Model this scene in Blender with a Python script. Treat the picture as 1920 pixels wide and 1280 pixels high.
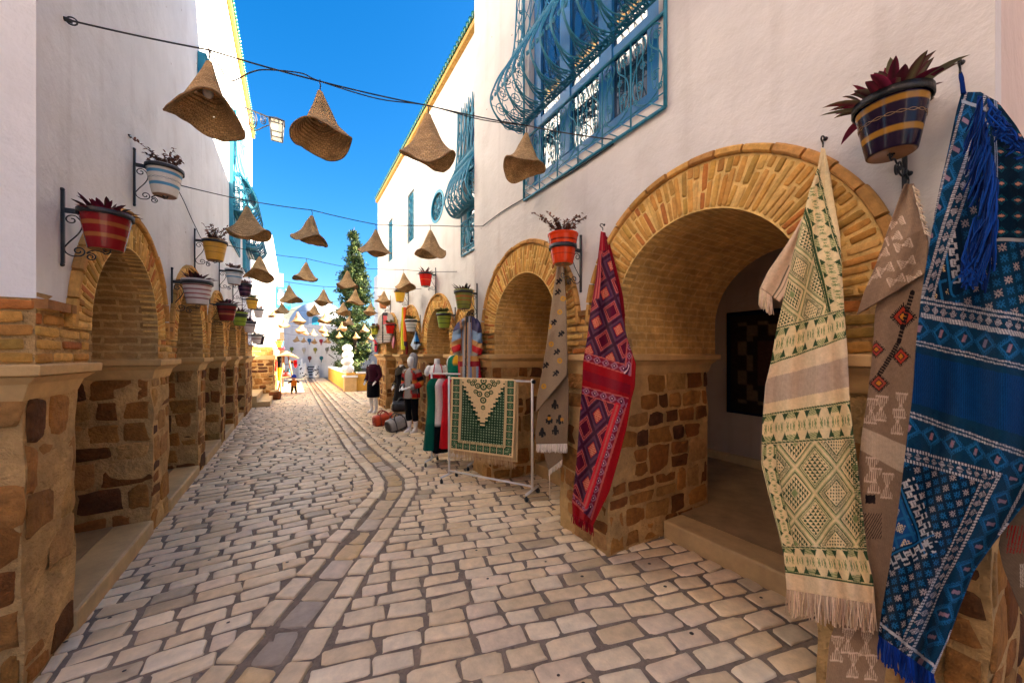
import bpy, bmesh, math, random
import numpy as np
from mathutils import Vector, Matrix, noise as mnoise
from mathutils.geometry import tessellate_polygon

for o in list(bpy.data.objects):
    bpy.data.objects.remove(o)
scene = bpy.context.scene
C = scene.collection
R = math.radians
PI = math.pi

# ------------------------------------------------------------------ camera
F, CX, CY, EYE = 690.0, 960.0, 664.0, 1.7
YAW = math.atan((960 - 548) / F)
SN, CS = math.sin(YAW), math.cos(YAW)
cam_data = bpy.data.cameras.new('camera')
cam = bpy.data.objects.new('camera', cam_data)
C.objects.link(cam)
cam.location = (0, 0, EYE)
cam.rotation_euler = (R(90), 0, -YAW)
cam_data.sensor_width = 36
cam_data.lens = F / 1920 * 36
cam_data.shift_y = (CY - 640) / 1920
cam_data.clip_start = 0.05
cam_data.clip_end = 3000
scene.camera = cam

# ------------------------------------------------------------------ sky, sun, exposure
SUN_EL, SUN_DIR = R(27.5), (3.5, -0.85)
world = bpy.data.worlds.new('World')
scene.world = world
world.use_nodes = True
wn = world.node_tree.nodes; wl = world.node_tree.links
for n in list(wn): wn.remove(n)
wo = wn.new('ShaderNodeOutputWorld'); bgn = wn.new('ShaderNodeBackground')
sky = wn.new('ShaderNodeTexSky'); sky.sky_type = 'NISHITA'
sky.sun_disc = False
sky.sun_elevation = SUN_EL
sky.sun_rotation = math.atan2(SUN_DIR[0], SUN_DIR[1])
sky.air_density = 1.0; sky.dust_density = 0.8; sky.ozone_density = 4.0
hs = wn.new('ShaderNodeHueSaturation'); hs.inputs['Saturation'].default_value = 1.35; hs.inputs['Value'].default_value = 0.66
wl.new(sky.outputs[0], hs.inputs['Color'])
wl.new(hs.outputs[0], bgn.inputs['Color'])
bgn.inputs['Strength'].default_value = 0.05
wl.new(bgn.outputs[0], wo.inputs['Surface'])
sd = bpy.data.lights.new('sun', 'SUN'); sd.energy = 5.0; sd.angle = R(0.5); sd.color = (1.0, 0.86, 0.68)
sun = bpy.data.objects.new('sun', sd); C.objects.link(sun)
_h = math.hypot(*SUN_DIR)
sv = Vector((SUN_DIR[0] / _h * math.cos(SUN_EL), SUN_DIR[1] / _h * math.cos(SUN_EL), math.sin(SUN_EL)))
sun.rotation_euler = (-sv).to_track_quat('-Z', 'Y').to_euler()
sun.location = (20, -5, 15)
vs = scene.view_settings
vs.view_transform = 'Standard'; vs.look = 'None'; vs.exposure = 3.42; vs.gamma = 1.0
scene.cycles.max_bounces = 10
scene.cycles.diffuse_bounces = 8
scene.cycles.use_denoising = True

# ------------------------------------------------------------------ image point -> place
def ray(px, py):
    u = (px - CX) / F
    return Vector((SN + u * CS, CS - u * SN, (CY - py) / F))
EYEV = Vector((0, 0, EYE))
def on_x(px, py, X):
    r = ray(px, py); return EYEV + r * (X / r.x)
def on_y(px, py, Y):
    r = ray(px, py); return EYEV + r * (Y / r.y)
def on_z(px, py, z=0.0):
    r = ray(px, py); return EYEV + r * ((z - EYE) / r.z)

# ------------------------------------------------------------------ helpers
def srgb(r, g, b):
    f = lambda c: (c / 255 / 12.92) if c / 255 <= 0.04045 else ((c / 255 + 0.055) / 1.055) ** 2.4
    return (f(r), f(g), f(b))

class MB:
    """collects faces (with a colour per vertex and optional uv) for one mesh"""
    def __init__(s):
        s.v = []; s.f = []; s.c = []; s.uv = []; s.m = []; s.sm = []
    def add(s, verts, faces, col=(1, 1, 1), uv=None, mat=0, smooth=False):
        b = len(s.v)
        s.v.extend([tuple(p) for p in verts])
        if isinstance(col, list): s.c.extend(col)
        else: s.c.extend([col] * len(verts))
        if uv is None: s.uv.extend([(0, 0)] * len(verts))
        else: s.uv.extend(uv)
        for f in faces:
            s.f.append(tuple(b + i for i in f)); s.m.append(mat); s.sm.append(smooth)
    def box(s, a, b, col=(1, 1, 1), mat=0, frame=None):
        x0, y0, z0 = a; x1, y1, z1 = b
        v = [(x0, y0, z0), (x1, y0, z0), (x1, y1, z0), (x0, y1, z0), (x0, y0, z1), (x1, y0, z1), (x1, y1, z1), (x0, y1, z1)]
        if frame is not None: v = [frame @ Vector(p) for p in v]
        s.add(v, [(0, 3, 2, 1), (4, 5, 6, 7), (0, 1, 5, 4), (1, 2, 6, 5), (2, 3, 7, 6), (3, 0, 4, 7)], col, None, mat)
    def quad(s, p0, p1, p2, p3, col=(1, 1, 1), mat=0):
        s.add([p0, p1, p2, p3], [(0, 1, 2, 3)], col, [(0, 0), (1, 0), (1, 1), (0, 1)], mat)
    def tube(s, path, r, n=6, col=(1, 1, 1), mat=0, cap=True, closed=False):
        P = [Vector(p) for p in path]; m = len(P)
        if m < 2: return
        rr = r if isinstance(r, (list, tuple)) else [r] * m
        V = []; up = None
        for i in range(m):
            a = P[i - 1] if (i > 0 or closed) else P[i]; b = P[(i + 1) % m] if (i < m - 1 or closed) else P[i]
            t = (b - a)
            if t.length < 1e-9: t = Vector((0, 0, 1))
            t.normalize()
            if up is None:
                up = Vector((0, 0, 1)) if abs(t.z) < 0.9 else Vector((1, 0, 0))
            up = up - t * up.dot(t)
            if up.length < 1e-6: up = t.orthogonal()
            up.normalize(); w = t.cross(up)
            for k in range(n):
                an = 2 * PI * k / n
                V.append(P[i] + (up * math.cos(an) + w * math.sin(an)) * rr[i])
        Fc = []
        for i in range(m if closed else m - 1):
            j = (i + 1) % m
            for k in range(n):
                Fc.append((i * n + k, i * n + (k + 1) % n, j * n + (k + 1) % n, j * n + k))
        if cap and not closed:
            Fc.append(tuple(range(n - 1, -1, -1))); Fc.append(tuple((m - 1) * n + k for k in range(n)))
        s.add(V, Fc, col, None, mat, True)
    def lathe(s, prof, n=24, col=(1, 1, 1), mat=0, origin=(0, 0, 0), cap0=False, cap1=False, fn=None, colfn=None):
        V = []; UV = []; L = 0; cc = []
        for i, (r, z) in enumerate(prof):
            if i: L += math.hypot(r - prof[i - 1][0], z - prof[i - 1][1])
            for k in range(n):
                an = 2 * PI * k / n
                p = Vector((r * math.cos(an), r * math.sin(an), z))
                if fn: p = fn(p, an, r, z)
                V.append(p + Vector(origin)); UV.append((k / n, L))
                cc.append(colfn(i, an) if colfn else col)
        Fc = [(i * n + k, i * n + (k + 1) % n, (i + 1) * n + (k + 1) % n, (i + 1) * n + k) for i in range(len(prof) - 1) for k in range(n)]
        if cap0: Fc.append(tuple(range(n - 1, -1, -1)))
        if cap1: Fc.append(tuple((len(prof) - 1) * n + k for k in range(n)))
        s.add(V, Fc, cc, UV, mat, True)
    def loft(s, rings, col=(1, 1, 1), mat=0, n=14, cap=True, colfn=None):
        """rings: (centre, rx, ry[, yaw]) ellipses stacked"""
        V = []; cc = []
        for i, rg in enumerate(rings):
            c = Vector(rg[0]); rx, ry = rg[1], rg[2]; yw = rg[3] if len(rg) > 3 else 0
            for k in range(n):
                an = 2 * PI * k / n
                x, y = rx * math.cos(an), ry * math.sin(an)
                V.append(c + Vector((x * math.cos(yw) - y * math.sin(yw), x * math.sin(yw) + y * math.cos(yw), 0)))
                cc.append(colfn(i, an) if colfn else col)
        Fc = [(i * n + k, i * n + (k + 1) % n, (i + 1) * n + (k + 1) % n, (i + 1) * n + k) for i in range(len(rings) - 1) for k in range(n)]
        if cap:
            Fc.append(tuple(range(n - 1, -1, -1))); Fc.append(tuple((len(rings) - 1) * n + k for k in range(n)))
        s.add(V, Fc, cc, None, mat, True)
    def ball(s, c, r, col=(1, 1, 1), mat=0, n=12, sx=1, sy=1, sz=1, wob=0, seed=0):
        m = max(5, n // 2); V = []; Fc = []
        for i in range(m + 1):
            th = PI * i / m
            for k in range(n):
                an = 2 * PI * k / n
                d = Vector((math.sin(th) * math.cos(an), math.sin(th) * math.sin(an), math.cos(th)))
                q = r * (1 + (wob * mnoise.noise(d * 1.7 + Vector((seed, seed * 2, 0))) if wob else 0))
                V.append((c[0] + d.x * q * sx, c[1] + d.y * q * sy, c[2] + d.z * q * sz))
        for i in range(m):
            for k in range(n):
                Fc.append((i * n + k, (i + 1) * n + k, (i + 1) * n + (k + 1) % n, i * n + (k + 1) % n))
        s.add(V, Fc, col, None, mat, True)
    def build(s, name, mats, parent=None):
        me = bpy.data.meshes.new(name)
        off = origin_of(parent)
        me.from_pydata([(p[0] - off[0], p[1] - off[1], p[2] - off[2]) for p in s.v], [], s.f)
        if not isinstance(mats, (list, tuple)): mats = [mats]
        for m in mats: me.materials.append(m)
        if len(mats) > 1: me.polygons.foreach_set('material_index', s.m)
        me.polygons.foreach_set('use_smooth', s.sm)
        ca = me.color_attributes.new('Col', 'FLOAT_COLOR', 'POINT')
        ca.data.foreach_set('color', np.concatenate([np.array(s.c, dtype=np.float32).reshape(-1, 3), np.ones((len(s.v), 1), np.float32)], 1).ravel())
        uvl = me.uv_layers.new(name='UVMap')
        li = np.empty(len(me.loops), dtype=np.int32); me.loops.foreach_get('vertex_index', li)
        uvl.data.foreach_set('uv', np.array(s.uv, dtype=np.float32)[li].ravel())
        me.validate(); me.update()
        o = bpy.data.objects.new(name, me); C.objects.link(o)
        if parent is not None: o.parent = parent
        return o

ORG = {}
def origin_of(p):
    if p is None: return (0, 0, 0)
    q = p
    while q is not None:
        if q.name in ORG: return ORG[q.name]
        q = q.parent
    return (0, 0, 0)
def thing(name, label, cat, loc=(0, 0, 0), group=None, world_parts=True, rotz=0):
    o = bpy.data.objects.new(name, None); C.objects.link(o)
    o.empty_display_size = 0.1
    o.location = loc; o.rotation_euler = (0, 0, rotz)
    o['label'] = label; o['category'] = cat
    if group: o['group'] = group
    ORG[o.name] = tuple(loc) if world_parts else (0, 0, 0)
    return o
def tag(o, label, cat, group=None):
    o['label'] = label; o['category'] = cat
    if group: o['group'] = group
    return o
def struct(name, mb, m, kind='structure'):
    o = mb.build(name, m); o['kind'] = kind; return o
def copy_tree(o, parent=None):
    c = o.copy(); C.objects.link(c)
    if parent is not None: c.parent = parent
    for ch in o.children: copy_tree(ch, c)
    return c
def recentre(o):
    """move a one-mesh thing's origin to its base"""
    me = o.data; n = len(me.vertices); a = np.empty(n * 3); me.vertices.foreach_get('co', a); a = a.reshape(-1, 3)
    c = np.array([a[:, 0].mean(), a[:, 1].mean(), a[:, 2].min()])
    me.vertices.foreach_set('co', (a - c).ravel()); o.location = Vector(o.location) + Vector(c); me.update()
    return o

# ------------------------------------------------------------------ materials
def mat(name, base=(0.5, 0.5, 0.5), rough=0.6, attr=False, metal=0.0, spec=0.5, noise=0.0, nscale=8.0, bump=0.0, bscale=60.0, bdist=0.01,
        coat=0.0, sheen=0.0, fine=0.0, finescale=300.0, trans=0.0, coords='Object', patch=0.0, pscale=0.9):
    m = bpy.data.materials.new(name); m.use_nodes = True
    nt = m.node_tree; N = nt.nodes; L = nt.links
    b = N['Principled BSDF']
    b.inputs['Roughness'].default_value = rough; b.inputs['Metallic'].default_value = metal
    b.inputs['Specular IOR Level'].default_value = spec
    b.inputs['Coat Weight'].default_value = coat; b.inputs['Coat Roughness'].default_value = 0.08
    b.inputs['Sheen Weight'].default_value = sheen
    tc = N.new('ShaderNodeTexCoord')
    if attr:
        at = N.new('ShaderNodeAttribute'); at.attribute_name = 'Col'; src = at.outputs['Color']
    else:
        rg = N.new('ShaderNodeRGB'); rg.outputs[0].default_value = (*base, 1); src = rg.outputs[0]
    if noise > 0:
        nz = N.new('ShaderNodeTexNoise'); nz.inputs['Scale'].default_value = nscale; nz.inputs['Detail'].default_value = 6; nz.inputs['Roughness'].default_value = 0.65
        L.new(tc.outputs[coords], nz.inputs['Vector'])
        mr = N.new('ShaderNodeMapRange'); mr.inputs[1].default_value = 0.25; mr.inputs[2].default_value = 0.75
        mr.inputs[3].default_value = 1 - noise; mr.inputs[4].default_value = 1 + noise
        L.new(nz.outputs['Fac'], mr.inputs[0])
        mx = N.new('ShaderNodeVectorMath'); mx.operation = 'SCALE'
        L.new(src, mx.inputs[0]); L.new(mr.outputs[0], mx.inputs['Scale']); src = mx.outputs[0]
    if patch > 0:
        n7 = N.new('ShaderNodeTexNoise'); n7.inputs['Scale'].default_value = pscale; n7.inputs['Detail'].default_value = 7; n7.inputs['Roughness'].default_value = 0.7
        L.new(tc.outputs[coords], n7.inputs['Vector'])
        m7 = N.new('ShaderNodeMapRange'); m7.inputs[1].default_value = 0.36; m7.inputs[2].default_value = 0.58; m7.inputs[3].default_value = 1 - patch; m7.inputs[4].default_value = 1.0
        L.new(n7.outputs['Fac'], m7.inputs[0])
        x7 = N.new('ShaderNodeVectorMath'); x7.operation = 'SCALE'
        L.new(src, x7.inputs[0]); L.new(m7.outputs[0], x7.inputs['Scale']); src = x7.outputs[0]
    L.new(src, b.inputs['Base Color'])
    hgt = None
    if bump > 0:
        n2 = N.new('ShaderNodeTexNoise'); n2.inputs['Scale'].default_value = bscale; n2.inputs['Detail'].default_value = 5; n2.inputs['Roughness'].default_value = 0.6
        L.new(tc.outputs[coords], n2.inputs['Vector'])
        bp = N.new('ShaderNodeBump'); bp.inputs['Strength'].default_value = bump; bp.inputs['Distance'].default_value = bdist
        L.new(n2.outputs['Fac'], bp.inputs['Height']); hgt = bp
        if fine > 0:
            n3 = N.new('ShaderNodeTexNoise'); n3.inputs['Scale'].default_value = finescale; n3.inputs['Detail'].default_value = 3
            L.new(tc.outputs[coords], n3.inputs['Vector'])
            b3 = N.new('ShaderNodeBump'); b3.inputs['Strength'].default_value = fine; b3.inputs['Distance'].default_value = 0.003
            L.new(n3.outputs['Fac'], b3.inputs['Height']); L.new(bp.outputs[0], b3.inputs['Normal']); hgt = b3
        L.new(hgt.outputs[0], b.inputs['Normal'])
    if trans > 0:
        b.inputs['Transmission Weight'].default_value = trans
    return m

def plaster_mat(name, base, stain=0.05):
    """lime-washed wall: broad trowel waves, fine grain, small brown chips"""
    m = mat(name, base, 0.85, noise=0.09, nscale=1.7, bump=0.6, bscale=5.0, bdist=0.035, fine=0.4, finescale=70, spec=0.2)
    nt = m.node_tree; N = nt.nodes; L = nt.links; b = N['Principled BSDF']
    src = b.inputs['Base Color'].links[0].from_socket
    tc = [n for n in N if n.type == 'TEX_COORD'][0]
    vo = N.new('ShaderNodeTexVoronoi'); vo.inputs['Scale'].default_value = 3.2; vo.inputs['Randomness'].default_value = 1
    nz = N.new('ShaderNodeTexNoise'); nz.inputs['Scale'].default_value = 2.2; nz.inputs['Detail'].default_value = 8
    ad = N.new('ShaderNodeVectorMath'); ad.operation = 'ADD'
    nv = N.new('ShaderNodeTexNoise'); nv.inputs['Scale'].default_value = 40
    sc = N.new('ShaderNodeVectorMath'); sc.operation = 'SCALE'; sc.inputs['Scale'].default_value = 0.03
    L.new(tc.outputs['Object'], nv.inputs['Vector']); L.new(nv.outputs['Color'], sc.inputs[0])
    L.new(tc.outputs['Object'], ad.inputs[0]); L.new(sc.outputs[0], ad.inputs[1]); L.new(ad.outputs[0], vo.inputs['Vector'])
    L.new(tc.outputs['Object'], nz.inputs['Vector'])
    lt = N.new('ShaderNodeMath'); lt.operation = 'LESS_THAN'; lt.inputs[1].default_value = 0.035
    L.new(vo.outputs['Distance'], lt.inputs[0])
    mx = N.new('ShaderNodeMix'); mx.data_type = 'RGBA'
    mx.inputs['B'].default_value = (0.22, 0.12, 0.07, 1)
    L.new(src, mx.inputs['A']); L.new(lt.outputs[0], mx.inputs['Factor'])
    m2 = N.new('ShaderNodeMix'); m2.data_type = 'RGBA'; m2.inputs['B'].default_value = (base[0] * 0.72, base[1] * 0.66, base[2] * 0.6, 1)
    mr = N.new('ShaderNodeMapRange'); mr.inputs[1].default_value = 0.56; mr.inputs[2].default_value = 0.8; mr.inputs[3].default_value = 0; mr.inputs[4].default_value = stain * 8
    L.new(nz.outputs['Fac'], mr.inputs[0]); L.new(mr.outputs[0], m2.inputs['Factor'])
    L.new(mx.outputs['Result'], m2.inputs['A'])
    mp = N.new('ShaderNodeMapping'); mp.inputs['Scale'].default_value = (5, 5, .3); L.new(tc.outputs['Object'], mp.inputs['Vector'])
    nd = N.new('ShaderNodeTexNoise'); nd.inputs['Scale'].default_value = 1.0; nd.inputs['Detail'].default_value = 6; L.new(mp.outputs[0], nd.inputs['Vector'])
    m3 = N.new('ShaderNodeMix'); m3.data_type = 'RGBA'; m3.inputs['B'].default_value = (base[0] * 0.62, base[1] * 0.58, base[2] * 0.54, 1)
    r3 = N.new('ShaderNodeMapRange'); r3.inputs[1].default_value = 0.55; r3.inputs[2].default_value = 0.82; r3.inputs[3].default_value = 0; r3.inputs[4].default_value = 0.42
    L.new(nd.outputs['Fac'], r3.inputs[0]); L.new(r3.outputs[0], m3.inputs['Factor']); L.new(m2.outputs['Result'], m3.inputs['A'])
    L.new(m3.outputs['Result'], b.inputs['Base Color'])
    return m

def uvbrick_mat(name, c1, c2, mortar, bw=0.24, rh=0.062, ms=0.010, bump=0.5):
    """brickwork laid along the mesh's own uv (metres)"""
    m = bpy.data.materials.new(name); m.use_nodes = True
    nt = m.node_tree; N = nt.nodes; L = nt.links; b = N['Principled BSDF']
    b.inputs['Roughness'].default_value = 0.9; b.inputs['Specular IOR Level'].default_value = 0.2
    tc = N.new('ShaderNodeTexCoord')
    nz = N.new('ShaderNodeTexNoise'); nz.inputs['Scale'].default_value = 14; nz.inputs['Detail'].default_value = 4
    L.new(tc.outputs['Object'], nz.inputs['Vector'])
    sb = N.new('ShaderNodeVectorMath'); sb.operation = 'SUBTRACT'; sb.inputs[1].default_value = (0.5, 0.5, 0.5)
    L.new(nz.outputs['Color'], sb.inputs[0])
    sc = N.new('ShaderNodeVectorMath'); sc.operation = 'SCALE'; sc.inputs['Scale'].default_value = 0.035
    L.new(sb.outputs[0], sc.inputs[0])
    ad = N.new('ShaderNodeVectorMath'); ad.operation = 'ADD'
    L.new(tc.outputs['UV'], ad.inputs[0]); L.new(sc.outputs[0], ad.inputs[1])
    br = N.new('ShaderNodeTexBrick'); br.inputs['Scale'].default_value = 1.0
    br.inputs['Brick Width'].default_value = bw; br.inputs['Row Height'].default_value = rh; br.inputs['Mortar Size'].default_value = ms
    br.inputs['Mortar Smooth'].default_value = 0.4; br.inputs['Bias'].default_value = 0.0
    br.inputs['Color1'].default_value = (*c1, 1); br.inputs['Color2'].default_value = (*c2, 1); br.inputs['Mortar'].default_value = (*mortar, 1)
    L.new(ad.outputs[0], br.inputs['Vector'])
    n2 = N.new('ShaderNodeTexNoise'); n2.inputs['Scale'].default_value = 9; n2.inputs['Detail'].default_value = 7; n2.inputs['Roughness'].default_value = 0.7
    L.new(tc.outputs['Object'], n2.inputs['Vector'])
    mr = N.new('ShaderNodeMapRange'); mr.inputs[1].default_value = 0.3; mr.inputs[2].default_value = 0.7; mr.inputs[3].default_value = 0.65; mr.inputs[4].default_value = 1.3
    L.new(n2.outputs['Fac'], mr.inputs[0])
    vm = N.new('ShaderNodeVectorMath'); vm.operation = 'SCALE'
    L.new(br.outputs['Color'], vm.inputs[0]); L.new(mr.outputs[0], vm.inputs['Scale']); L.new(vm.outputs[0], b.inputs['Base Color'])
    iv = N.new('ShaderNodeMath'); iv.operation = 'MULTIPLY_ADD'; iv.inputs[1].default_value = -1.0
    n5 = N.new('ShaderNodeTexNoise'); n5.inputs['Scale'].default_value = 60; n5.inputs['Detail'].default_value = 4
    L.new(tc.outputs['Object'], n5.inputs['Vector'])
    L.new(br.outputs['Fac'], iv.inputs[0]); L.new(n5.outputs['Fac'], iv.inputs[2])
    bp = N.new('ShaderNodeBump'); bp.inputs['Strength'].default_value = bump; bp.inputs['Distance'].default_value = 0.012
    L.new(iv.outputs[0], bp.inputs['Height']); L.new(bp.outputs[0], b.inputs['Normal'])
    return m

def straw_mat():
    """plaited straw: coils along the uv's v, strands across"""
    m = bpy.data.materials.new('plaited_straw'); m.use_nodes = True
    nt = m.node_tree; N = nt.nodes; L = nt.links; b = N['Principled BSDF']
    b.inputs['Roughness'].default_value = 0.8; b.inputs['Specular IOR Level'].default_value = 0.25
    tc = N.new('ShaderNodeTexCoord')
    mp = N.new('ShaderNodeMapping'); mp.inputs['Scale'].default_value = (38, 70, 1)
    L.new(tc.outputs['UV'], mp.inputs['Vector'])
    br = N.new('ShaderNodeTexBrick'); br.inputs['Scale'].default_value = 1
    br.inputs['Brick Width'].default_value = 1.0; br.inputs['Row Height'].default_value = 1.0; br.inputs['Mortar Size'].default_value = 0.09
    br.inputs['Mortar Smooth'].default_value = 0.6
    br.inputs['Color1'].default_value = (0.66, 0.42, 0.19, 1); br.inputs['Color2'].default_value = (0.48, 0.29, 0.125, 1); br.inputs['Mortar'].default_value = (0.22, 0.12, 0.05, 1)
    nz = N.new('ShaderNodeTexNoise'); nz.inputs['Scale'].default_value = 25; nz.inputs['Detail'].default_value = 3
    L.new(tc.outputs['Object'], nz.inputs['Vector'])
    sb = N.new('ShaderNodeVectorMath'); sb.operation = 'MULTIPLY_ADD'; sb.inputs[1].default_value = (0.9, 0.9, 0); 
    L.new(nz.outputs['Color'], sb.inputs[0]); L.new(mp.outputs[0], sb.inputs[2]); L.new(sb.outputs[0], br.inputs['Vector'])
    n2 = N.new('ShaderNodeTexNoise'); n2.inputs['Scale'].default_value = 7; n2.inputs['Detail'].default_value = 5
    L.new(tc.outputs['Object'], n2.inputs['Vector'])
    mr = N.new('ShaderNodeMapRange'); mr.inputs[1].default_value = 0.3; mr.inputs[2].default_value = 0.7; mr.inputs[3].default_value = 0.7; mr.inputs[4].default_value = 1.3
    L.new(n2.outputs['Fac'], mr.inputs[0])
    vm = N.new('ShaderNodeVectorMath'); vm.operation = 'SCALE'
    L.new(br.outputs['Color'], vm.inputs[0]); L.new(mr.outputs[0], vm.inputs['Scale']); L.new(vm.outputs[0], b.inputs['Base Color'])
    wv = N.new('ShaderNodeTexWave'); wv.bands_direction = 'Y'; wv.inputs['Scale'].default_value = 11; wv.inputs['Distortion'].default_value = 1.5; wv.inputs['Detail'].default_value = 2
    L.new(tc.outputs['UV'], wv.inputs['Vector'])
    iv = N.new('ShaderNodeMath'); iv.operation = 'SUBTRACT'; L.new(wv.outputs['Fac'], iv.inputs[0]); L.new(br.outputs['Fac'], iv.inputs[1])
    bp = N.new('ShaderNodeBump'); bp.inputs['Strength'].default_value = 0.8; bp.inputs['Distance'].default_value = 0.008
    L.new(iv.outputs[0], bp.inputs['Height']); L.new(bp.outputs[0], b.inputs['Normal'])
    # loose weave: pin holes that let the sky through
    vo = N.new('ShaderNodeTexVoronoi'); vo.inputs['Scale'].default_value = 75
    L.new(tc.outputs['Object'], vo.inputs['Vector'])
    n3 = N.new('ShaderNodeTexNoise'); n3.inputs['Scale'].default_value = 9
    L.new(tc.outputs['Object'], n3.inputs['Vector'])
    th = N.new('ShaderNodeMath'); th.operation = 'MULTIPLY'; th.inputs[1].default_value = 0.8
    s3 = N.new('ShaderNodeMath'); s3.operation = 'SUBTRACT'; s3.inputs[1].default_value = 0.42; L.new(n3.outputs['Fac'], s3.inputs[0]); L.new(s3.outputs[0], th.inputs[0])
    gt = N.new('ShaderNodeMath'); gt.operation = 'GREATER_THAN'; L.new(vo.outputs['Distance'], gt.inputs[0]); L.new(th.outputs[0], gt.inputs[1])
    L.new(gt.outputs[0], b.inputs['Alpha'])
    return m

M = {}
M['plaster'] = plaster_mat('lime_plaster', (0.66, 0.625, 0.585), 0.05)
M['plaster_old'] = plaster_mat('weathered_plaster', (0.66, 0.53, 0.45), 0.06)
M['plaster_cool'] = plaster_mat('cool_lime_plaster', (0.76, 0.745, 0.725), 0.05)
M['mortar'] = mat('lime_mortar', (0.56, 0.345, 0.14), 0.95, noise=0.35, nscale=5, bump=1.0, bscale=14, bdist=0.05, fine=0.7, finescale=90, spec=0.15, patch=0.35, pscale=2.2)
M['stone'] = mat('rubble_stone', attr=True, rough=0.9, noise=0.4, nscale=14, bump=0.9, bscale=30, bdist=0.03, fine=0.6, finescale=140, spec=0.2, patch=0.25, pscale=2.5)
M['brick'] = mat('brick', attr=True, rough=0.9, noise=0.3, nscale=22, bump=0.8, bscale=45, bdist=0.01, fine=0.5, finescale=200, spec=0.2)
M['vault'] = uvbrick_mat('vault_brick', (0.62, 0.37, 0.12), (0.52, 0.30, 0.095), (0.66, 0.43, 0.17))
M['vault_dark'] = uvbrick_mat('old_vault_brick', (0.48, 0.29, 0.11), (0.34, 0.195, 0.075), (0.56, 0.37, 0.16), rh=0.07, ms=0.014)
M['moulding'] = mat('limestone', (0.60, 0.385, 0.165), 0.85, noise=0.2, nscale=6, bump=0.5, bscale=18, bdist=0.01, fine=0.3, spec=0.2)
M['step'] = mat('worn_step_stone', (0.52, 0.35, 0.16), 0.6, noise=0.25, nscale=5, bump=0.35, bscale=12, bdist=0.01, fine=0.2)
M['tilefloor'] = mat('arcade_floor', (0.30, 0.20, 0.10), 0.5, noise=0.35, nscale=5, bump=0.3, bscale=9)
M['cobble'] = mat('cobble_stone', attr=True, rough=0.42, noise=0.2, nscale=11, bump=0.5, bscale=26, bdist=0.008, fine=0.5, finescale=90, spec=0.5, patch=0.16)
M['joint'] = mat('joint_sand', (0.235, 0.178, 0.13), 0.9, noise=0.35, nscale=9, bump=1.0, bscale=35, bdist=0.02, fine=0.6, finescale=180)
M['iron'] = mat('black_iron', (0.012, 0.011, 0.012), 0.45, metal=0.0, spec=0.5, noise=0.3, nscale=40, bump=0.3, bscale=120)
M['blue_iron'] = mat('blue_painted_iron', (0.010, 0.19, 0.30), 0.42, noise=0.2, nscale=25, bump=0.3, bscale=90)
M['blue_wood'] = mat('blue_painted_wood', (0.004, 0.17, 0.43), 0.4, noise=0.12, nscale=9, bump=0.2, bscale=40)
M['teal_wood'] = mat('teal_painted_wood', (0.012, 0.24, 0.36), 0.45, noise=0.12, nscale=9)
M['glass'] = mat('window_glass', (0.02, 0.05, 0.09), 0.03, spec=1.0, coat=1.0)
M['fabric'] = mat('woven_wool', attr=True, rough=0.95, noise=0.16, nscale=60, bump=0.6, bscale=160, bdist=0.004, sheen=0.03, spec=0.1, fine=0.4, finescale=420)
M['yarn'] = mat('yarn', attr=True, rough=0.95, noise=0.15, nscale=80, sheen=0.03, spec=0.1)
M['glaze'] = mat('glazed_pot', attr=True, rough=0.17, coat=0.0, spec=0.22, noise=0.10, nscale=12, bump=0.12, bscale=14)
M['paint_pot'] = mat('painted_pot', attr=True, rough=0.5, coat=0.1, noise=0.14, nscale=14, bump=0.3, bscale=50)
M['soil'] = mat('potting_soil', (0.03, 0.02, 0.014), 1.0, bump=1.0, bscale=60)
M['leaf'] = mat('leaf', attr=True, rough=0.65, noise=0.2, nscale=20, spec=0.2)
M['straw'] = straw_mat()
M['straw_edge'] = mat('straw_edge', (0.30, 0.17, 0.07), 0.85, noise=0.4, nscale=90, bump=0.8, bscale=120)
M['wire'] = mat('black_cable', (0.02, 0.018, 0.018), 0.55)
M['bulb'] = mat('frosted_bulb', (0.75, 0.72, 0.66), 0.25, spec=0.5)
M['white_metal'] = mat('white_painted_metal', (0.72, 0.70, 0.68), 0.35, noise=0.06, nscale=10)
M['rubber'] = mat('black_rubber', (0.015, 0.015, 0.016), 0.6)
M['mannequin'] = mat('white_plastic', (0.78, 0.76, 0.74), 0.4)
M['leather'] = mat('leather', attr=True, rough=0.42, noise=0.2, nscale=20, bump=0.3, bscale=70)
M['white_stone'] = mat('white_painted_stone', (0.80, 0.79, 0.76), 0.7, noise=0.05, nscale=6, bump=0.5, bscale=10, bdist=0.03)
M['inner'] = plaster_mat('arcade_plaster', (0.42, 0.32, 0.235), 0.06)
M['ochre'] = plaster_mat('ochre_plaster', (0.62, 0.33, 0.055), 0.05)
M['coping'] = mat('white_coping', (0.76, 0.73, 0.68), 0.7, noise=0.06)
M['wood'] = mat('pale_wood', (0.42, 0.235, 0.11), 0.7, noise=0.3, nscale=15, bump=0.3, bscale=40)
M['green_tile'] = mat('green_glazed_tile', (0.02, 0.13, 0.055), 0.25, coat=0.6, noise=0.3, nscale=12)
M['ochre_tile'] = mat('ochre_brick_course', (0.50, 0.27, 0.05), 0.7, noise=0.25, nscale=20)
M['bark'] = mat('bark', (0.10, 0.065, 0.04), 0.95, noise=0.4, nscale=12, bump=1.0, bscale=25, bdist=0.03)
M['skin'] = mat('skin', (0.48, 0.27, 0.17), 0.55)
M['attr'] = mat('painted', attr=True, rough=0.55, noise=0.08, nscale=15)
M['dark'] = mat('dark_recess', (0.05, 0.042, 0.036), 0.9, noise=0.3, nscale=4)
M['ground'] = mat('dusty_ground', (0.33, 0.28, 0.22), 0.95, noise=0.2, nscale=0.5)
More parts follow.
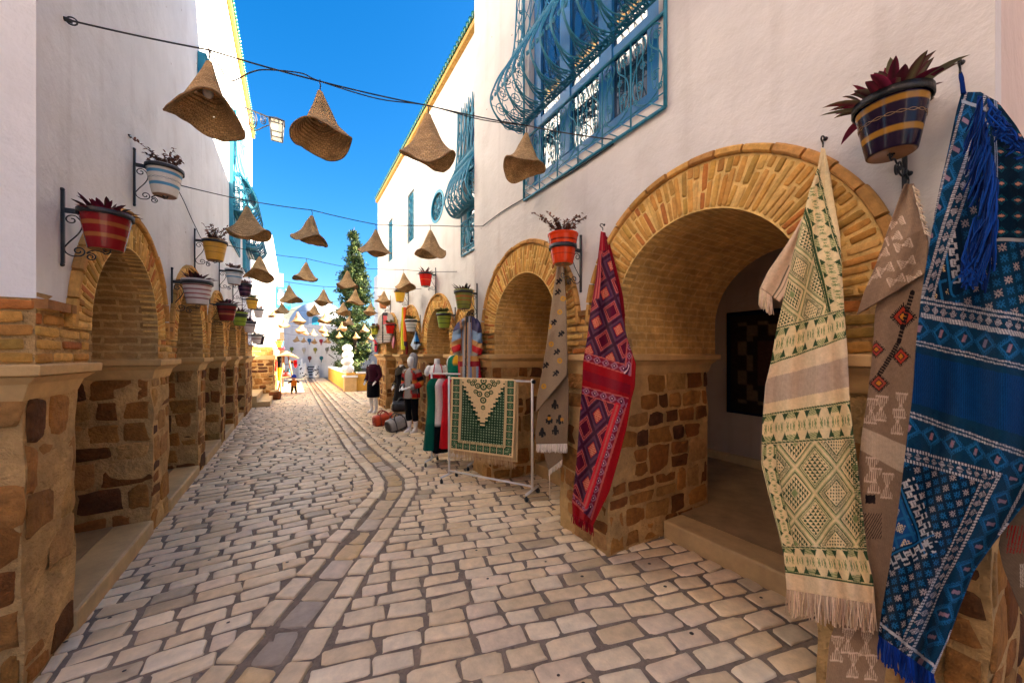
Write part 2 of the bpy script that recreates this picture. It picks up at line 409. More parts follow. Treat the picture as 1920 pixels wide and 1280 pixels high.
M['hill'] = mat('hill_scrub', (0.16, 0.17, 0.13), 1.0, noise=0.35, nscale=0.05)
M['milk_glass'] = mat('milk_glass', (0.36, 0.32, 0.24), 0.35)
M['dome'] = plaster_mat('pale_blue_plaster', (0.50, 0.51, 0.54), 0.03)
# ================================================================== masonry
rnd = random.Random(7)
STONES = [srgb(156,106,52), srgb(164,114,60), srgb(142, 92, 46), srgb(126, 78, 38), srgb(160, 112, 58), srgb(106, 66, 34), srgb(172, 126, 72), srgb(96, 60, 38), srgb(150, 98, 48), srgb(180, 138, 84)]
BRICKS = [srgb(204, 156, 82), srgb(192, 144, 72), srgb(212, 168, 94), srgb(180, 128, 62), srgb(198, 150, 76), srgb(204, 150, 76), srgb(172, 134, 66), srgb(196, 142, 70), srgb(182, 112, 56)]
def jit(c, a, r=rnd):
    k = 1 + r.uniform(-a, a)
    return (c[0] * k, c[1] * k * (1 + r.uniform(-.04, .04)), c[2] * k * (1 + r.uniform(-.08, .08)))
def blob(mb, o, U, V, N, cu, cv, a, b, h, col, n=14, ex=0.35, wob=0.10, r=rnd, rings=((1.0, -0.3), (0.97, 0.45), (0.86, 0.9), (0.55, 1.0))):
    """one stone: irregular rounded rectangle standing h proud of a face"""
    ph = r.random() * 100; rot = r.uniform(-.06, .06)
    verts = []
    for (sc, hh) in rings:
        for k in range(n):
            an = 2 * PI * (k + .5) / n
            ca, sa = math.cos(an), math.sin(an)
            x = math.copysign(abs(ca) ** ex, ca); y = math.copysign(abs(sa) ** ex, sa)
            q = sc * (1 + wob * mnoise.noise(Vector((ca * 1.3 + ph, sa * 1.3, ph))))
            x, y = x * q * a, y * q * b
            x, y = x * math.cos(rot) - y * math.sin(rot), x * math.sin(rot) + y * math.cos(rot)
            z = h * hh * (1 + 0.35 * mnoise.noise(Vector((x * 9 + ph, y * 9, 3))) * (hh > 0))
            verts.append(o + U * (cu + x) + V * (cv + y) + N * z)
    verts.append(o + U * cu + V * cv + N * h)
    R_ = len(rings); fc = []
    for i in range(R_ - 1):
        for k in range(n):
            fc.append((i * n + k, i * n + (k + 1) % n, (i + 1) * n + (k + 1) % n, (i + 1) * n + k))
    for k in range(n): fc.append(((R_ - 1) * n + k, (R_ - 1) * n + (k + 1) % n, R_ * n))
    mb.add(verts, fc, col, None, 0, True)
def rubble(mb, o, U, V, N, W, H, r, rows=(0.15, 0.27), lens=(0.14, 0.36), gap=0.016, skip=0.10, h=0.012, pal=STONES, wob=0.30, ex=0.42):
    y = 0.01
    while y < H - 0.05:
        rh = min(r.uniform(*rows), H - y)
        if H - y - rh < 0.06: rh = H - y
        x = -r.uniform(0, 0.12)
        while x < W - 0.03:
            ln = r.uniform(*lens); x0 = max(x, 0.004); x1 = min(x + ln, W - 0.004)
            if W - x1 < 0.07: x1 = W - 0.004
            if x1 - x0 > 0.05 and r.random() > skip:
                k = 2 if (rh > 0.2 and r.random() < .3) else 1
                for i in range(k):
                    hh = rh / k
                    a = (x1 - x0) / 2 - gap * r.uniform(.5, 1.3); b = hh / 2 - gap * r.uniform(.4, 1.2)
                    if a > .02 and b > .015:
                        blob(mb, o, U, V, N, (x0 + x1) / 2, y + hh * (i + .5) + r.uniform(-.008, .008), a, b, h * r.uniform(.35, 1.2), (lambda c_: tuple(a_ * 1.0 + b_ * .0 for a_, b_ in zip(c_, (.50, .30, .12))))(jit(r.choice(pal), .18, r)), ex=ex, wob=wob, r=r)
            x = x1 if x1 < W - 0.01 else W
            if x >= W - 0.01: break
        y += rh
def bricks(mb, o, U, V, N, W, H, r, rh=0.066, bw=0.21, h=0.009, skip=0.04):
    y = 0.0; row = 0
    n = max(1, round(H / rh)); rh = H / n
    for row in range(n):
        x = -bw * (0.5 if row % 2 else 0) - r.uniform(0, .05)
        while x < W:
            ln = bw * r.uniform(.75, 1.2); x0 = max(x, 0.0); x1 = min(x + ln, W)
            if x1 - x0 > .035 and r.random() > skip:
                blob(mb, o, U, V, N, (x0 + x1) / 2, (row + .5) * rh + r.uniform(-.003, .003), (x1 - x0) / 2 - r.uniform(.004, .010), rh / 2 - r.uniform(.006, .012), h * r.uniform(.5, 1.3), jit(r.choice(BRICKS), .16, r), n=12, ex=.3, wob=.10, r=r, rings=((1.0, -.3), (.95, .7), (.8, 1)))
            x += ln
def rough_box(mb, a, b, step=0.09, amp=0.012, col=(1, 1, 1), skip_top=True):
    """box whose faces are gridded and pushed about by noise"""
    a = Vector(a); b = Vector(b); d = b - a
    def face(o, U, V):
        nu = max(1, int(U.length / step)); nv = max(1, int(V.length / step)); vs_ = []
        for j in range(nv + 1):
            for i in range(nu + 1):
                p = o + U * (i / nu) + V * (j / nv)
                q = p * 4.0
                p = p + Vector((mnoise.noise(q), mnoise.noise(q + Vector((31, 7, 2))), mnoise.noise(q + Vector((3, 57, 12))) * .3)) * amp * 2
                vs_.append(p)
        mb.add(vs_, [(j * (nu + 1) + i, j * (nu + 1) + i + 1, (j + 1) * (nu + 1) + i + 1, (j + 1) * (nu + 1) + i) for j in range(nv) for i in range(nu)], col, None, 0, True)
    X, Y, Z = Vector((d.x, 0, 0)), Vector((0, d.y, 0)), Vector((0, 0, d.z))
    face(a, X, Z); face(a + X, Y, Z); face(a + X + Y, -X, Z); face(a + Y, -Y, Z)
    if not skip_top: face(a + Z, X, Y)

class Arcade:
    """a street front carried on piers and brick arches; sg=+1 the inside lies towards +x"""
    def __init__(s, name, label, X, sg, Y0, Y1, ztop, arches, piers, zb, zm, depth=1.4, core=7.0, seed=1, pm='plaster', floor_off=0.66, fz=0.16, detail=1, zc_mould=0.17, corr=3.1, vault='vault', near_face=False, holes=()):
        s.X, s.sg, s.Y0, s.Y1, s.zm, s.zb = X, sg, Y0, Y1, zm, zb
        root = s.root = thing(name, label, 'building', (X, Y0, 0))
        r = random.Random(seed); N = Vector((-sg, 0, 0)); U = Vector((0, 1, 0)); V = Vector((0, 0, 1))
        ox = lambda d: X + sg * d
        # --- rendered upper wall, cut along the arch rings
        poly = [(Y0, zb)]
        for (yc, zc, ri, ro) in arches:
            dz = zb - zc; hw = math.sqrt(max(0, ro * ro - dz * dz)); a0 = math.atan2(dz, -hw); a1 = math.atan2(dz, hw)
            for i in range(41):
                an = a0 + (a1 - a0) * i / 40
                y = yc + ro * math.cos(an); z = zc + ro * math.sin(an)
                if Y0 + .001 < y < Y1 - .001: poly.append((y, z))
        poly += [(Y1, zb), (Y1, ztop), (Y0, ztop)]
        mb = MB()
        rings = [poly] + [list(h) for h in holes]
        tri = tessellate_polygon([[Vector((y, z, 0)) for y, z in rg] for rg in rings])
        mb.add([(X, y, z) for rg in rings for y, z in rg], [tuple(t) for t in tri])
        for rg in rings:
            n = len(rg)
            for i in range(n):
                (y, z), (y2, z2) = rg[i], rg[(i + 1) % n]
                mb.add([(X, y, z), (X, y2, z2), (ox(.13), y2, z2), (ox(.13), y, z)], [(0, 1, 2, 3)])
        w = mb.build('plaster_wall', M[pm], root)
        # --- body of the building behind the front
        mb = MB(); x0, x1 = sorted((ox(.132), ox(core)))
        mb.box((x0, Y0 + .005, corr), (x1, Y1 - .005, ztop - .01))
        mb.build('upper_storey', M[pm if not near_face else near_face], root)
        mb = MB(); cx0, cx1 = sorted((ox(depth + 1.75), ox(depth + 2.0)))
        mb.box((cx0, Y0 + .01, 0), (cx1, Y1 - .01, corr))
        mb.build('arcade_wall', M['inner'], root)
        mb = MB(); xa, xb = sorted((ox(floor_off + .28), ox(depth + 1.75)))
        mb.box((xa, Y0 + .12, -.02), (xb, Y1 - .12, fz - .004)); mb.build('arcade_floor', M['tilefloor'], root)
        xa, xb = sorted((ox(floor_off), ox(floor_off + .28)))
        for (yc, zc, ri, ro) in arches:
            mb = MB(); mb.box((xa, yc - ri - .06, -.02), (xb, yc + ri + .06, fz))
            st = mb.build('step', M['step'], root)
            bv = st.modifiers.new('bevel', 'BEVEL'); bv.width = .018; bv.segments = 2
        # --- arches
        for (yc, zc, ri, ro) in arches:
            mb = MB()                                        # ring: mortar bed, then voussoir bricks
            na = 40; xf = ox(-.012); base = []
            for i in range(na + 1):
                an = PI * i / na
                for q in (ri, ro - .045):
                    base.append((xf, yc + q * math.cos(an), zc + q * math.sin(an)))
            mb.add(base, [(2 * i, 2 * i + 1, 2 * i + 3, 2 * i + 2) for i in range(na)], srgb(224, 186, 114))
            # edge of the bed, back into the wall
            for rr_, dirn in ((ro - .045, 1), (ri, -1)):
                e = []
                for i in range(na + 1):
                    an = PI * i / na
                    e += [(xf, yc + rr_ * math.cos(an), zc + rr_ * math.sin(an)), (ox(.09), yc + rr_ * math.cos(an), zc + rr_ * math.sin(an))]
                mb.add(e, [(2 * i, 2 * i + 1, 2 * i + 3, 2 * i + 2) for i in range(na)], srgb(224, 186, 114))
            nb = int(PI * (ri + ro) / 2 / (.046 if detail else .07))
            for i in range(nb):
                an = PI * (i + .5) / nb + r.uniform(-.008, .008)
                rad = Vector((0, math.cos(an), math.sin(an))); tan = Vector((0, -math.sin(an), math.cos(an)))
                wd = PI * ri / nb * .5
                cuts = [ri + .004, ro - .05]
                if r.random() < .75: cuts.insert(1, ri + (ro - ri) * r.choice((.38, .5, .62)) + r.uniform(-.02, .02))
                for c0, c1 in zip(cuts[:-1], cuts[1:]):
                    cm = (c0 + c1) / 2; hw = wd * (cm / ri) * r.uniform(.62, .84)
                    blob(mb, Vector((xf, yc, zc)), rad, tan, N, cm, 0, (c1 - c0) / 2 - .004, hw, .007 * r.uniform(.3, 1.5), jit(r.choice(BRICKS), .15, r), n=10 if detail else 8, ex=.3, wob=.12, r=r, rings=((1, -.3), (.94, .7), (.78, 1)))
            mb.build('arch_ring', M['brick'], root)
            mb = MB()                                        # hood course of brick laid round the ring
            nh = int(PI * ro / .17)
            for i in range(nh):
                a0, a1 = PI * (i + .04) / nh, PI * (i + .96) / nh
                rr0, rr1 = ro - .045, ro + .004 + r.uniform(-.003, .004); pr = .042 + r.uniform(-.006, .004)
                vs_ = []
                for j in range(4):
                    an = a0 + (a1 - a0) * j / 3
                    for (q, p) in ((rr0, -.0), (rr0 + .004, pr * .8), (rr0 + .012, pr), (rr1 - .01, pr), (rr1, pr * .75), (rr1, -.06)):
                        vs_.append((ox(-p), yc + q * math.cos(an), zc + q * math.sin(an)))
                fc = [(j * 6 + k, j * 6 + k + 1, (j + 1) * 6 + k + 1, (j + 1) * 6 + k) for j in range(3) for k in range(5)] + [(0, 1, 2, 3, 4, 5), (23, 22, 21, 20, 19, 18)]
                mb.add(vs_, fc, jit(srgb(196, 146, 80), .16, r))
            mb.build('hood_course', M['brick'], root)
            mb = MB()                                        # the barrel of the passage
            prof = [(yc + ri, zm)] + [(yc + ri * math.cos(PI * i / 36), zc + ri * math.sin(PI * i / 36)) for i in range(37)] + [(yc - ri, zm)]
            L = 0; vs_ = []; uv = []
            for i, (y, z) in enumerate(prof):
                if i: L += math.hypot(y - prof[i - 1][0], z - prof[i - 1][1])
                for d in (-.012, depth):
                    vs_.append((ox(d), y, z)); uv.append((d, L))
            mb.add(vs_, [(2 * i, 2 * i + 1, 2 * i + 3, 2 * i + 2) for i in range(len(prof) - 1)], uv=uv, smooth=True)
            mb.build('barrel_vault', M[vault], root)
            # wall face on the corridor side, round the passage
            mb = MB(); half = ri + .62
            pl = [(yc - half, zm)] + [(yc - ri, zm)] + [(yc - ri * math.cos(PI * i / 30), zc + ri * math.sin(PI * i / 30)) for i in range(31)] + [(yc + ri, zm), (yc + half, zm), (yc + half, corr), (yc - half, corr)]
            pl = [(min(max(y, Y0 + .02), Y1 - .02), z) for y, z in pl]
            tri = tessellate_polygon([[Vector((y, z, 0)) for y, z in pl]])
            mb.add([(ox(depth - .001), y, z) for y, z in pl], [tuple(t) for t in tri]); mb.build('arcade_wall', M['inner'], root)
        # --- piers: rubble below, limestone moulding, brick above
        for pi_, (ya, yb, pr) in enumerate(piers):
            xa, xb = sorted((ox(-pr), ox(depth)))
            mb = MB(); rough_box(mb, (xa, ya, -.03), (xb, yb, zm - .15), step=.06, amp=.011); 
            pm_ = mb.build('pier', M['mortar'], root)
            mb = MB(); hs_ = zm - .17
            near = detail and pi_ < 4
            g = dict(skip=.14 if detail else .12, h=.013, wob=.36, ex=.34)
            rubble(mb, Vector((ox(-pr), ya, 0)), U, V, N, yb - ya, hs_, r, **g)
            rubble(mb, Vector((ox(-pr), ya, 0)), Vector((sg, 0, 0)), V, Vector((0, -1, 0)), depth + pr, hs_, r, **g)
            if near: rubble(mb, Vector((ox(-pr), yb, 0)), Vector((sg, 0, 0)), V, Vector((0, 1, 0)), depth + pr, hs_, r, **g)
            mb.build('rubble_stones', M['stone'], pm_)
            mb = MB(); lv = [(zm - .185, .004), (zm - .165, .012), (zm - .10, .03), (zm - .062, .068), (zm - .060, .05), (zm - .055, .088), (zm - .006, .092), (zm, .085)]
            vs_ = []
            for (z, e) in lv:
                for (x, y) in ((xa - e, ya - e), (xb + e, ya - e), (xb + e, yb + e), (xa - e, yb + e)):
                    q = Vector((x, y, z)); vs_.append(q + Vector((mnoise.noise(q * 3), mnoise.noise(q * 3 + Vector((9, 9, 9))), 0)) * .006)
            k = len(lv)
            mb.add(vs_, [(i * 4 + j, i * 4 + (j + 1) % 4, (i + 1) * 4 + (j + 1) % 4, (i + 1) * 4 + j) for i in range(k - 1) for j in range(4)] + [tuple((k - 1) * 4 + j for j in range(4)), (3, 2, 1, 0)])
            mo = mb.build('moulding', M['moulding'], root)
            b2 = mo.modifiers.new('bevel', 'BEVEL'); b2.width = .006; b2.segments = 2
        # brick between moulding and plaster
        edges = [Y0] + [e for (yc, zc, ri, ro) in arches for e in (yc - ri, yc + ri)] + [Y1]
        for i in range(0, len(edges), 2):
            ya, yb = max(edges[i], Y0), min(edges[i + 1], Y1)
            if yb - ya < .05: continue
            top = max(zb + .03, max(a[1] for a in arches) + .1)
            mb = MB(); xa, xb = sorted((ox(.004), ox(depth - .01)))
            rough_box(mb, (xa, ya + .004, zm - .02), (xb, yb - .004, top), amp=.004)
            bm_ = mb.build('brick_spandrel', M['mortar'], root)
            mb = MB()
            bricks(mb, Vector((ox(.004), ya, zm)), U, V, N, yb - ya, zb - zm, r)
            if i == 0 or detail: bricks(mb, Vector((ox(.004), ya, zm)), Vector((sg, 0, 0)), V, Vector((0, -1, 0)), depth - .02, zb - zm, r) if i == 0 else None
            if mb.v: mb.build('brick_courses', M['brick'], bm_)
        # ledge of cut bricks under the plaster tips
        for i in range(0, len(edges), 2):
            mb = MB()
            if i == 0: ya, yb = Y0, arches[0][0] - math.sqrt(max(0, arches[0][3] ** 2 - (zb - arches[0][1]) ** 2))
            elif i == len(edges) - 2: ya, yb = arches[-1][0] + math.sqrt(max(0, arches[-1][3] ** 2 - (zb - arches[-1][1]) ** 2)), Y1
            else:
                k = i // 2; ya = arches[k - 1][0] + .95 * arches[k - 1][3]; yb = arches[k][0] - .95 * arches[k][3]
            y = ya
            while y < yb - .02:
                y2 = min(y + r.uniform(.16, .24), yb)
                xa, xb = sorted((ox(-.03 - r.uniform(0, .012)), ox(.02)))
                rough_box(mb, (xa, y + .001, zb - .05), (xb, y2 - .001, zb - .002), .04, .004, jit(srgb(150, 105, 60), .2, r), False); y = y2
            if mb.v: mb.build('brick_ledge', M['brick'], root)
        for nm, ya, yb in (('end_wall', Y0 + .004, Y0 + .12), ('end_wall', Y1 - .12, Y1 - .004)):
            mb = MB(); xa, xb = sorted((ox(.085), ox(core))); mb.box((xa, ya, zb), (xb, yb, corr - .002))
            xa, xb = sorted((ox(depth + 1.76), ox(core))); mb.box((xa, ya, 0), (xb, yb, zb - .002)); mb.build(nm, M[pm if not near_face else near_face], root)

# ------------------------------------------------------------------ buildings
rect = lambda a, b, c, d: [(a, c), (b, c), (b, d), (a, d)]
OVAL = [(7.11 + .37 * math.cos(2 * PI * i / 36), 4.66 + .30 * math.sin(2 * PI * i / 36)) for i in range(36)]
LX, RX, BX = -1.10, 2.30, 2.50
right_near = Arcade('arcade_building', 'white building on the right with the big blue bay grille above two wide brick arches', RX, 1, 0.26, 4.93, 9.6,
    [(1.50, 1.98, .66, 1.01), (3.62, 1.98, .66, 1.02)], [(0.27, 0.80, .02), (2.24, 2.90, .015), (4.34, 4.92, .02)], 2.10, 1.7, seed=11, near_face='plaster_old', holes=[rect(1.76, 3.48, 3.56, 5.9)])
right_far = Arcade('arcade_building', 'white building with an oval blue window and green tiled roof edge beyond the striped jacket', BX, 1, 4.94, 13.1, 6.92,
    [(5.42, 1.93, .5, .78), (7.09, 1.96, .66, .95), (9.08, 1.96, .66, .95), (11.05, 1.96, .66, .95)],
    [(5.95, 6.40, .02), (7.78, 8.40, .02), (9.76, 10.38, .02), (11.74, 13.08, .02)], 2.1, 1.7, seed=23, detail=0, floor_off=.1, holes=[OVAL, rect(8.77, 9.34, 4.47, 5.68), rect(10.95, 11.5, 4.47, 5.68), rect(4.98, 5.80, 3.42, 5.75)])
left_main = Arcade('arcade_building', 'long white building on the left with five brick arches below its sunlit upper wall', LX, -1, 2.80, 14.3, 8.65,
    [(4.03, 1.85, .67, .95), (6.05, 1.85, .67, .95), (7.95, 1.85, .64, .92), (9.77, 1.85, .60, .88), (11.67, 1.85, .60, .88)],
    [(2.82, 3.33, -.05), (4.77, 5.32, -.05), (6.76, 7.27, -.05), (8.62, 9.15, -.04), (10.40, 11.05, -.03), (12.29, 14.28, .0)], 1.98, 1.65, seed=5, pm='plaster_cool', floor_off=.03, fz=.13, near_face='plaster_old', vault='vault_dark', holes=[rect(9.5, 10.8, 4.15, 6.6), rect(11.85, 13.1, 4.05, 6.2), rect(6.48, 6.92, 5.05, 5.72)])

# glazed tile edge along the roofs
def tile_edge(root, X, sg, Y0, Y1, z, far_end=True):
    mb = MB(); n = int((Y1 - Y0) / .105)
    for i in range(n):
        y = Y0 + (Y1 - Y0) * (i + .5) / n
        mb.tube([(X + sg * .05, y, z + .075), (X - sg * .10, y, z + .015)], .044, 8)
    mb.build('roof_tiles', M['green_tile'], root)
    mb = MB(); xa, xb = sorted((X + sg * .02, X - sg * .075))
    m = int((Y1 - Y0) / .22)
    for i in range(m):
        ya = Y0 + (Y1 - Y0) * i / m; mb.box((xa, ya + .004, z - .11), (xb, ya + (Y1 - Y0) / m - .004, z - .035), jit((1, 1, 1), .1))
    mb.build('eaves_course', M['ochre_tile'], root)
    mb = MB(); xa, xb = sorted((X + sg * .06, X + sg * .35)); mb.box((xa, Y0, z - .05), (xb, Y1, z + .20)); mb.build('parapet', M['coping'], root)
tile_edge(right_far.root, BX, 1, 4.95, 13.1, 6.95)
tile_edge(left_main.root, LX, -1, 4.2, 14.3, 8.68)

# hanging cloths deep inside the near arcade, low skirting
mb = MB(); mb.box((5.37, .5, .16), (5.447, 4.8, .27)); mb.build('skirting', M['step'], right_near.root)

# far left building: sunlit near face, stone pier, steps
b3 = thing('townhouse', 'bright sunlit white house with a stone corner pier and steps beyond the left arcade', 'building', (-0.66, 17.3, 0))
mb = MB(); mb.box((-7, 17.3, 1.98), (-.68, 25.0, 6.4)); mb.build('plaster_wall', M['plaster_cool'], b3)
r_ = random.Random(3)
mb = MB(); rough_box(mb, (-1.9, 17.25, 0), (-.64, 25.0, 1.5), amp=.014); pr_ = mb.build('pier', M['mortar'], b3)
mb = MB(); rubble(mb, Vector((-1.9, 17.25, 0)), Vector((1, 0, 0)), Vector((0, 0, 1)), Vector((0, -1, 0)), 1.26, 1.48, r_, skip=.05)
rubble(mb, Vector((-.64, 17.25, 0)), Vector((0, 1, 0)), Vector((0, 0, 1)), Vector((1, 0, 0)), 4, 1.48, r_, skip=.05); mb.build('rubble_stones', M['stone'], pr_)
mb = MB(); mb.box((-1.95, 17.2, 1.5), (-.59, 25.02, 1.66)); mb.build('moulding', M['moulding'], b3)
mb = MB(); rough_box(mb, (-1.9, 17.28, 1.64), (-.665, 25.0, 2.0), amp=.004); bs_ = mb.build('brick_spandrel', M['mortar'], b3)
mb = MB(); bricks(mb, Vector((-1.9, 17.28, 1.66)), Vector((1, 0, 0)), Vector((0, 0, 1)), Vector((0, -1, 0)), 1.23, .32, r_); mb.build('brick_courses', M['brick'], bs_)
mb = MB(); mb.box((-6, 14.35, 0), (-1.9, 17.2, 4.6)); mb.build('link_wall', M['plaster'], b3)
mb = MB(); mb.box((-1.9, 14.31, 0), (-.62, 17.2, .17)); st = mb.build('step', M['step'], b3)
mb = MB(); mb.box((-1.9, 14.33, .171), (-.98, 17.2, .36)); mb.build('step', M['step'], b3)
mb = MB(); mb.box((-.68, 23.2, .0), (-.42, 23.5, 6.0)); mb.build('buttress', M['plaster_cool'], b3)

# end of the street
bk = thing('courtyard_wall', 'low white wall closing the street, hung with coloured pots', 'wall', (1.5, 30.4, 0))
mb = MB(); mb.box((-5, 30.4, 0), (3.2, 30.75, 3.85)); mb.box((3.2, 30.42, 0), (9.5, 30.7, 3.3)); mb.build('plaster_wall', M['plaster_cool'], bk)
mb = MB(); mb.box((3.95, 30.38, .95), (4.75, 30.419, 2.1)); wf = mb.build('window', M['blue_wood'], bk)
mb = MB(); mb.box((4.03, 30.365, 1.03), (4.67, 30.379, 2.02)); mb.build('pane', M['glass'], wf)
dm = thing('domed_building', 'white domed shrine with a small arched blue window behind the courtyard wall', 'building', (1.9, 37, 0))
mb = MB(); prof = [(2.55 * math.cos(a * PI / 2 / 12), 4.0 + 2.5 * math.sin(a * PI / 2 / 12)) for a in range(13)]; prof[-1] = (.01, 6.5)
mb.lathe([(2.55, 0)] + prof, 40, origin=(2.2, 38.2, 0)); mb.build('dome', M['dome'], dm)
mb = MB(); mb.box((1.2, 35.4, 0), (4.6, 35.9, 4.9)); mb.lathe([(.9, 4.9), (.9, 5.0), (.62, 5.5), (.3, 5.75), (.01, 5.82)], 24, origin=(2.1, 35.9, 0)); mb.build('porch', M['plaster_cool'], dm)
mb = MB(); aw = [(1.42, 4.15), (1.98, 4.15)] + [(1.70 + .28 * math.cos(PI * i / 12), 4.62 + .28 * math.sin(PI * i / 12)) for i in range(13)]
mb.add([(x, 35.37, z) for x, z in aw], [tuple(range(len(aw)))]); mb.add([(x, 35.37, z) for x, z in aw] + [(x, 35.42, z) for x, z in aw], [(i, (i + 1) % len(aw), len(aw) + (i + 1) % len(aw), len(aw) + i) for i in range(len(aw))]); mb.build('window', M['teal_wood'], dm)

# planter with the white stacked-stone column at its corner
pl_ = thing('planter_wall', 'yellow ochre planter wall with white coping beside the tree', 'wall', (2.2, 18.3, 0))
mb = MB(); mb.box((2.12, 18.75, 0), (2.42, 28.2, .80)); mb.box((2.55, 18.3, 0), (6.2, 18.6, .80)); mb.build('wall', M['ochre'], pl_)
mb = MB(); mb.box((2.08, 18.78, .801), (2.46, 28.3, .87)); mb.box((2.58, 18.26, .801), (6.2, 18.64, .87)); mb.build('coping', M['coping'], pl_)
mb = MB(); mb.box((2.03, 18.2, 0), (2.54, 18.72, .64)); mb.build('corner_pier', M['moulding'], pl_)
mb = MB(); mb.box((1.98, 18.15, .641), (2.59, 18.77, .73)); mb.build('pier_cap', M['coping'], pl_)
mb = MB(); mb.box((2.43, 18.65, 0), (6.2, 28.2, .7)); mb.build('bed', M['soil'], pl_)
hb = thing('unseen_side_house', 'unseen house added behind the near end of the arcade with the blue rug, blocking the sun', 'building', (3.6, -1.9, 0))
mb = MB(); mb.box((3.6, -9, 0), (30, -1.9, 10)); mb.build('wall', M['plaster_old'], hb)  # added out of view to keep sun off the arcade's near end
hb = thing('unseen_side_house', 'unseen house added across the alley from the left arcade, cutting the sky light', 'building', (-2.8, 1.0, 0))
mb = MB(); mb.box((-10, -8, 0), (-2.8, 1.0, 8)); mb.build('wall', M['plaster_old'], hb)  # added behind the camera to cut sky light from the back
# houses added out of view east of the little square, shaped to shade it
eb = thing('unseen_east_house', 'unseen low house added on the east side of the square for its shadow', 'building', (8.5, 16, 0))
mb = MB(); mb.box((8.5, 15.85, 0), (14, 27.4, 3.9)); mb.build('wall', M['plaster'], eb)
mb = MB(); mb.box((8.45, 15.85, 3.901), (14.1, 27.4, 4.0)); mb.build('roof', M['coping'], eb)
eb = thing('unseen_east_house', 'unseen taller house added on the east side for its shadow, joined to the arcade with the oval window', 'building', (8.5, 13.2, 0))
mb = MB(); mb.box((8.5, 13.15, 0), (14, 15.8, 6.8)); mb.build('wall', M['plaster'], eb)  # added to stop sun leaking through between the houses
eb = thing('unseen_east_house', 'unseen tallest house added on the east side behind the conifer, shading the end wall', 'building', (6.0, 27.6, 0))
mb = MB(); mb.box((6.0, 27.6, 0), (13, 33, 8.2)); mb.build('wall', M['plaster'], eb)  # added out of view to put the end wall in shade

# ------------------------------------------------------------------ ground
mb = MB(); mb.box((-1500, -300, -.5), (1500, 2500, -.05)); struct('ground', mb, M['ground'])
GUT = [(-1.30, .30), (.125, 2.915), (1.10, 4.70), (1.20, 5.1), (1.19, 5.6), (1.12, 7), (1.07, 11), (1.02, 24), (1.0, 31)]
def gut_x(y):
    if y <= GUT[0][1]: 
        (x0, y0), (x1, y1) = GUT[0], GUT[1]
        return x0 + (x1 - x0) * (y - y0) / (y1 - y0)
    for (x0, y0), (x1, y1) in zip(GUT[:-1], GUT[1:]):
        if y <= y1: return x0 + (x1 - x0) * (y - y0) / (y1 - y0)
    return GUT[-1][0]
def gut_dist(x, y):
    best = 9
    for (x0, y0), (x1, y1) in zip(GUT[:-1], GUT[1:]):
        dx, dy = x1 - x0, y1 - y0; t = max(0, min(1, ((x - x0) * dx + (y - y0) * dy) / (dx * dx + dy * dy)))
        best = min(best, math.hypot(x - x0 - t * dx, y - y0 - t * dy))
    return best
# joint bed with slow undulation and the gutter hollow
mb = MB(); xs = np.arange(-2.0, 4.01, .1); ys = list(np.arange(-1.0, 14, .1)) + list(np.arange(14, 31.6, .5))
vs_ = []
for y in ys:
    for x in xs:
        g = gut_dist(x, y)
        vs_.append((x, y, -.004 + .004 * mnoise.noise(Vector((x * 2, y * 2, 0))) - (.028 * max(0, 1 - g / .16) if y < 26 else 0)))
nx = len(xs)
mb.add(vs_, [(j * nx + i, j * nx + i + 1, (j + 1) * nx + i + 1, (j + 1) * nx + i) for j in range(len(ys) - 1) for i in range(nx - 1)], smooth=True)
struct('street', mb, M['joint'])
COB = [srgb(240, 216, 178), srgb(234, 208, 168), srgb(244, 222, 186), srgb(228, 200, 158), srgb(238, 212, 178), srgb(232, 204, 162), srgb(240, 214, 174)]
cob = MB(); rc = random.Random(99); ZV = Vector((0, 0, 1))
def cobble(cx, cy, a, b, ang, z=0.0, near=True, pal=COB):
    U = Vector((math.cos(ang), math.sin(ang), 0)); V = Vector((-math.sin(ang), math.cos(ang), 0))
    tilt = Vector((rc.uniform(-.022, .022), rc.uniform(-.022, .022), 1)).normalized()
    o = Vector((cx, cy, z - .016 + rc.uniform(-.004, .004)))
    U2 = (U - tilt * U.dot(tilt)).normalized(); V2 = tilt.cross(U2)
    blob(cob, o, U2, V2, tilt, 0, 0, a, b, .022, (lambda c_, k_: (c_[0] * k_, c_[1] * k_, c_[2] * k_))(rc.choice(pal), rc.uniform(.88, 1.06) * (.68 if rc.random() < .06 else 1)), n=16 if near else 8, ex=.22 if near else .3, wob=.19 if near else .1, r=rc,
         rings=((1.0, -.2), (.985, .55), (.955, .90), (.93, .97), (.55, 1.0)) if near else ((1.0, 0), (.93, .95)))
def drilled(x, y, z):
    n = 9; q = rc.uniform(.009, .015)
    cob.add([(x + q * math.cos(2 * PI * k / n), y + q * math.sin(2 * PI * k / n) * .9, z) for k in range(n)], [tuple(range(n))], (.035, .026, .02))
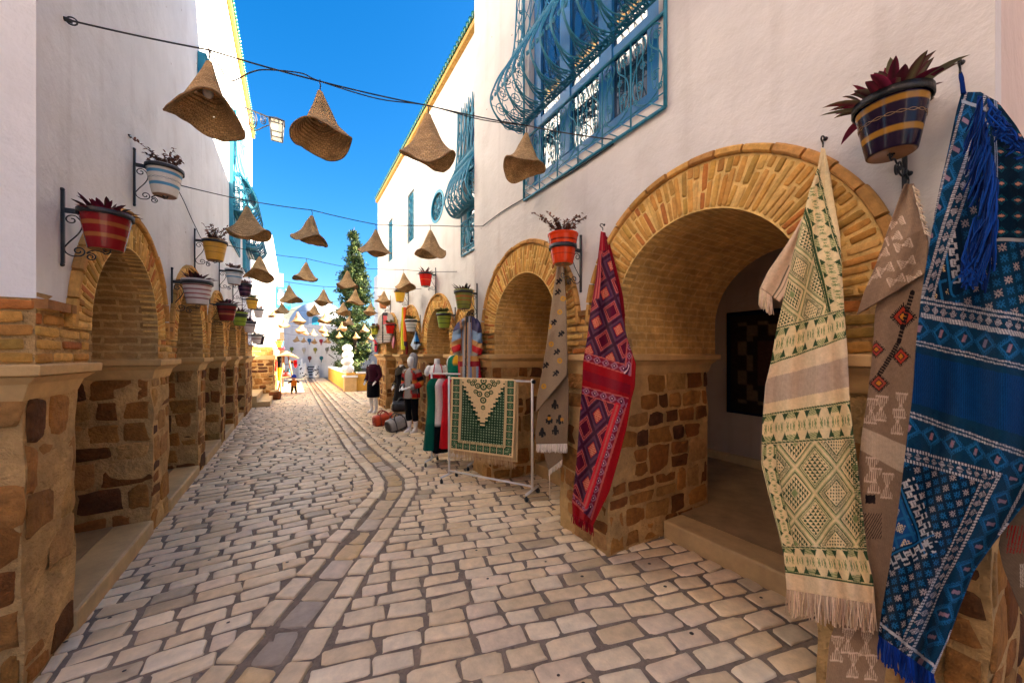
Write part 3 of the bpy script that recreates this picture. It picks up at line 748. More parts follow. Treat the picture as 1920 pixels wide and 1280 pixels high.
def lay_rows(region, ang, y_from, y_to, x_lo, x_hi, rowh=.138, lens=(.20, .33), joint=.024):
    """courses of setts along direction ang, filled into region(x,y)"""
    U = (math.cos(ang), math.sin(ang)); V = (-U[1], U[0])
    cs = [(x, y) for x in (x_lo, x_hi) for y in (y_from, y_to)]
    b0 = min(x * V[0] + y * V[1] for x, y in cs); b1 = max(x * V[0] + y * V[1] for x, y in cs)
    a0 = min(x * U[0] + y * U[1] for x, y in cs); a1 = max(x * U[0] + y * U[1] for x, y in cs)
    b = b0
    while b < b1:
        rh = rowh * rc.uniform(.86, 1.12); bc = b + rh / 2
        run = None; a = a0; runs = []
        while a < a1:
            x, y = a * U[0] + bc * V[0], a * U[1] + bc * V[1]
            if region(x, y):
                if run is None: run = [a, a]
                run[1] = a
            elif run is not None: runs.append(run); run = None
            a += .02
        if run is not None: runs.append(run)
        for (p, q) in runs:
            s = p - rc.uniform(0, .14)
            while s < q:
                ln = rc.uniform(*lens); e = s + ln
                s0 = max(s, p); e0 = min(e, q)
                if q - e0 < .08: e0 = q; e = q
                if e0 - s0 > .05:
                    m = (s0 + e0) / 2; x, y = m * U[0] + bc * V[0], m * U[1] + bc * V[1]
                    near = y < 7.5
                    if near and rc.random() < .13: drilled(x + rc.uniform(-.05, .05), y + rc.uniform(-.025, .025), .0135)
                    cobble(x, y, (e0 - s0) / 2 - joint * (1 if near else .5) * rc.uniform(.3, .6), rh / 2 - joint * (1 if near else .55) * rc.uniform(.3, .6), ang + rc.uniform(-.02, .02), near=near)
                s = e
        b += rh
GW = .285
left_reg = lambda x, y: -1.24 < x < gut_x(y) and gut_dist(x, y) > GW and y_lo < y < y_hi
def right_edge(y): return 2.98 if y < 4.9 else 2.75
right_reg = lambda x, y: x > gut_x(y) and gut_dist(x, y) > GW and x < right_edge(y) and y_lo < y < y_hi
y_lo, y_hi = .2, 13.9
lay_rows(left_reg, R(1.0), .2, 13.9, -1.3, 1.3)
y_lo, y_hi = .0, 13.9
lay_rows(right_reg, R(-15), -1.2, 14, -1.0, 3.0, rowh=.142, lens=(.21, .34), joint=.025)
y_lo, y_hi = 13.9, 30.3
lay_rows(lambda x, y: -1.3 < x < 2.0 and gut_dist(x, y) > GW and y_lo < y < y_hi, 0, 13.9, 30.3, -1.3, 2.0, rowh=.20, lens=(.26, .44))
lay_rows(lambda x, y: 2.0 < x < 4.0 and 13.1 < y < 18.2, 0, 13.1, 18.2, 2.0, 4.0, rowh=.20, lens=(.26, .44))
# border courses and the gutter slabs
WET = [srgb(214, 192, 162), srgb(216, 190, 150), srgb(212, 178, 124), srgb(206, 184, 158)]
for (x0, y0), (x1, y1) in zip(GUT[:-1], GUT[1:]):
    d = math.hypot(x1 - x0, y1 - y0); ang = math.atan2(y1 - y0, x1 - x0); nn = max(1, round(d / (.27 if y0 < 9 else .4)))
    nx_, ny_ = -math.sin(ang), math.cos(ang)
    for i in range(nn):
        t = (i + .5) / nn; x, y = x0 + (x1 - x0) * t, y0 + (y1 - y0) * t; a = d / nn / 2
        if y > 30: continue
        for sdn in (1, -1):
            o_ = .20 * sdn
            cobble(x + nx_ * o_, y + ny_ * o_, a * rc.uniform(.88, .96), .072, ang, z=.002, near=y < 8)
        cobble(x, y, a * rc.uniform(.90, .97), .095, ang, z=-.022, near=y < 8, pal=WET)
struct('cobblestones', cob, M['cobble'])
# small dark studs: drilled holes in some setts
# ------------------------------------------------------------------ hill far beyond
mb = MB(); vs_ = []; nxh, nyh = 60, 14
for j in range(nyh + 1):
    for i in range(nxh + 1):
        x = -420 + 1000 * i / nxh; y = 600 + 400 * j / nyh
        hh = 78 * math.exp(-((x - 40) / 150) ** 2) + 45 * math.exp(-((x + 150) / 120) ** 2)
        hh *= math.sin(PI * min(1, j / nyh + .02)) * (1 + .25 * mnoise.noise(Vector((x * .02, y * .02, 0))) + .1 * mnoise.noise(Vector((x * .07, y * .07, 0))))
        vs_.append((x, y, hh - 1))
mb.add(vs_, [(j * (nxh + 1) + i, j * (nxh + 1) + i + 1, (j + 1) * (nxh + 1) + i + 1, (j + 1) * (nxh + 1) + i) for j in range(nyh) for i in range(nxh)], smooth=True)
struct('hill', mb, M['hill'])
# ================================================================== cables and straw hats
rh_ = random.Random(41)
HPROF = [(.012, 0), (.020, -.008), (.036, -.05), (.056, -.10), (.078, -.15), (.102, -.20), (.127, -.245), (.152, -.282), (.180, -.315), (.210, -.345), (.236, -.366), (.250, -.374)]
def smooth_prof(pr, k=3):
    out = []
    for i in range(len(pr) - 1):
        p0 = pr[max(i - 1, 0)]; p1 = pr[i]; p2 = pr[i + 1]; p3 = pr[min(i + 2, len(pr) - 1)]
        for j in range(k):
            t = j / k
            out.append(tuple(.5 * (2 * p1[a] + (p2[a] - p0[a]) * t + (2 * p0[a] - 5 * p1[a] + 4 * p2[a] - p3[a]) * t * t + (3 * p1[a] - p0[a] - 3 * p2[a] + p3[a]) * t ** 3) for a in range(len(p1))))
    out.append(pr[-1]); return out
def crom(pts, k=6):
    return [Vector(p) for p in smooth_prof([tuple(p) for p in pts], k)]
def make_hat(label, loc, scale, front, a2, ph, seed, near, lean=(0, 0), hook=.07, zs=1.0):
    yaw = math.atan2(-loc[1], -loc[0]) + PI / 2
    t = thing('straw_hat_lampshade', label, 'lampshade', loc, 'straw hat lampshades on the cables', world_parts=False, rotz=yaw)
    t.scale = (scale, scale, scale * zs)
    mb = MB(); Rr = .25; tl = Matrix.Rotation(lean[0], 3, 'X') @ Matrix.Rotation(lean[1], 3, 'Y')
    def fn(p, an, r, z):
        q = (r / Rr) ** 2
        d = front * (-math.sin(an)) * q + a2 * math.cos(2 * (an - ph)) * q + .028 * math.sin(3 * an + seed) * q
        w = mnoise.noise(Vector((math.cos(an) * 1.6 + seed, math.sin(an) * 1.6, z * 4))) * .022 * min(1, r / .08)
        k = 1 + w / max(r, .05) - max(0, d) * .7 * q
        return tl @ Vector((p.x * k, p.y * k, p.z + d + .010 * mnoise.noise(Vector((p.x * 14, p.y * 14, seed)))))
    mb.lathe(smooth_prof(HPROF, 3 if near else 2), 56 if near else 28, fn=fn)
    sh = mb.build('shade', M['straw'], t)
    sm_ = sh.modifiers.new('thickness', 'SOLIDIFY'); sm_.thickness = .007; sm_.offset = 0
    mb = MB()
    rim = [fn(Vector((.25 * math.cos(2 * PI * k / 56), .25 * math.sin(2 * PI * k / 56), -.374)), 2 * PI * k / 56, .25, -.374) for k in range(56 if near else 56)]
    mb.tube(rim, .006, 5, closed=True); mb.build('brim_edge', M['straw_edge'], t)
    mb = MB(); h = hook / scale
    mb.tube([(0, 0, -.03), (0, 0, .02), (.004, 0, h * .5), (-.003, 0, h * .8), (0, 0, h)], .0045 / scale, 5); mb.build('hook', M['wire'], t)
    if near:
        mb = MB(); mb.tube([(0, 0, -.02), tl @ Vector((0, 0, -.15))], .004, 5); mb.tube([tl @ Vector((0, 0, -.13)), tl @ Vector((0, 0, -.175))], .016, 10); mb.build('lamp_holder', M['wire'], t)
        mb = MB(); c = tl @ Vector((0, 0, -.205)); mb.ball(c, .036, n=16); mb.build('bulb', M['bulb'], t)
    return t
ORDN = ['nearest', 'second', 'third', 'fourth', 'fifth', 'sixth', 'seventh', 'eighth', 'farthest']
POSN = {4: ['leftmost', 'second from left', 'third from left', 'rightmost'], 5: ['leftmost', 'second from left', 'middle one', 'second from right', 'rightmost'],
        6: ['leftmost', 'second from left', 'third from left', 'third from right', 'second from right', 'rightmost'],
        7: ['leftmost', 'second from left', 'third from left', 'middle one', 'third from right', 'second from right', 'rightmost']}
ROWS = [  # (Y of the cable, [(px, py, width px, front lift, wave, phase)], left anchor, right anchor)
    (3.0, [(392, 116, 143, .03, -.045, .25), (600, 172, 128, .03, .012, .5), (803, 215, 126, -.07, .05, -.3), (987, 250, 98, .03, .04, .6)]),
    (5.35, [(463, 388, 80, -.02, .045, -.3), (585, 405, 71, -.03, .045, 2.4), (705, 431, 64, -.04, .03, -.3), (807, 432, 68, -.03, .055, .5)]),
    (8.1, [(487, 481, 56, .07, -.03, .3), (574.5, 492, 48, .0, .03, .3), (651.5, 508, 44, .0, .035, .1), (757, 512, 43, .02, .04, -.5)]),
    (10.2, [(542, 535, 44, .02, .04, -.6), (607, 543, 37, .02, .04, .4), (667, 543, 40, -.03, .0, .3), (720, 546, 32, .01, .04, -.4)]),
    (13.2, [(528, 567, 24, .02, .05, .3), (590, 571, 26, .03, .05, .5), (644, 567, 28, .03, .05, -.5), (696, 568, 27, .02, .03, .1)]),
    (15.4, [(516, 578, 23, .0, .05, 1.0), (558, 585, 27, .01, .03, -.4), (609, 586, 24, .05, .04, .1), (656, 592, 23, .0, .05, .8)]),
    (18.4, [(532, 597, 21, .05, .05, .2), (566, 606, 22, .02, .05, .2), (606, 608, 18, .02, .06, .4), (641, 604, 19, .03, .05, -.6), (683, 608, 18, .0, .05, .7)]),
    (24.0, [(573, 616, 14, .02, .03, .2), (588, 617, 15, .0, .03, .3), (611, 619, 14, .02, .05, .2), (636, 622, 14, .03, .03, .2), (667, 623, 15, .0, .04, .2), (695, 626, 13, .0, .04, .3)]),
    (27.5, [(557, 630, 14, .02, .03, .2), (570, 632, 10, .0, .03, .3), (590, 634, 12, .02, .05, .2), (614.6, 632, 14, .03, .03, .2), (638.5, 634, 15, .0, .04, .2), (663, 638, 13, .0, .04, .3), (686, 634, 11, .0, .04, .3)]),
]
ANCH = [((125, 37), (1150, 262)), ((328, 345), (905, 424)), ((415, 457), (857, 509)), ((452, 512), (790, 541)), None, None, None, None, None]
for ri_, (Yr, hats) in enumerate(ROWS):
    tops = []
    for hi, (px, py, w, fr, a2, ph) in enumerate(hats):
        p = on_y(px, py, Yr); d = p.x * SN + p.y * CS
        sc = min(1.25, max(.8, w / F * d / .5 * (.80 if ri_ == 0 else .88 if ri_ < 4 else .95))); hk = .075 if ri_ < 4 else .06
        lab = 'straw hat lampshade, %s on the %s cable%s' % (POSN[len(hats)][hi], ORDN[ri_], '' if ri_ in (0, 8) else ' from the front')
        make_hat(lab, tuple(p), sc, fr, a2, ph, 3.7 * ri_ + hi * 1.3, ri_ < 2, (rh_.uniform(-.08, .08), rh_.uniform(-.12, .12)) if ri_ else ((0, .03), (0, -.06), (0, .02), (.05, .06))[hi], hook=hk, zs=(1.22, 1.15, 1.1, 1.1)[hi] if ri_ == 0 else 1.0)
        tops.append(p + Vector((0, 0, hk)))
    zt = tops[0].z; 
    if ANCH[ri_]:
        (lx, ly), (rx, ry) = ANCH[ri_]
        A = on_x(lx, ly, LX + .01); Bp = on_x(rx, ry, (RX if ri_ < 2 else BX) - .02)
        if ri_ == 0: Bp = on_x(rx, ry, RX - .05)
    else:
        A = Vector((LX if Yr < 14 else -.68, Yr, zt + .12)); Bp = Vector((8.5, Yr, tops[-1].z + .15))
    pts = [A] + tops + [Bp]; path = []
    for a, b in zip(pts[:-1], pts[1:]):
        for j in range(8):
            t_ = j / 8; q = a.lerp(b, t_); q.z -= .016 * (b - a).length * 4 * t_ * (1 - t_) * .6
            path.append(q)
    path.append(Bp)
    lab = {0: 'nearest black overhead cable, carrying the four biggest straw hats', 8: 'farthest overhead cable with seven tiny straw hats'}.get(ri_, '%s overhead cable from the front, strung with %s straw hats' % (ORDN[ri_], {4: 'four', 5: 'five', 6: 'six', 7: 'seven'}[len(hats)]))
    ct = thing('overhead_cable', lab, 'cable', tuple(A), 'overhead cables across the street')
    mb = MB(); mb.tube(path, .0055 if ri_ < 3 else .006, 5); mb.build('cable', M['wire'], ct)
    mb = MB(); mb.tube([A + Vector((-.02, 0, 0)), A, A + Vector((.02, .0, -.003))], .012, 8)
    ring = [A + Vector((.02 + .022 * math.cos(a * PI / 6), .0, .022 * math.sin(a * PI / 6))) for a in range(12)]
    mb.tube(ring, .004, 5, closed=True); mb.build('wall_eye', M['iron'], ct)
    if ri_ == 0:      # second, slacker lead between the first hats, and the twisted tail by the eye
        a, b, c_, d_ = tops[0], tops[1], tops[2], tops[3]
        q = on_y(432, 152, 3.0); mb = MB(); mb.tube(crom([a, on_y(410, 122, 3.0), q, on_y(470, 136, 3.0), on_y(500, 131, 3.0), b + Vector((-.12, 0, .012)), b, b.lerp(c_, .5) + Vector((0, 0, -.035)), c_, c_.lerp(d_, .5) + Vector((0, 0, -.03)), d_], 6), .0045, 5)
        mb.build('lamp_lead', M['wire'], ct)
    if ri_ == 1:
        mb = MB(); mb.tube(crom([Bp, on_x(940, 398, RX - .015), on_x(985, 371, RX - .015), on_x(1060, 330, RX - .015), on_x(1150, 270, RX - .015)], 6), .007, 5); mb.build('wall_lead', M['wire'], ct)
        mb = MB(); mb.tube(crom([A, on_x(345, 378, LX + .012), on_x(364, 420, LX + .012), on_x(385, 455, LX + .012), on_x(415, 459, LX + .012)], 5), .0045, 5); mb.build('wall_lead', M['wire'], ct)

# ================================================================== pots on wall brackets
def spiral(c, r0, r1, a0, a1, n=22):
    return [(c[0] + (r0 + (r1 - r0) * i / n) * math.cos(a0 + (a1 - a0) * i / n), c[1] + (r0 + (r1 - r0) * i / n) * math.sin(a0 + (a1 - a0) * i / n)) for i in range(n + 1)]
BR1 = spiral((.052, -.062), .006, .036, -2.0 + 2 * PI, -4.9 + 2 * PI - 2 * PI) + [(.095, -.075), (.098, -.11), (.075, -.16), (.035, -.215), (.014, -.25)]
BR1 = spiral((.050, -.060), .008, .034, PI * 2.6, PI * .25, 26) + [(.094, -.066), (.098, -.105), (.078, -.155), (.040, -.21), (.014, -.255)]
BR2 = [(.014, -.255), (.022, -.285), (.050, -.305), (.085, -.302)] + spiral((.082, -.268), .032, .008, -1.1, 2.4 * PI - 1.1, 24)
BR3 = spiral((.140, -.300), .008, .028, -2.3 * PI, PI * .75 - 0 * PI, 26)[:] + [(.135, -.262), (.165, -.252), (.20, -.262)] + spiral((.215, -.245), .026, .008, -1.9, 1.6 * PI, 20)
def bracket(X, sg, Y, z, s, label, group, ringr, detail=True):
    """sg=+1: wall lies towards +x, so the bracket reaches out to -x"""
    t = thing('wall_bracket', label, 'bracket', (X, Y, z), group)
    O = lambda o, dz, dy=0: (X - sg * o * s, Y + dy, z + dz * s)
    mb = MB(); w = .009 * s
    bz = [-.36, -.335, .11, .13]
    xa, xb = sorted((X - sg * .001, X - sg * .014))
    mb.box((xa, Y - w, z - .36 * s), (xb, Y + w, z + .13 * s))
    mb.ball(O(.006, .138), .014 * s, n=8); mb.ball(O(.006, -.37), .014 * s, n=8)
    mb.build('back_bar', M['iron'], t)
    mb = MB(); xa, xb = sorted((X - sg * .012, X - sg * (.215 * s - ringr + .006))); mb.box((xa, Y - .006, z - .016 * s), (xb, Y + .006, z + .016 * s)); mb.build('arm', M['iron'], t)
    mb = MB(); c = (X - sg * .215 * s, Y, 0)
    mb.lathe([(ringr, z - .018 * s), (ringr + .006, z - .018 * s), (ringr + .006, z + .018 * s), (ringr, z + .018 * s), (ringr, z - .018 * s)], 32, origin=c); mb.build('pot_ring', M['iron'], t)
    for nm, cv in (('scroll', BR1), ('scroll', BR2), ('scroll', BR3)):
        mb = MB(); k = 3 if detail else 1
        mb.tube(crom([O(o, dz) for o, dz in cv], k), .0042 * s, 5); mb.build(nm, M['iron'], t)
    return t
def leaf_blade(mb, base, dirh, length, width, rise, droop, col, col2, n=5):
    """lance-shaped leaf, folded along its rib"""
    d = Vector((math.cos(dirh), math.sin(dirh), 0)); side = Vector((-math.sin(dirh), math.cos(dirh), 0))
    V = []; cc = []
    for i in range(n + 1):
        t = i / n
        p = base + d * (length * math.cos(rise) * t) + Vector((0, 0, length * (math.sin(rise) * t - droop * t * t)))
        w = width * (math.sin(PI * min(1, .22 + .78 * t)) ** .8) * (1 if t < 1 else 0.02) * .5
        up = Vector((0, 0, 1)) * w * .5
        V += [p - side * w + up, p - Vector((0, 0, .0)), p + side * w + up]; cc += [col, col2, col]
    F_ = []
    for i in range(n):
        a = i * 3; F_ += [(a, a + 1, a + 4, a + 3), (a + 1, a + 2, a + 5, a + 4)]
    mb.add(V, F_, cc, None, 0, True)
def plant(mb, kind, c, r, s, rr):
    c = Vector(c)
    if kind == 'spiky':
        P = [srgb(86, 22, 40), srgb(66, 28, 40), srgb(104, 26, 54), srgb(60, 52, 40), srgb(78, 36, 36)]
        for i in range(int(30)):
            a = rr.uniform(0, 2 * PI); q = rr.uniform(0, .6) * r; inner = q / r
            leaf_blade(mb, c + Vector((math.cos(a) * q, math.sin(a) * q, 0)), a + rr.uniform(-.5, .5), s * rr.uniform(.12, .20), s * rr.uniform(.028, .042), rr.uniform(.5, 1.25) - inner * .5, rr.uniform(0, .35), jit(rr.choice(P), .2, rr), jit(rr.choice(P), .25, rr))
    elif kind == 'rosette':
        P = [srgb(126, 36, 66), srgb(92, 28, 48), srgb(146, 42, 78), srgb(116, 112, 82), srgb(128, 124, 98), srgb(84, 44, 50)]
        for i in range(60):
            a = rr.uniform(0, 2 * PI); q = rr.uniform(0.1, .8) * r; inner = q / r
            leaf_blade(mb, c + Vector((math.cos(a) * q, math.sin(a) * q, 0)), a + rr.uniform(-.35, .35), s * rr.uniform(.14, .25), s * rr.uniform(.036, .055), rr.uniform(.6, 1.45) - inner * .45, rr.uniform(0.05, .4), jit(rr.choice(P), .2, rr), jit(rr.choice(P), .25, rr), n=7)
    else:
        P = {'shrub': [srgb(112, 74, 60), srgb(128, 80, 66), srgb(92, 66, 50), srgb(140, 94, 74)], 'green': [srgb(120, 128, 60), srgb(96, 110, 50), srgb(140, 138, 76), srgb(110, 92, 60)], 'pink': [srgb(206, 120, 100), srgb(190, 90, 80), srgb(130, 110, 60), srgb(220, 150, 130)], 'succ': [srgb(150, 98, 88), srgb(128, 84, 74), srgb(110, 90, 76), srgb(168, 110, 98)]}[kind]
        for i in range(24):
            a = rr.uniform(0, 2 * PI); q = rr.uniform(0, .7) * r; L_ = s * rr.uniform(.08, .27 if kind == 'shrub' else .14)
            b = c + Vector((math.cos(a) * q, math.sin(a) * q, 0)); bend = rr.uniform(.15, .9)
            pts = [b + Vector((math.cos(a) * bend * L_ * t * t, math.sin(a) * bend * L_ * t * t, L_ * t * (1 - .25 * bend * t))) for t in (0, .25, .5, .75, 1)]
            mb.tube(pts, .0022 * s, 4, srgb(70, 46, 34))
            for k in range(30):
                t = rr.uniform(.1, 1.05) * 4; j = min(int(t), 3); p = pts[j].lerp(pts[j + 1], t - j)
                leaf_blade(mb, p, rr.uniform(0, 2 * PI), s * rr.uniform(.022, .04), s * rr.uniform(.014, .022), rr.uniform(-.3, 1.0), .2, jit(rr.choice(P), .3, rr), jit(rr.choice(P), .3, rr), n=2)
def potted(X, sg, Y, zring, base, bands, kind, label, seed, s=1.0, ringh=.045, glazed=True, wave=None, prim='pot'):
    """pot in its ring: zring is the ring's height, ringh how far the rim stands above the ring"""
    rr = random.Random(seed); H_, R0, R1 = .265 * s, .088 * s, .134 * s
    cx, cy = X - sg * .215 * s, Y; zb = zring + ringh * s - H_
    t = thing('potted_plant', label, 'potted plant', (cx, cy, zb), 'potted plants on wall brackets')
    prof = []; cols = []
    def colat(f):
        for (f0, f1, c) in bands:
            if f0 <= f < f1: return c
        return base
    fs = [i / 40 for i in range(41)]
    inner = srgb(120, 80, 50)
    mb = MB()
    prof = [(.012, zb + .004), (R0 * .80, zb + .004), (R0 * .92, zb), (R0, zb + .004)]; cols = [srgb(150, 110, 76)] * 3 + [base]
    for f in fs[1:]:
        r_ = R0 + (R1 - R0) * f ** .92
        if f > .93: r_ += .004 * s
        prof.append((r_, zb + H_ * f)); cols.append(colat(f))
    prof += [(R1 + .001, zb + H_ + .004), (R1 - .012, zb + H_ + .003), (R1 - .018, zb + H_ - .03 * s)]; cols += [base, base, inner]
    mb.lathe(prof, 40, origin=(cx, cy, 0), colfn=lambda i, an: cols[i])
    if wave:
        for (f, c) in wave:
            for ph in (0, PI):
                n = 150; pts = []
                for k in range(n):
                    an = 2 * PI * k / n; ff = f + .022 * math.sin(9 * an + ph); r_ = R0 + (R1 - R0) * ff ** .92 + .0005
                    pts.append((cx + r_ * math.cos(an), cy + r_ * math.sin(an), zb + H_ * ff))
                mb.tube(pts, .0016 * s, 4, c, closed=True)
    mb.build('pot', M['glaze' if glazed else 'paint_pot'], t)
    mb = MB(); mb.lathe([(.004, zb + H_ - .018 * s), (R1 - .016 * s, zb + H_ - .022 * s)], 24, origin=(cx, cy, 0), cap0=True); mb.build('soil', M['soil'], t)
    mb = MB(); plant(mb, kind, (cx, cy, zb + H_ - .03 * s), R1 * .8, s * (1.0), rr); mb.build('foliage', M['leaf'], t)
    f = (zring - zb) / H_; return t, R0 + (R1 - R0) * max(0, f) ** .92 + .003
def station(X, sg, Y, z, base, bands, kind, plab, blab, seed, **kw):
    s = kw.get('s', 1.0)
    t, rr_ = potted(X, sg, Y, z, base, bands, kind, plab, seed, **kw)
    bracket(X, sg, Y, z, s, blab, 'pot brackets along the walls', rr_, detail=Y < 8)
WH, TEAL, MUST = srgb(214, 206, 192), srgb(70, 140, 175), srgb(176, 128, 40)
LXp, BXp = LX, BX
st_l = [
    (3.03, 2.50, srgb(120, 20, 24), [(.30, .38, srgb(140, 82, 40)), (.58, .68, srgb(140, 80, 40)), (.93, 1.1, srgb(80, 24, 22))], 'spiky', 'glossy dark red pot with spiky purple leaves, lowest and nearest on the left wall', 'scrolled iron bracket holding the nearest dark red pot on the left wall', dict(ringh=.018, s=.82)),
    (4.11, 3.23, WH, [(.30, .38, TEAL), (.70, .78, TEAL)], 'shrub', 'cream pot with two blue stripes and twiggy dark shrub, high on the left wall', 'iron bracket under the cream pot with two blue stripes', dict(ringh=.018, glazed=False, s=.88, wave=[(.53, srgb(110, 120, 130))])),
    (5.19, 2.47, srgb(200, 190, 186), [(.22, .26, srgb(120, 40, 50)), (.38, .43, srgb(150, 60, 66)), (.56, .61, srgb(130, 50, 58)), (.74, .78, srgb(120, 40, 50))], 'spiky', 'white pot with thin dark red stripes and purple leaves, second lowest on the left wall', 'iron bracket holding the white pot with thin dark red stripes', dict(ringh=.035, glazed=False)),
    (6.25, 3.19, srgb(206, 150, 40), [(.36, .39, srgb(150, 96, 30)), (.62, .65, srgb(150, 96, 30))], 'shrub', 'mustard yellow pot with reddish shrub, above the second arch on the left wall', 'iron bracket holding the mustard yellow pot', dict(ringh=.02, glazed=False)),
    (7.27, 2.47, srgb(110, 34, 34), [(.35, .43, srgb(160, 96, 60)), (.6, .68, srgb(60, 22, 24))], 'spiky', 'brownish red banded pot with purple leaves hiding the third left arch', 'iron bracket holding the brownish red banded pot', dict(ringh=.02)),
    (8.13, 3.16, srgb(200, 206, 208), [(.45, .52, TEAL), (.68, .74, srgb(120, 150, 165))], 'succ', 'pale grey pot with faint blue stripes and pinkish succulents', 'iron bracket holding the pale grey pot with blue stripes', dict(ringh=.04, glazed=False)),
    (8.93, 2.47, srgb(138, 160, 40), [(.30, .35, srgb(60, 80, 30)), (.62, .74, srgb(50, 60, 26))], 'spiky', 'lime green pot with dark bands and spiky leaves on the left wall', 'iron bracket holding the lime green pot on the left wall', dict(ringh=.05, glazed=False)),
    (9.85, 3.20, srgb(48, 28, 46), [(.3, .38, srgb(96, 60, 80)), (.62, .68, srgb(90, 56, 76))], 'succ', 'dark purple pot half hidden behind the white pot with blue stripes', 'iron bracket holding the dark purple pot', dict(ringh=.02)),
    (10.9, 2.46, srgb(196, 184, 184), [(.6, .66, srgb(110, 60, 70))], 'spiky', 'greyish white pot just behind the lime green pot', 'iron bracket holding the greyish white pot behind the lime one', dict(ringh=.03, glazed=False)),
    (11.55, 3.10, srgb(214, 160, 36), [(.5, .54, srgb(160, 110, 30))], 'green', 'small bright yellow pot high on the far left wall', 'iron bracket holding the small bright yellow pot', dict(ringh=.03, glazed=False)),
    (12.9, 2.24, srgb(204, 200, 198), [(.5, .6, srgb(140, 90, 90))], 'spiky', 'white pot with tall spike, last pot on the left arcade', 'iron bracket holding the white pot with the tall spike', dict(ringh=.03, glazed=False)),
    (13.7, 3.06, srgb(216, 206, 196), [], 'pink', 'pale cream pot with pink flowers high at the end of the left wall', 'iron bracket holding the pale cream pot of pink flowers', dict(ringh=.03, glazed=False)),
    (14.15, 2.24, srgb(40, 30, 38), [], 'spiky', 'near black pot beside the white pot with the tall spike', 'iron bracket holding the near black pot', dict(ringh=.03)),
]
for i, (Y, z, base, bands, kind, pl, bl, kw) in enumerate(st_l): station(LX, -1, Y, z, base, bands, kind, pl, bl, 100 + i, **kw)
ORG_ = srgb(206, 60, 20)
st_r = [
    (RX, .50, 2.73, srgb(28, 14, 36), [(.27, .36, srgb(150, 106, 34)), (.74, .83, srgb(150, 106, 34)), (.93, 1.1, srgb(60, 44, 44))], 'rosette', 'big dark purple pot with two yellow bands and long leaves, nearest on the right', 'dark iron bracket behind the dark purple pot with yellow bands', dict(ringh=.018, s=.86, wave=[(.56, srgb(150, 120, 90))])),
    (RX, 2.60, 2.655, ORG_, [(.74, .80, srgb(120, 34, 14)), (.60, .64, srgb(120, 34, 14)), (.28, .32, srgb(150, 40, 14))], 'shrub', 'orange red pot with twiggy dark shrub beside the red rug', 'scrolled iron bracket holding the orange red pot', dict(ringh=.115)),
    (RX, 4.83, 2.575, srgb(120, 122, 40), [(.42, .47, srgb(150, 84, 30)), (.6, .68, srgb(156, 90, 36)), (.2, .24, srgb(84, 84, 30))], 'spiky', 'olive green pot with orange bands at the corner above the striped jacket', 'iron bracket holding the olive green pot with orange bands', dict(ringh=.03, glazed=False)),
    (BX, 6.15, 2.39, srgb(132, 150, 44), [(.30, .35, srgb(54, 66, 26)), (.58, .64, srgb(54, 66, 26)), (.78, .9, srgb(60, 56, 28))], 'green', 'lime green pot with black stripes in front of the widest far arch', 'iron bracket holding the lime green pot with black stripes on the right', dict(ringh=.03, glazed=False)),
    (BX, 7.19, 3.30, srgb(206, 30, 20), [(.45, .5, srgb(230, 90, 40))], 'spiky', 'bright red pot high on the far right wall', 'iron bracket holding the bright red pot high on the right', dict(ringh=.02)),
    (BX, 8.24, 2.44, srgb(206, 206, 198), [(.3, .36, srgb(120, 150, 140)), (.55, .6, srgb(120, 150, 140)), (.8, .9, srgb(60, 70, 66))], 'green', 'white pot with grey green stripes beside the yellow and orange scarves', 'iron bracket holding the white pot with grey green stripes', dict(ringh=.03, glazed=False)),
    (BX, 9.24, 3.24, srgb(220, 170, 30), [], 'spiky', 'yellow pot behind a straw hat on the far right wall', 'iron bracket holding the yellow pot behind the hat', dict(ringh=.02, glazed=False)),
    (BX, 10.3, 2.50, srgb(200, 30, 24), [], 'green', 'plain red pot in front of the grey hanging cardigan', 'iron bracket holding the plain red pot by the grey cardigan', dict(ringh=.03)),
    (BX, 11.2, 3.28, srgb(190, 120, 70), [], 'succ', 'terracotta pot with red leaves hidden behind the farthest hat on the right wall', 'iron bracket holding the hidden terracotta pot', dict(ringh=.03, glazed=False)),
    (BX, 12.5, 2.57, srgb(170, 170, 40), [(.4, .46, srgb(110, 110, 30)), (.65, .7, srgb(110, 110, 30))], 'succ', 'yellow green pot at the far corner, seen against the tree', 'iron bracket holding the yellow green pot at the far corner', dict(ringh=.03, glazed=False)),
]
for i, (X, Y, z, base, bands, kind, pl, bl, kw) in enumerate(st_r): station(X, 1, Y, z, base, bands, kind, pl, bl, 200 + i, **kw)

# wall lantern on the left
lt = thing('wall_lantern', 'small lantern with milky panes hanging from a scrolled iron arm on the left wall', 'lantern', tuple(on_x(458, 210, LX)))
a = on_x(458, 210, LX); Yl = a.y; zl = a.z
e = on_y(524, 210, Yl); L_ = e.x - LX
mb = MB(); mb.tube([(LX, Yl, zl + .12), (LX + L_, Yl, zl - .0)], .022, 6); mb.tube([(LX, Yl, zl + .2), (LX, Yl, zl - .45)], .02, 6)
mb.tube([(LX + .15 * L_ + o * L_ * .32, Yl, zl - .10 + q * .6) for o, q in spiral((.2, -.1), .45, .06, 1.2, -4.2 * PI, 40)], .014, 5)
mb.tube([(LX + .52 * L_ + o * L_ * .25, Yl, zl - .04 + q * .36) for o, q in spiral((.0, -.12), .40, .06, 2.4, -3.6 * PI, 36)], .012, 5)
mb.tube(crom([(LX + .02, Yl, zl - .4), (LX + .3 * L_, Yl, zl - .42), (LX + .62 * L_, Yl, zl - .22), (LX + L_, Yl, zl - .02)], 6), .014, 5)
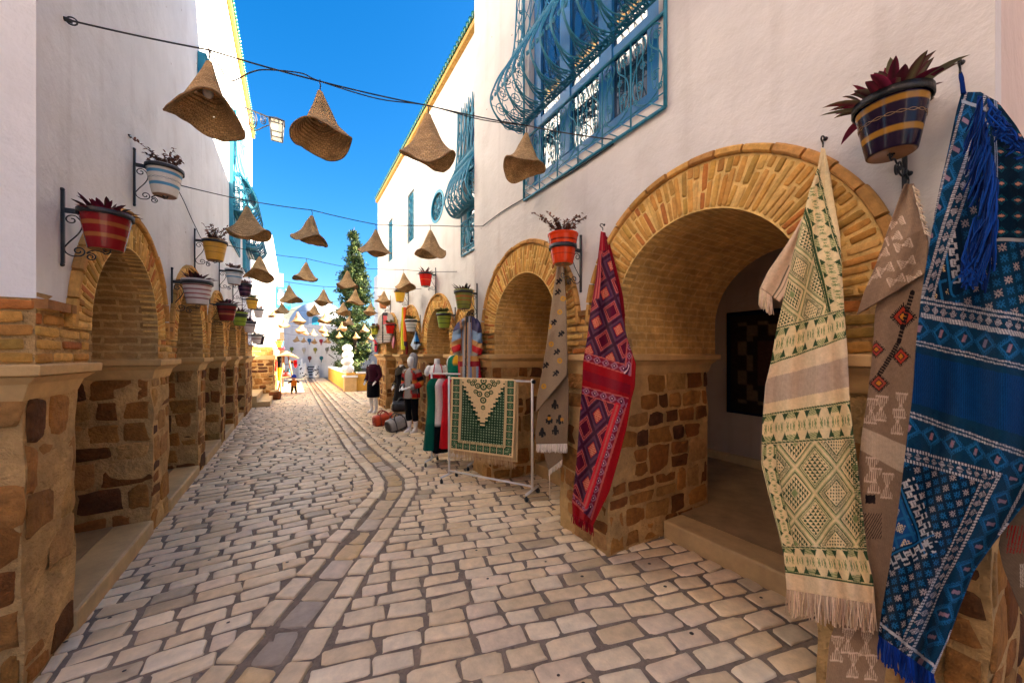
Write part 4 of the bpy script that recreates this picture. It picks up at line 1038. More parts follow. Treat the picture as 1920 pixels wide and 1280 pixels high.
mb.tube([(LX + L_ * .93 + o * .12, Yl, zl - .1 + q * .14) for o, q in spiral((0, 0), .8, .1, 1.5, -3 * PI, 24)], .010, 5)
mb.build('bracket_arm', M['iron'], lt)
lc = on_y(519, 243, Yl); d_ = lc.x * SN + lc.y * CS; hw = 10.5 / F * d_; hh = 18 / F * d_
mb = MB(); mb.add([(lc.x + sx * hw * k, Yl + sy * hw * k, lc.z + z_) for (k, z_) in ((.78, -hh), (1.0, hh * .75)) for (sx, sy) in ((-1, -1), (1, -1), (1, 1), (-1, 1))], [(3, 2, 1, 0), (4, 5, 6, 7), (0, 1, 5, 4), (1, 2, 6, 5), (2, 3, 7, 6), (3, 0, 4, 7)]); mb.build('pane', M['milk_glass'], lt)
mb = MB()
for (sx, sy) in ((-1, -1), (1, -1), (1, 1), (-1, 1)): mb.tube([(lc.x + sx * hw * .8, Yl + sy * hw * .8, lc.z - hh), (lc.x + sx * hw * 1.02, Yl + sy * hw * 1.02, lc.z + hh * .76)], .022, 5)
for (k, z_) in ((.79, -hh), (.86, -hh * .45), (.97, hh * .4), (1.02, hh * .76)):
    mb.tube([(lc.x + sx * hw * k, Yl + sy * hw * k, lc.z + z_) for (sx, sy) in ((-1, -1), (1, -1), (1, 1), (-1, 1))], .018, 5, closed=True)
for o in (-.4, .3): mb.tube([(lc.x + o * hw, Yl - hw * 1.01, lc.z + hh * .4), (lc.x + o * hw, Yl - hw * 1.04, lc.z + hh * .76)], .008, 5)
mb.add([(lc.x + sx * hw * 1.25, Yl + sy * hw * 1.25, lc.z + hh * .75) for (sx, sy) in ((-1, -1), (1, -1), (1, 1), (-1, 1))] + [(lc.x, Yl, lc.z + hh * 1.3)], [(0, 1, 4), (1, 2, 4), (2, 3, 4), (3, 0, 4), (3, 2, 1, 0)])
mb.tube([(lc.x, Yl, lc.z + hh * 1.25), (LX + L_ * .93, Yl, zl - .12)], .012, 5); mb.build('cage', M['iron'], lt)
# ================================================================== rugs and blankets
def resample(poly, n):
    P = np.array(poly, float); t = np.concatenate([[0], np.cumsum(np.hypot(*np.diff(P, axis=0).T))]); t /= t[-1]
    q = np.linspace(0, 1, n); return np.stack([np.interp(q, t, P[:, 0]), np.interp(q, t, P[:, 1])], 1)
def smooth1(a, k):
    if k < 2: return a
    pad = np.pad(a, ((k, k), (0, 0)), mode='edge'); ker = np.hanning(2 * k + 1); ker /= ker.sum()
    return np.stack([np.convolve(pad[:, i], ker, 'valid') for i in range(a.shape[1])], 1)
def rays(px, py):
    u = (px - CX) / F
    return np.stack([SN + u * CS, CS - u * SN, (CY - py) / F], -1)
def plane_pts(px, py, p0, nrm, off):
    """points of the sheet through p0 with normal nrm, pushed off along the normal"""
    r = rays(px, py); n = np.array(nrm, float); n /= np.linalg.norm(n)
    d = (np.dot(np.array(p0) - np.array(EYEV), n) + off)
    return np.array(EYEV) + r * (d / (r @ n))[..., None]
def cloth(name, root, left, right, p0, nrm, offfn, colfn, ns=110, nt=300, m='fabric', thick=.006, sm=4):
    Lp = smooth1(resample(left, nt + 1), sm); Rp = smooth1(resample(right, nt + 1), sm)
    Lp[0], Rp[0] = left[0], right[0]; Lp[-1], Rp[-1] = left[-1], right[-1]
    s = np.linspace(0, 1, ns + 1)[None, :]; t = np.linspace(0, 1, nt + 1)[:, None]
    px = Lp[:, 0:1] * (1 - s) + Rp[:, 0:1] * s; py = Lp[:, 1:2] * (1 - s) + Rp[:, 1:2] * s
    S, T = np.broadcast_to(s, px.shape), np.broadcast_to(t, px.shape)
    P = plane_pts(px, py, p0, nrm, offfn(S, T)); col = colfn(px, py, S, T)
    V = P.reshape(-1, 3) - np.array(origin_of(root)); w = ns + 1
    i, j = np.meshgrid(np.arange(ns), np.arange(nt)); a = (j * w + i).ravel()
    faces = np.stack([a, a + w, a + w + 1, a + 1], 1)
    me = bpy.data.meshes.new(name)
    me.vertices.add(len(V)); me.vertices.foreach_set('co', V.astype(np.float32).ravel())
    me.loops.add(faces.size); me.loops.foreach_set('vertex_index', faces.astype(np.int32).ravel())
    me.polygons.add(len(faces)); me.polygons.foreach_set('loop_start', np.arange(0, faces.size, 4, dtype=np.int32)); me.polygons.foreach_set('loop_total', np.full(len(faces), 4, np.int32))
    me.update(calc_edges=True)
    me.polygons.foreach_set('use_smooth', np.ones(len(faces), bool))
    ca = me.color_attributes.new('Col', 'FLOAT_COLOR', 'POINT')
    ca.data.foreach_set('color', np.concatenate([np.clip(col.reshape(-1, 3), 0, 1), np.ones((len(V), 1))], 1).astype(np.float32).ravel())
    me.materials.append(M[m]); me.validate()
    o = bpy.data.objects.new(name, me); C.objects.link(o)
    if root is not None: o.parent = root
    sd_ = o.modifiers.new('thickness', 'SOLIDIFY'); sd_.thickness = thick; sd_.offset = 0
    return o, P, px, py
def fringe(name, root, tops, length, col, r, rad=.0022, spread=.012, drift=(0, 0, 0), m='yarn'):
    mb = MB()
    for p in tops:
        p = Vector(p); L_ = length * r.uniform(.82, 1.08)
        e = p + Vector((r.uniform(-spread, spread) + drift[0], r.uniform(-spread, spread) + drift[1], -L_ + drift[2]))
        mid = p.lerp(e, .5) + Vector((r.uniform(-spread, spread) * .4, r.uniform(-spread, spread) * .4, 0))
        mb.tube([p, mid, e], [rad, rad * r.uniform(.8, 1.3), rad * .7], 4, jit(col if not isinstance(col, list) else r.choice(col), .15, r), cap=False)
    return mb.build(name, M[m], root)
A3 = lambda c: np.array(c, float)
def paint(col, mask, c): col[mask] = c
def side(px, py, a, b):
    dx, dy = b[0] - a[0], b[1] - a[1]; return ((px - a[0]) * dy - (py - a[1]) * dx) / math.hypot(dx, dy)
def seg(px, py, a, b):
    dx, dy = b[0] - a[0], b[1] - a[1]; t = np.clip(((px - a[0]) * dx + (py - a[1]) * dy) / (dx * dx + dy * dy), 0, 1)
    return np.hypot(px - a[0] - t * dx, py - a[1] - t * dy), t
def lattice(px, py, o, e1, e2):
    det = e1[0] * e2[1] - e1[1] * e2[0]; x, y = px - o[0], py - o[1]
    a = (x * e2[1] - y * e2[0]) / det; b = (-x * e1[1] + y * e1[0]) / det
    ia, ib = np.round(a), np.round(b); return ia.astype(int), ib.astype(int), a - ia, b - ib
def hook(root, p, wall_x, sg=1):
    mb = MB(); w = Vector((wall_x, p.y, p.z + .05))
    mb.tube(crom([w, w + Vector((-sg * .035, 0, .004)), w + Vector((-sg * .05, 0, -.015)), p + Vector((0, 0, .02)), p], 5), .004, 6)
    mb.ball(w, .011, n=8); return mb.build('hook', M['iron'], root)
rg_ = random.Random(77)
def start(n, c): return np.ones(n.shape + (3,)) * A3(c)

# ---- red and plum rug on the pier between the arches
def red_col(px, py, s, t):
    plum, dark, red, wine = srgb(62, 20, 42), srgb(40, 12, 24), srgb(150, 14, 22), srgb(108, 14, 30)
    pink, lav, light = srgb(186, 88, 80), srgb(92, 52, 72), srgb(212, 136, 100)
    c = start(px, plum)
    up = side(px, py, (1098, 660), (1174, 683)) > 0
    for isup, o, e1, e2 in ((True, (1134, 550), (13, 34), (-28, 20)), (False, (1121, 779), (14, 41), (-24, 23))):
        ia, ib, da, db = lattice(px, py, o, e1, e2); m = np.maximum(abs(da), abs(db)); par = (ia + ib) % 2 == 0
        z = up if isup else ~up
        for lim, c1, c2 in ((.43, lav, lav), (.38, pink, lav), (.33, wine, srgb(70, 40, 66)), (.29, pink, srgb(60, 30, 56)), (.25, dark, light), (.0, dark, light)):
            k = z & (m < lim)
            if lim: c[k & ~par] = c1; c[k & par] = c2
        k = z & par & (m < .25); dots = (np.sin(da * 50) * np.sin(db * 50)) > .12
        c[k & dots] = srgb(176, 36, 44); c[k & (m > .205)] = srgb(150, 24, 40)
        c[z & ~par & (m < .25)] = srgb(86, 14, 38)
    def strip(a0, a1, b0, b1, zone):
        """patterned border between two lines"""
        d0, tt = seg(px, py, a0, a1); d1, _ = seg(px, py, b0, b1); w = d0 + d1; f = d0 / np.maximum(w, 1e-3)
        L_ = math.hypot(a1[0] - a0[0], a1[1] - a0[1]); u = tt * L_ / 17; cu = abs((u % 1) - .5) * 2; cv = abs(f - .5) * 2
        c[zone] = srgb(120, 22, 44); dd = cu + cv
        c[zone & (abs(dd - .72) < .22)] = srgb(150, 96, 116); c[zone & (dd < .42)] = srgb(66, 22, 52); c[zone & (dd < .18)] = srgb(232, 190, 190)
        c[zone & ((d0 < 2.2) | (d1 < 2.2))] = pink
    a0, a1, b0, b1 = (1098, 660), (1174, 683), (1094, 676), (1184, 705)
    strip(a0, a1, b0, b1, (side(px, py, a0, a1) <= 0) & (side(px, py, b0, b1) > 0))
    zr = (side(px, py, (1177, 630), (1171, 684)) > 0) & (side(px, py, b0, b1) > 0) & (py > 585)
    strip((1180, 590), (1172, 684), (1192, 590), (1185, 705), zr)
    band = (side(px, py, b0, b1) <= 0) & (side(px, py, (1093, 723), (1179, 745)) > 0)
    c[band] = red; f = side(px, py, b0, b1); c[band & (f < -16) & (f > -34)] = srgb(126, 14, 32)
    c0, c1, d0, d1 = (1093, 723), (1179, 745), (1093, 739), (1158, 760)
    strip(c0, c1, d0, d1, (side(px, py, c0, c1) <= 0) & (side(px, py, d0, d1) > 0))
    rb = (side(px, py, (1158, 760), (1098, 948)) > 0) & (side(px, py, d0, d1) <= 0)
    strip((1158, 760), (1098, 948), (1178, 746), (1109, 973), rb)
    e_, _ = seg(px, py, (1158, 760), (1098, 948)); c[(abs(e_ - 3) < 2.6)] = srgb(196, 34, 46); c[e_ < 1.6] = pink
    bb = (side(px, py, (1072, 919), (1100, 949)) < 0) & (side(px, py, (1158, 760), (1098, 948)) <= 0)
    strip((1072, 919), (1098, 948), (1072, 937), (1109, 973), bb)
    out = (side(px, py, (1178, 746), (1109, 973)) > 1.5) & (py > 735) | (side(px, py, (1072, 939), (1109, 974)) < 0); c[out] = red
    outr = (side(px, py, (1192, 600), (1184, 706)) > 0) & (py > 590) & (py < 745); c[outr] = red
    lb = (s < .22) & (py < 560); c[lb] = srgb(132, 20, 44); dl = abs(s - .10); c[lb & (dl < .035)] = pink; c[lb & (abs(s - .2) < .03)] = pink
    c[(py < 470)] = srgb(150, 18, 36); c[(py < 470) & (abs(s - .3) < .06)] = pink; c[(py < 470) & (s > .6)] = srgb(110, 12, 26)
    return c
t_ = thing('rug', 'red and plum rug with diamonds, hung by one corner between the two near arches', 'rug', tuple(on_x(1130, 432, RX)))
left = [(1127, 434), (1123, 470), (1118, 520), (1108, 580), (1100, 640), (1093, 680), (1092, 715), (1090, 740), (1086, 800), (1080, 880), (1073, 940), (1074, 962)]
right = [(1135, 436), (1146, 490), (1158, 540), (1166, 590), (1176, 635), (1192, 682), (1190, 725), (1184, 746), (1175, 800), (1160, 860), (1143, 920), (1112, 985)]
offr = lambda s, t: -(.02 + .15 * np.minimum(1, t / .3) ** 1.0) - .022 * np.sin(s * 9 + t * 3) * np.minimum(1, t * 4) - .016 * np.sin(s * 16 - t * 7) * np.minimum(1, t * 4)
o, P, _, _ = cloth('woven_panel', t_, left, right, (RX, 0, 0), (1, 0, 0), offr, red_col, 110, 420)
fringe('fringe', t_, [P[-1, i] for i in range(0, 111, 1)], .085, [srgb(160, 20, 36), srgb(124, 14, 30)], rg_, .0032, .012)
sidep = []
lf = [(1134, 440), (1146, 500), (1157, 560), (1166, 592)]; rf = [(1140, 446), (1155, 500), (1168, 555), (1172, 592)]
o, P2, _, _ = cloth('folded_edge', t_, lf, rf, (RX, 0, 0), (1, 0, 0), lambda s, t: -(.015 + .10 * t) + .0 * s, lambda px, py, s, t: start(px, srgb(130, 12, 26)), 10, 60)
fringe('fringe', t_, [P2[-1, i // 2] for i in range(20)], .11, [srgb(140, 16, 30)], rg_, .0032, .012)
hook(t_, on_x(1130, 432, RX - .02), RX)

# ---- helper: bands between boundary lines given at the left and right edge
def in_band(py, s, b, k):
    y0 = b[k][0] * (1 - s) + b[k][1] * s; y1 = b[k + 1][0] * (1 - s) + b[k + 1][1] * s
    return (py >= y0) & (py < y1), (py - y0) / (y1 - y0)
CR, GR, GR2 = srgb(226, 202, 152), srgb(52, 74, 44), srgb(128, 140, 88)
def motif_band(c, m, u, f):
    """row of green hourglass and comb motifs on cream"""
    cu = (u % 1) - .5; q = abs(f - .5)
    c[m] = CR
    c[m & (abs(cu) < .36 - .0) & (q > .24) & (q < .42) & (((u * 12) % 1 < .45) | ((f * 34) % 1 < .4)) & (np.floor(u) % 2 == 0)] = GR2
    tri = (q > .17) & (q < .40) & (abs(abs(cu) - .5) < (q - .17) * 1.1)
    c[m & tri] = GR; c[m & (abs(cu) < .05) & (q < .08)] = GR2
    c[m & (abs(q - .46) < .018)] = GR; c[m & (abs(q - .43) < .012) & ((u * 10) % 1 < .5)] = GR2
    star = (abs(abs(cu) - .25) < .09) & (q < .15) & ((abs(f - .5) < .03) | (abs(abs(abs(cu) - .25) - abs(f - .5) * .6) < .03)); c[m & star] = GR2
def diamond_field(c, m, px, py, o, e1, e2):
    ia, ib, da, db = lattice(px, py, o, e1, e2); d = np.maximum(abs(da), abs(db)); kind = (ia - ib) % 3
    c[m] = CR
    c[m & (d > .40)] = srgb(176, 172, 118); c[m & (d > .465)] = CR; c[m & (abs(d - .41) < .014)] = GR
    # toothed inner frame
    tooth = (((da - db) * 17) % 1 < .5)
    c[m & (kind == 0) & (abs(d - .33) < .045) & tooth] = GR; c[m & (kind == 0) & (abs(d - .265) < .015)] = GR
    dots = (np.cos(da * 2 * PI * 8) * np.cos(db * 2 * PI * 8) > .35); c[m & (kind == 0) & (d < .22) & dots] = GR
    st = (((da * 9) % 1) > ((db * 9) % 1)); c[m & (kind == 1) & (d < .34) & (d > .10) & st] = GR; c[m & (kind == 1) & (d < .09)] = GR2
    st2 = (((da * 8) % 1) + ((db * 8) % 1) < .95); c[m & (kind == 2) & (d < .32) & st2] = GR; c[m & (kind == 2) & (abs(d - .36) < .015)] = GR2
BD = [(612, 578), (684, 634), (709, 669), (757, 725), (775, 749), (834, 823), (1022, 1025), (1073, 1100), (1200, 1200)]
def cream_col(px, py, s, t):
    c = start(px, CR)
    yb0 = BD[0][0] * (1 - s) + BD[0][1] * s
    top = py < yb0
    inl = -side(px, py, (1511, 398), (1555, 578)); m = top & (inl > 0) & (py > 392)
    diamond_field(c, m, px, py, (1500, 502), (-14, 50), (36, 31))
    outl = -side(px, py, (1533, 317), (1576, 480))
    m = top & (inl <= 0) & (outl > 0); d0, u0 = seg(px, py, (1505, 330), (1557, 590))
    w = np.maximum(outl - inl, 1); motif_band(c, m, (py - 300) / 24, np.clip(outl / w, 0, 1))
    c[top & (abs(inl) < 2) & (py > 392)] = GR; c[top & (abs(inl - 4) < 1.1) & (py > 396)] = GR; c[top & (abs(outl) < 1.6) & ((py / 3) % 1 < .65)] = GR
    m, f = in_band(py, s, BD, 0); motif_band(c, m, s * 7, f)
    m, f = in_band(py, s, BD, 1); c[m] = srgb(222, 196, 158)
    m, f = in_band(py, s, BD, 2); c[m] = np.where(((s[..., None] * 95) % 1 < .5), A3(srgb(196, 172, 146)), A3(srgb(176, 152, 130)))[m]
    m, f = in_band(py, s, BD, 3); c[m] = srgb(224, 198, 154)
    m, f = in_band(py, s, BD, 4); motif_band(c, m, s * 8, f)
    m, f = in_band(py, s, BD, 5); diamond_field(c, m, px, py, (1567, 924), (38, 48), (-38, 48))
    colm = m & (s < .17); motif_band(c, colm, f * 8, s / .17); colm = m & (s > .95); c[colm & ((f * 60) % 1 < .5)] = GR
    m, f = in_band(py, s, BD, 6); motif_band(c, m, s * 8, f)
    m, f = in_band(py, s, BD, 7); c[m] = srgb(224, 196, 156)
    return c
t_ = thing('blanket', 'cream blanket with green woven diamonds, hung at the right side of the big arch', 'blanket', tuple(on_x(1543, 275, RX)))
left = [(1540, 278), (1535, 312), (1518, 360), (1508, 400), (1487, 480), (1470, 555), (1456, 620), (1446, 680), (1436, 720), (1430, 790), (1429, 830), (1428, 870), (1440, 920), (1450, 960), (1460, 1000), (1470, 1040), (1476, 1104)]
right = [(1547, 280), (1556, 330), (1565, 390), (1574, 440), (1578, 520), (1583, 600), (1588, 660), (1592, 740), (1598, 800), (1606, 860), (1615, 950), (1625, 1040), (1636, 1090), (1639, 1131)]
offc = lambda s, t: -(.03 + .17 * np.minimum(1, t / .25)) - .022 * np.sin(s * 7 + t * 4 + 1) * np.minimum(1, t * 3) - .020 * np.sin(s * 17 - t * 5) * np.minimum(1, t * 2)
o, P, _, _ = cloth('woven_panel', t_, left, right, (RX, 0, 0), (1, 0, 0), offc, cream_col, 200, 620)
fringe('fringe', t_, [P[-1, int(i * 200 / 150)] for i in range(151)], .125, [srgb(226, 200, 168), srgb(206, 176, 146), srgb(190, 160, 132)], rg_, .0026, .010)
o, P2, _, _ = cloth('folded_corner', t_, [(1512, 396), (1490, 436), (1468, 470), (1440, 510), (1426, 540)], [(1514, 400), (1506, 450), (1494, 500), (1478, 545), (1462, 566)], (RX, 0, 0), (1, 0, 0), lambda s, t: -.10 - .03 * t - .008 * np.sin(s * 8), lambda px, py, s, t: np.where((((s > .62) & (s < .70) | (s > .78) & (s < .81))[..., None]) & (t > .6)[..., None], A3(srgb(110, 100, 80)), A3(srgb(216, 184, 150))), 30, 60)
fringe('fringe', t_, [P2[-1, i // 3] for i in range(0, 54)], .10, [srgb(222, 196, 166)], rg_, .0026, .01)
fringe('fringe', t_, [P2[j, 0] for j in range(20, 60)], .035, [srgb(222, 196, 166)], rg_, .0022, .01)
hook(t_, on_x(1543, 276, RX - .03), RX)

# ---- beige camel-hair blanket, folded over, behind the blue one
def beige_col(px, py, s, t):
    c = start(px, srgb(148, 122, 98)); n_ = np.sin(px * 1.7 + np.sin(py * .9) * 3) * np.sin(py * 2.3 + px * .3); c *= (1 + .10 * n_)[..., None]
    def comb(x, y, w, h, ang=0.):
        ca, sa = math.cos(ang), math.sin(ang); X_ = (px - x) * ca + (py - y) * sa; Y_ = -(px - x) * sa + (py - y) * ca
        q = abs(Y_) / h
        k = (q < 1) & (abs(X_) < w * (.18 + .8 * np.minimum(1, q * 1.5))) & (((X_ / w * 3.2) % 1 < .42) | (q < .12) | (abs(q - .93) < .07))
        c[k] = srgb(216, 190, 164)
    return c, comb
def beige_top(px, py, s, t):
    c, comb = beige_col(px, py, s, t)
    for x, y, a in ((1682, 418, 1.2), (1676, 447, 1.1), (1652, 478, 1.1), (1694, 460, 1.2), (1660, 505, 1.2), (1700, 492, 1.2), (1636, 520, 1.1), (1716, 520, 1.2), (1680, 525, 1.2)): comb(x, y, 9, 16, a)
    return c
def beige_low(px, py, s, t):
    c, comb = beige_col(px, py, s, t)
    for x, y in ((1634, 770), (1652, 765), (1684, 790), (1690, 760), (1640, 900), (1664, 910), (1634, 880), (1590, 1200), (1625, 1205), (1600, 1245), (1635, 1250), (1570, 1215)): comb(x, y, 12, 24, .08)
    band = (side(px, py, (1612, 798), (1706, 838)) < 0) & (side(px, py, (1612, 842), (1700, 890)) > 0); c[band] = np.where(((px * .35) % 1 < .35)[..., None], A3(srgb(196, 170, 140)), A3(srgb(206, 184, 156)))[band]
    def dia(x, y, r, cc):
        d = abs(px - x) / r + abs(py - y) / r; th_ = np.arctan2(py - y, px - x)
        c[(d < 1.25) & (d > .95) & ((th_ * 5) % 1 < .55)] = srgb(30, 24, 24); c[(d < 1) & (d > .85)] = srgb(30, 24, 24); c[d < .86] = cc; c[d < .5] = srgb(40, 34, 40); c[d < .34] = srgb(206, 130, 40)
    dia(1694, 594, 22, srgb(176, 62, 40))
    for a_, b_ in (((1712, 548), (1686, 640)), ((1686, 640), (1650, 700))):
        d, u = seg(px, py, a_, b_); c[(d < 4.5) & ((u * 14) % 1 < .8)] = srgb(34, 28, 28)
    dia(1690, 668, 16, srgb(186, 66, 46)); dia(1644, 655, 14, srgb(170, 70, 60)); dia(1648, 718, 16, srgb(160, 74, 56))
    k = (abs(px - 1636) < 18) & (abs(py - 985) < 24); c[k & ((px * .2 + py * .12) % 1 < .35)] = srgb(34, 28, 30); c[(abs(px - 1632) < 9) & (abs(py - 935) < 8)] = srgb(34, 28, 30)
    return c
t_ = thing('blanket', 'beige wool blanket with white comb motifs, folded over behind the dark purple pot', 'blanket', tuple(on_x(1703, 345, RX)))
offb = lambda s, t: -(.02 + .10 * np.minimum(1, t / .5)) - .012 * np.sin(s * 8 + 2 + t * 3)
cloth('folded_top', t_, [(1697, 345), (1680, 390), (1662, 440), (1645, 490), (1620, 548), (1607, 590)], [(1712, 345), (1726, 385), (1735, 420), (1740, 455), (1739, 490), (1734, 512)], (RX, 0, 0), (1, 0, 0), lambda s, t: offb(s, t) - .035, beige_top, 90, 130)
cloth('lower_panel', t_, [(1660, 520), (1642, 580), (1638, 650), (1628, 740), (1616, 820), (1608, 900), (1600, 1000), (1580, 1130), (1556, 1200), (1548, 1290)], [(1738, 470), (1736, 560), (1728, 650), (1722, 740), (1712, 820), (1706, 900), (1696, 1000), (1684, 1130), (1668, 1200), (1656, 1290)], (RX, 0, 0), (1, 0, 0), lambda s, t: -.125 - .008 * np.sin(s * 9), beige_low, 110, 420)
top_edge = [on_x(1712 + 22 * k / 40, 348 + 90 * k / 40, RX - .12 - .03 * k / 40) for k in range(41)]
fringe('fringe', t_, top_edge, .03, [srgb(226, 204, 176)], rg_, .0022, .008, drift=(-.01, -.012, .008))
hook(t_, on_x(1703, 345, RX - .02), RX)

# ---- big blue rug, nearest on the right
NV, DB, BB, WHT, TL = srgb(10, 50, 76), srgb(6, 34, 54), srgb(8, 64, 150), srgb(176, 172, 174), srgb(24, 92, 140)
BB1 = [(553, 597), (566, 611), (583, 628), (596, 641), (636, 690), (648, 702), (660, 714), (757, 833), (774, 852), (786, 864), (826, 912)]
def blue_col(px, py, s, t):
    c = start(px, NV); c *= (1 + .12 * np.sin(px * .9) * np.sin(py * 1.1))[..., None]
    def comb_row(m, u, f):
        cu = (u % 1) - .5; d = abs(cu) * 1.15 + abs(f - .5) * 1.15
        c[m & (d < .62) & (d > .44) & (((u * 15) % 1 < .5) ^ ((f * 9) % 1 < .2))] = TL; c[m & (abs(d - .40) < .05)] = TL
        c[m & (abs(cu * 1.6 - (f - .5) * -.4) < .12) & (abs(f - .5) < .16)] = np.where(((f * 30) % 1 < .5)[..., None], A3(srgb(150, 110, 120)), A3(srgb(120, 110, 130)))[m & (abs(cu * 1.6 - (f - .5) * -.4) < .12) & (abs(f - .5) < .16)]
    def dia_row(m, u, f):
        cu = (u % 1) - .5; d = abs(cu) * 1.9 + abs(f - .5) * 1.7
        k = m & (d < .8); c[k] = srgb(176, 168, 172); c[k & ((((cu + f) * 9) % 1 < .3) | (((cu - f) * 9) % 1 < .3))] = DB
        c[m & (abs(d - .86) < .06)] = DB
    def dline(m, u): c[m] = np.where((((u * 3.0) % 1) < .7)[..., None], A3(WHT), A3(NV))[m]
    def stars(m, u, v):
        iu, iv = np.floor(u), np.floor(v); cu, cv = (u % 1) - .5, (v % 1) - .5
        st = ((abs(cu) < .07) | (abs(cv) < .07) | (abs(abs(cu) - abs(cv)) < .06)) & (np.maximum(abs(cu), abs(cv)) < .34) & (np.maximum(abs(cu), abs(cv)) > .08)
        c[m & st] = TL; c[m & st & ((iu + iv) % 3 == 0)] = srgb(160, 146, 144)
    xx = px
    # x-based interpolation of the slanted lines (they run on past the right edge)
    fx = (px - 1712) / (1920 - 1712)
    ys = [a + (b - a) * fx for a, b in [(553, 590), (566, 603), (583, 624), (592, 634), (636, 684), (646, 694), (660, 708), (755, 818), (772, 846), (783, 857), (826, 906), (838, 900), (862, 925)]]
    B = lambda i, j: (py >= ys[i]) & (py < ys[j])
    top = py < ys[0]
    # upper field: border strip of diamonds slanting to the left edge
    a0, a1 = (1823, 256), (1722, 575); b0, b1 = (1838, 330), (1752, 600)
    l0 = -side(px, py, a0, a1); l1 = side(px, py, b0, b1)
    m = top & (l0 > 3); d_, u_ = seg(px, py, (1812, 200), (1712, 575)); comb_row(m, u_ * 7.0, np.clip((l0) / 42, 0, 1))
    m = top & (l0 <= 3) & (l0 > -3); c[m] = np.where((((py * .28) % 1) < .62)[..., None], A3(WHT), A3(DB))[m]
    m = top & (l0 <= -3) & (l0 > -17); dia_row(m, py / 24., (-l0 - 3) / 14)
    m = top & (l0 <= -17) & (l0 > -22); c[m] = np.where((((py * .28) % 1) < .62)[..., None], A3(WHT), A3(DB))[m]
    m = top & (l0 <= -22); stars(m, (px - py * .18) / 21, (py + px * .25) / 21)
    k = [(1785, 330), (1808, 540), (1925, 470)]
    d1, u1 = seg(px, py, k[0], k[1]); d2, u2 = seg(px, py, k[1], k[2])
    inbox = top & (side(px, py, k[0], k[1]) < 4) & (side(px, py, k[1], k[2]) > -4) & (l0 < -22)
    c[inbox] = DB
    for d, u, L_ in ((d1, u1, 212.), (d2, u2, 136.)):
        mm = inbox & (d < 22) & (d > 5) & (u > .03) & (u < .95); ph = (u * L_ / 21) % 1
        key = (abs(d - 8) < 2.2) & (ph < .52) | (abs(d - 18) < 2.2) & (ph > .45) | (abs(ph - .5) < .07) & (d < 20) & (d > 6) | (ph < .1) & (d < 20) & (d > 6) | (abs(d - 13) < 2) & (ph > .6) & (ph < .95)
        c[mm & key] = WHT
        c[inbox & (abs(d - 25) < 2.0)] = TL
    ins = inbox & (d1 > 30) & (d2 > 30); iu = ((px - py * .2) / 46) % 1 - .5; iv = ((py + px * .3) / 46) % 1 - .5
    c[ins & (np.maximum(abs(iu), abs(iv)) > .44)] = TL; c[ins & (abs(iu) + abs(iv) < .34) & (((iu * 9) % 1) < ((iv * 9) % 1))] = srgb(206, 176, 130)
    # border line round the head
    hd = side(px, py, (1806, 196), (1722, 520)); c[top & (abs(hd - 0) < 2.2) & (px < 1835)] = np.where((((py * .3) % 1) < .6)[..., None], A3(WHT), A3(DB))[top & (abs(hd - 0) < 2.2) & (px < 1835)]
    tl = side(px, py, (1806, 192), (1850, 206)); c[(abs(tl) < 3) & (px > 1803) & (px < 1850)] = srgb(150, 160, 170)
    # right hand part of the head: turned-over end with fish motifs
    ov = top & (px > 1856) & (py < 452 - (px - 1856) * .02)
    c[ov] = DB; q = ((px - 1860) / 34 % 1 - .5, (py / 30) % 1 - .5); mo = ov & (abs(q[0]) + abs(q[1]) * 1.2 < .40) & (abs(q[0]) + abs(q[1]) * 1.2 > .2); c[mo & (((px + py) * .22 % 1) < .6)] = srgb(20, 84, 104)
    mo = ov & (abs(q[0]) * .8 + abs(q[1]) * 1.6 < .17); c[mo] = srgb(190, 140, 120)
    c[ov & (abs(px - 1866) < 4) & ((px % 4) < 2)] = srgb(140, 150, 170); c[top & (abs(py - 450) < 3) & (px > 1856)] = srgb(170, 170, 170)
    u = (px + (py - 600) * .18) / 29
    dline(B(0, 1) & (abs(py - (ys[0] + ys[1]) / 2) > 2.0), u * 4); dia_row(B(1, 2), (px + py * .1) / 17.5, (py - ys[1]) / (ys[2] - ys[1]))
    dline(B(2, 3), u * 4); comb_row(B(3, 4), (px + py * .1) / 43, (py - ys[3]) / (ys[4] - ys[3])); dline(B(4, 5) & (abs(py - (ys[4] + ys[5]) / 2) > 1.8), u * 4)
    m = B(6, 7); c[m] = np.where((((px * .27) % 1 < .5))[..., None], A3(srgb(4, 58, 108)), A3(srgb(3, 44, 88)))[m]
    dline(B(8, 9) & (abs(py - (ys[8] + ys[9]) / 2) > 1.8), u * 4)
    # lower field
    low = py >= ys[9]
    A_, Bq, Cq = (1694, 836), (1877, 887), (1724, 1192)
    n1 = side(px, py, A_, Bq); n2 = -side(px, py, Bq, Cq)      # inside: n1<0, n2>0
    inner = low & (n1 < 0) & (n2 > 0)
    o1 = low & (n1 >= 0); comb_row(o1, (px + py * .1) / 43, np.clip((py - ys[9]) / 44, 0, 1))
    o2 = low & (n1 < 0) & (n2 <= 0); _, uu = seg(px, py, (1920, 880), (1735, 1240)); comb_row(o2, uu * 8.5, np.clip(-n2 / 46, 0, 1))
    k = o2 & (n2 < -48) & (n2 > -54); c[k] = np.where((((py * .3) % 1) < .7)[..., None], A3(WHT), A3(NV))[k]
    dmin = np.minimum(-n1, n2)
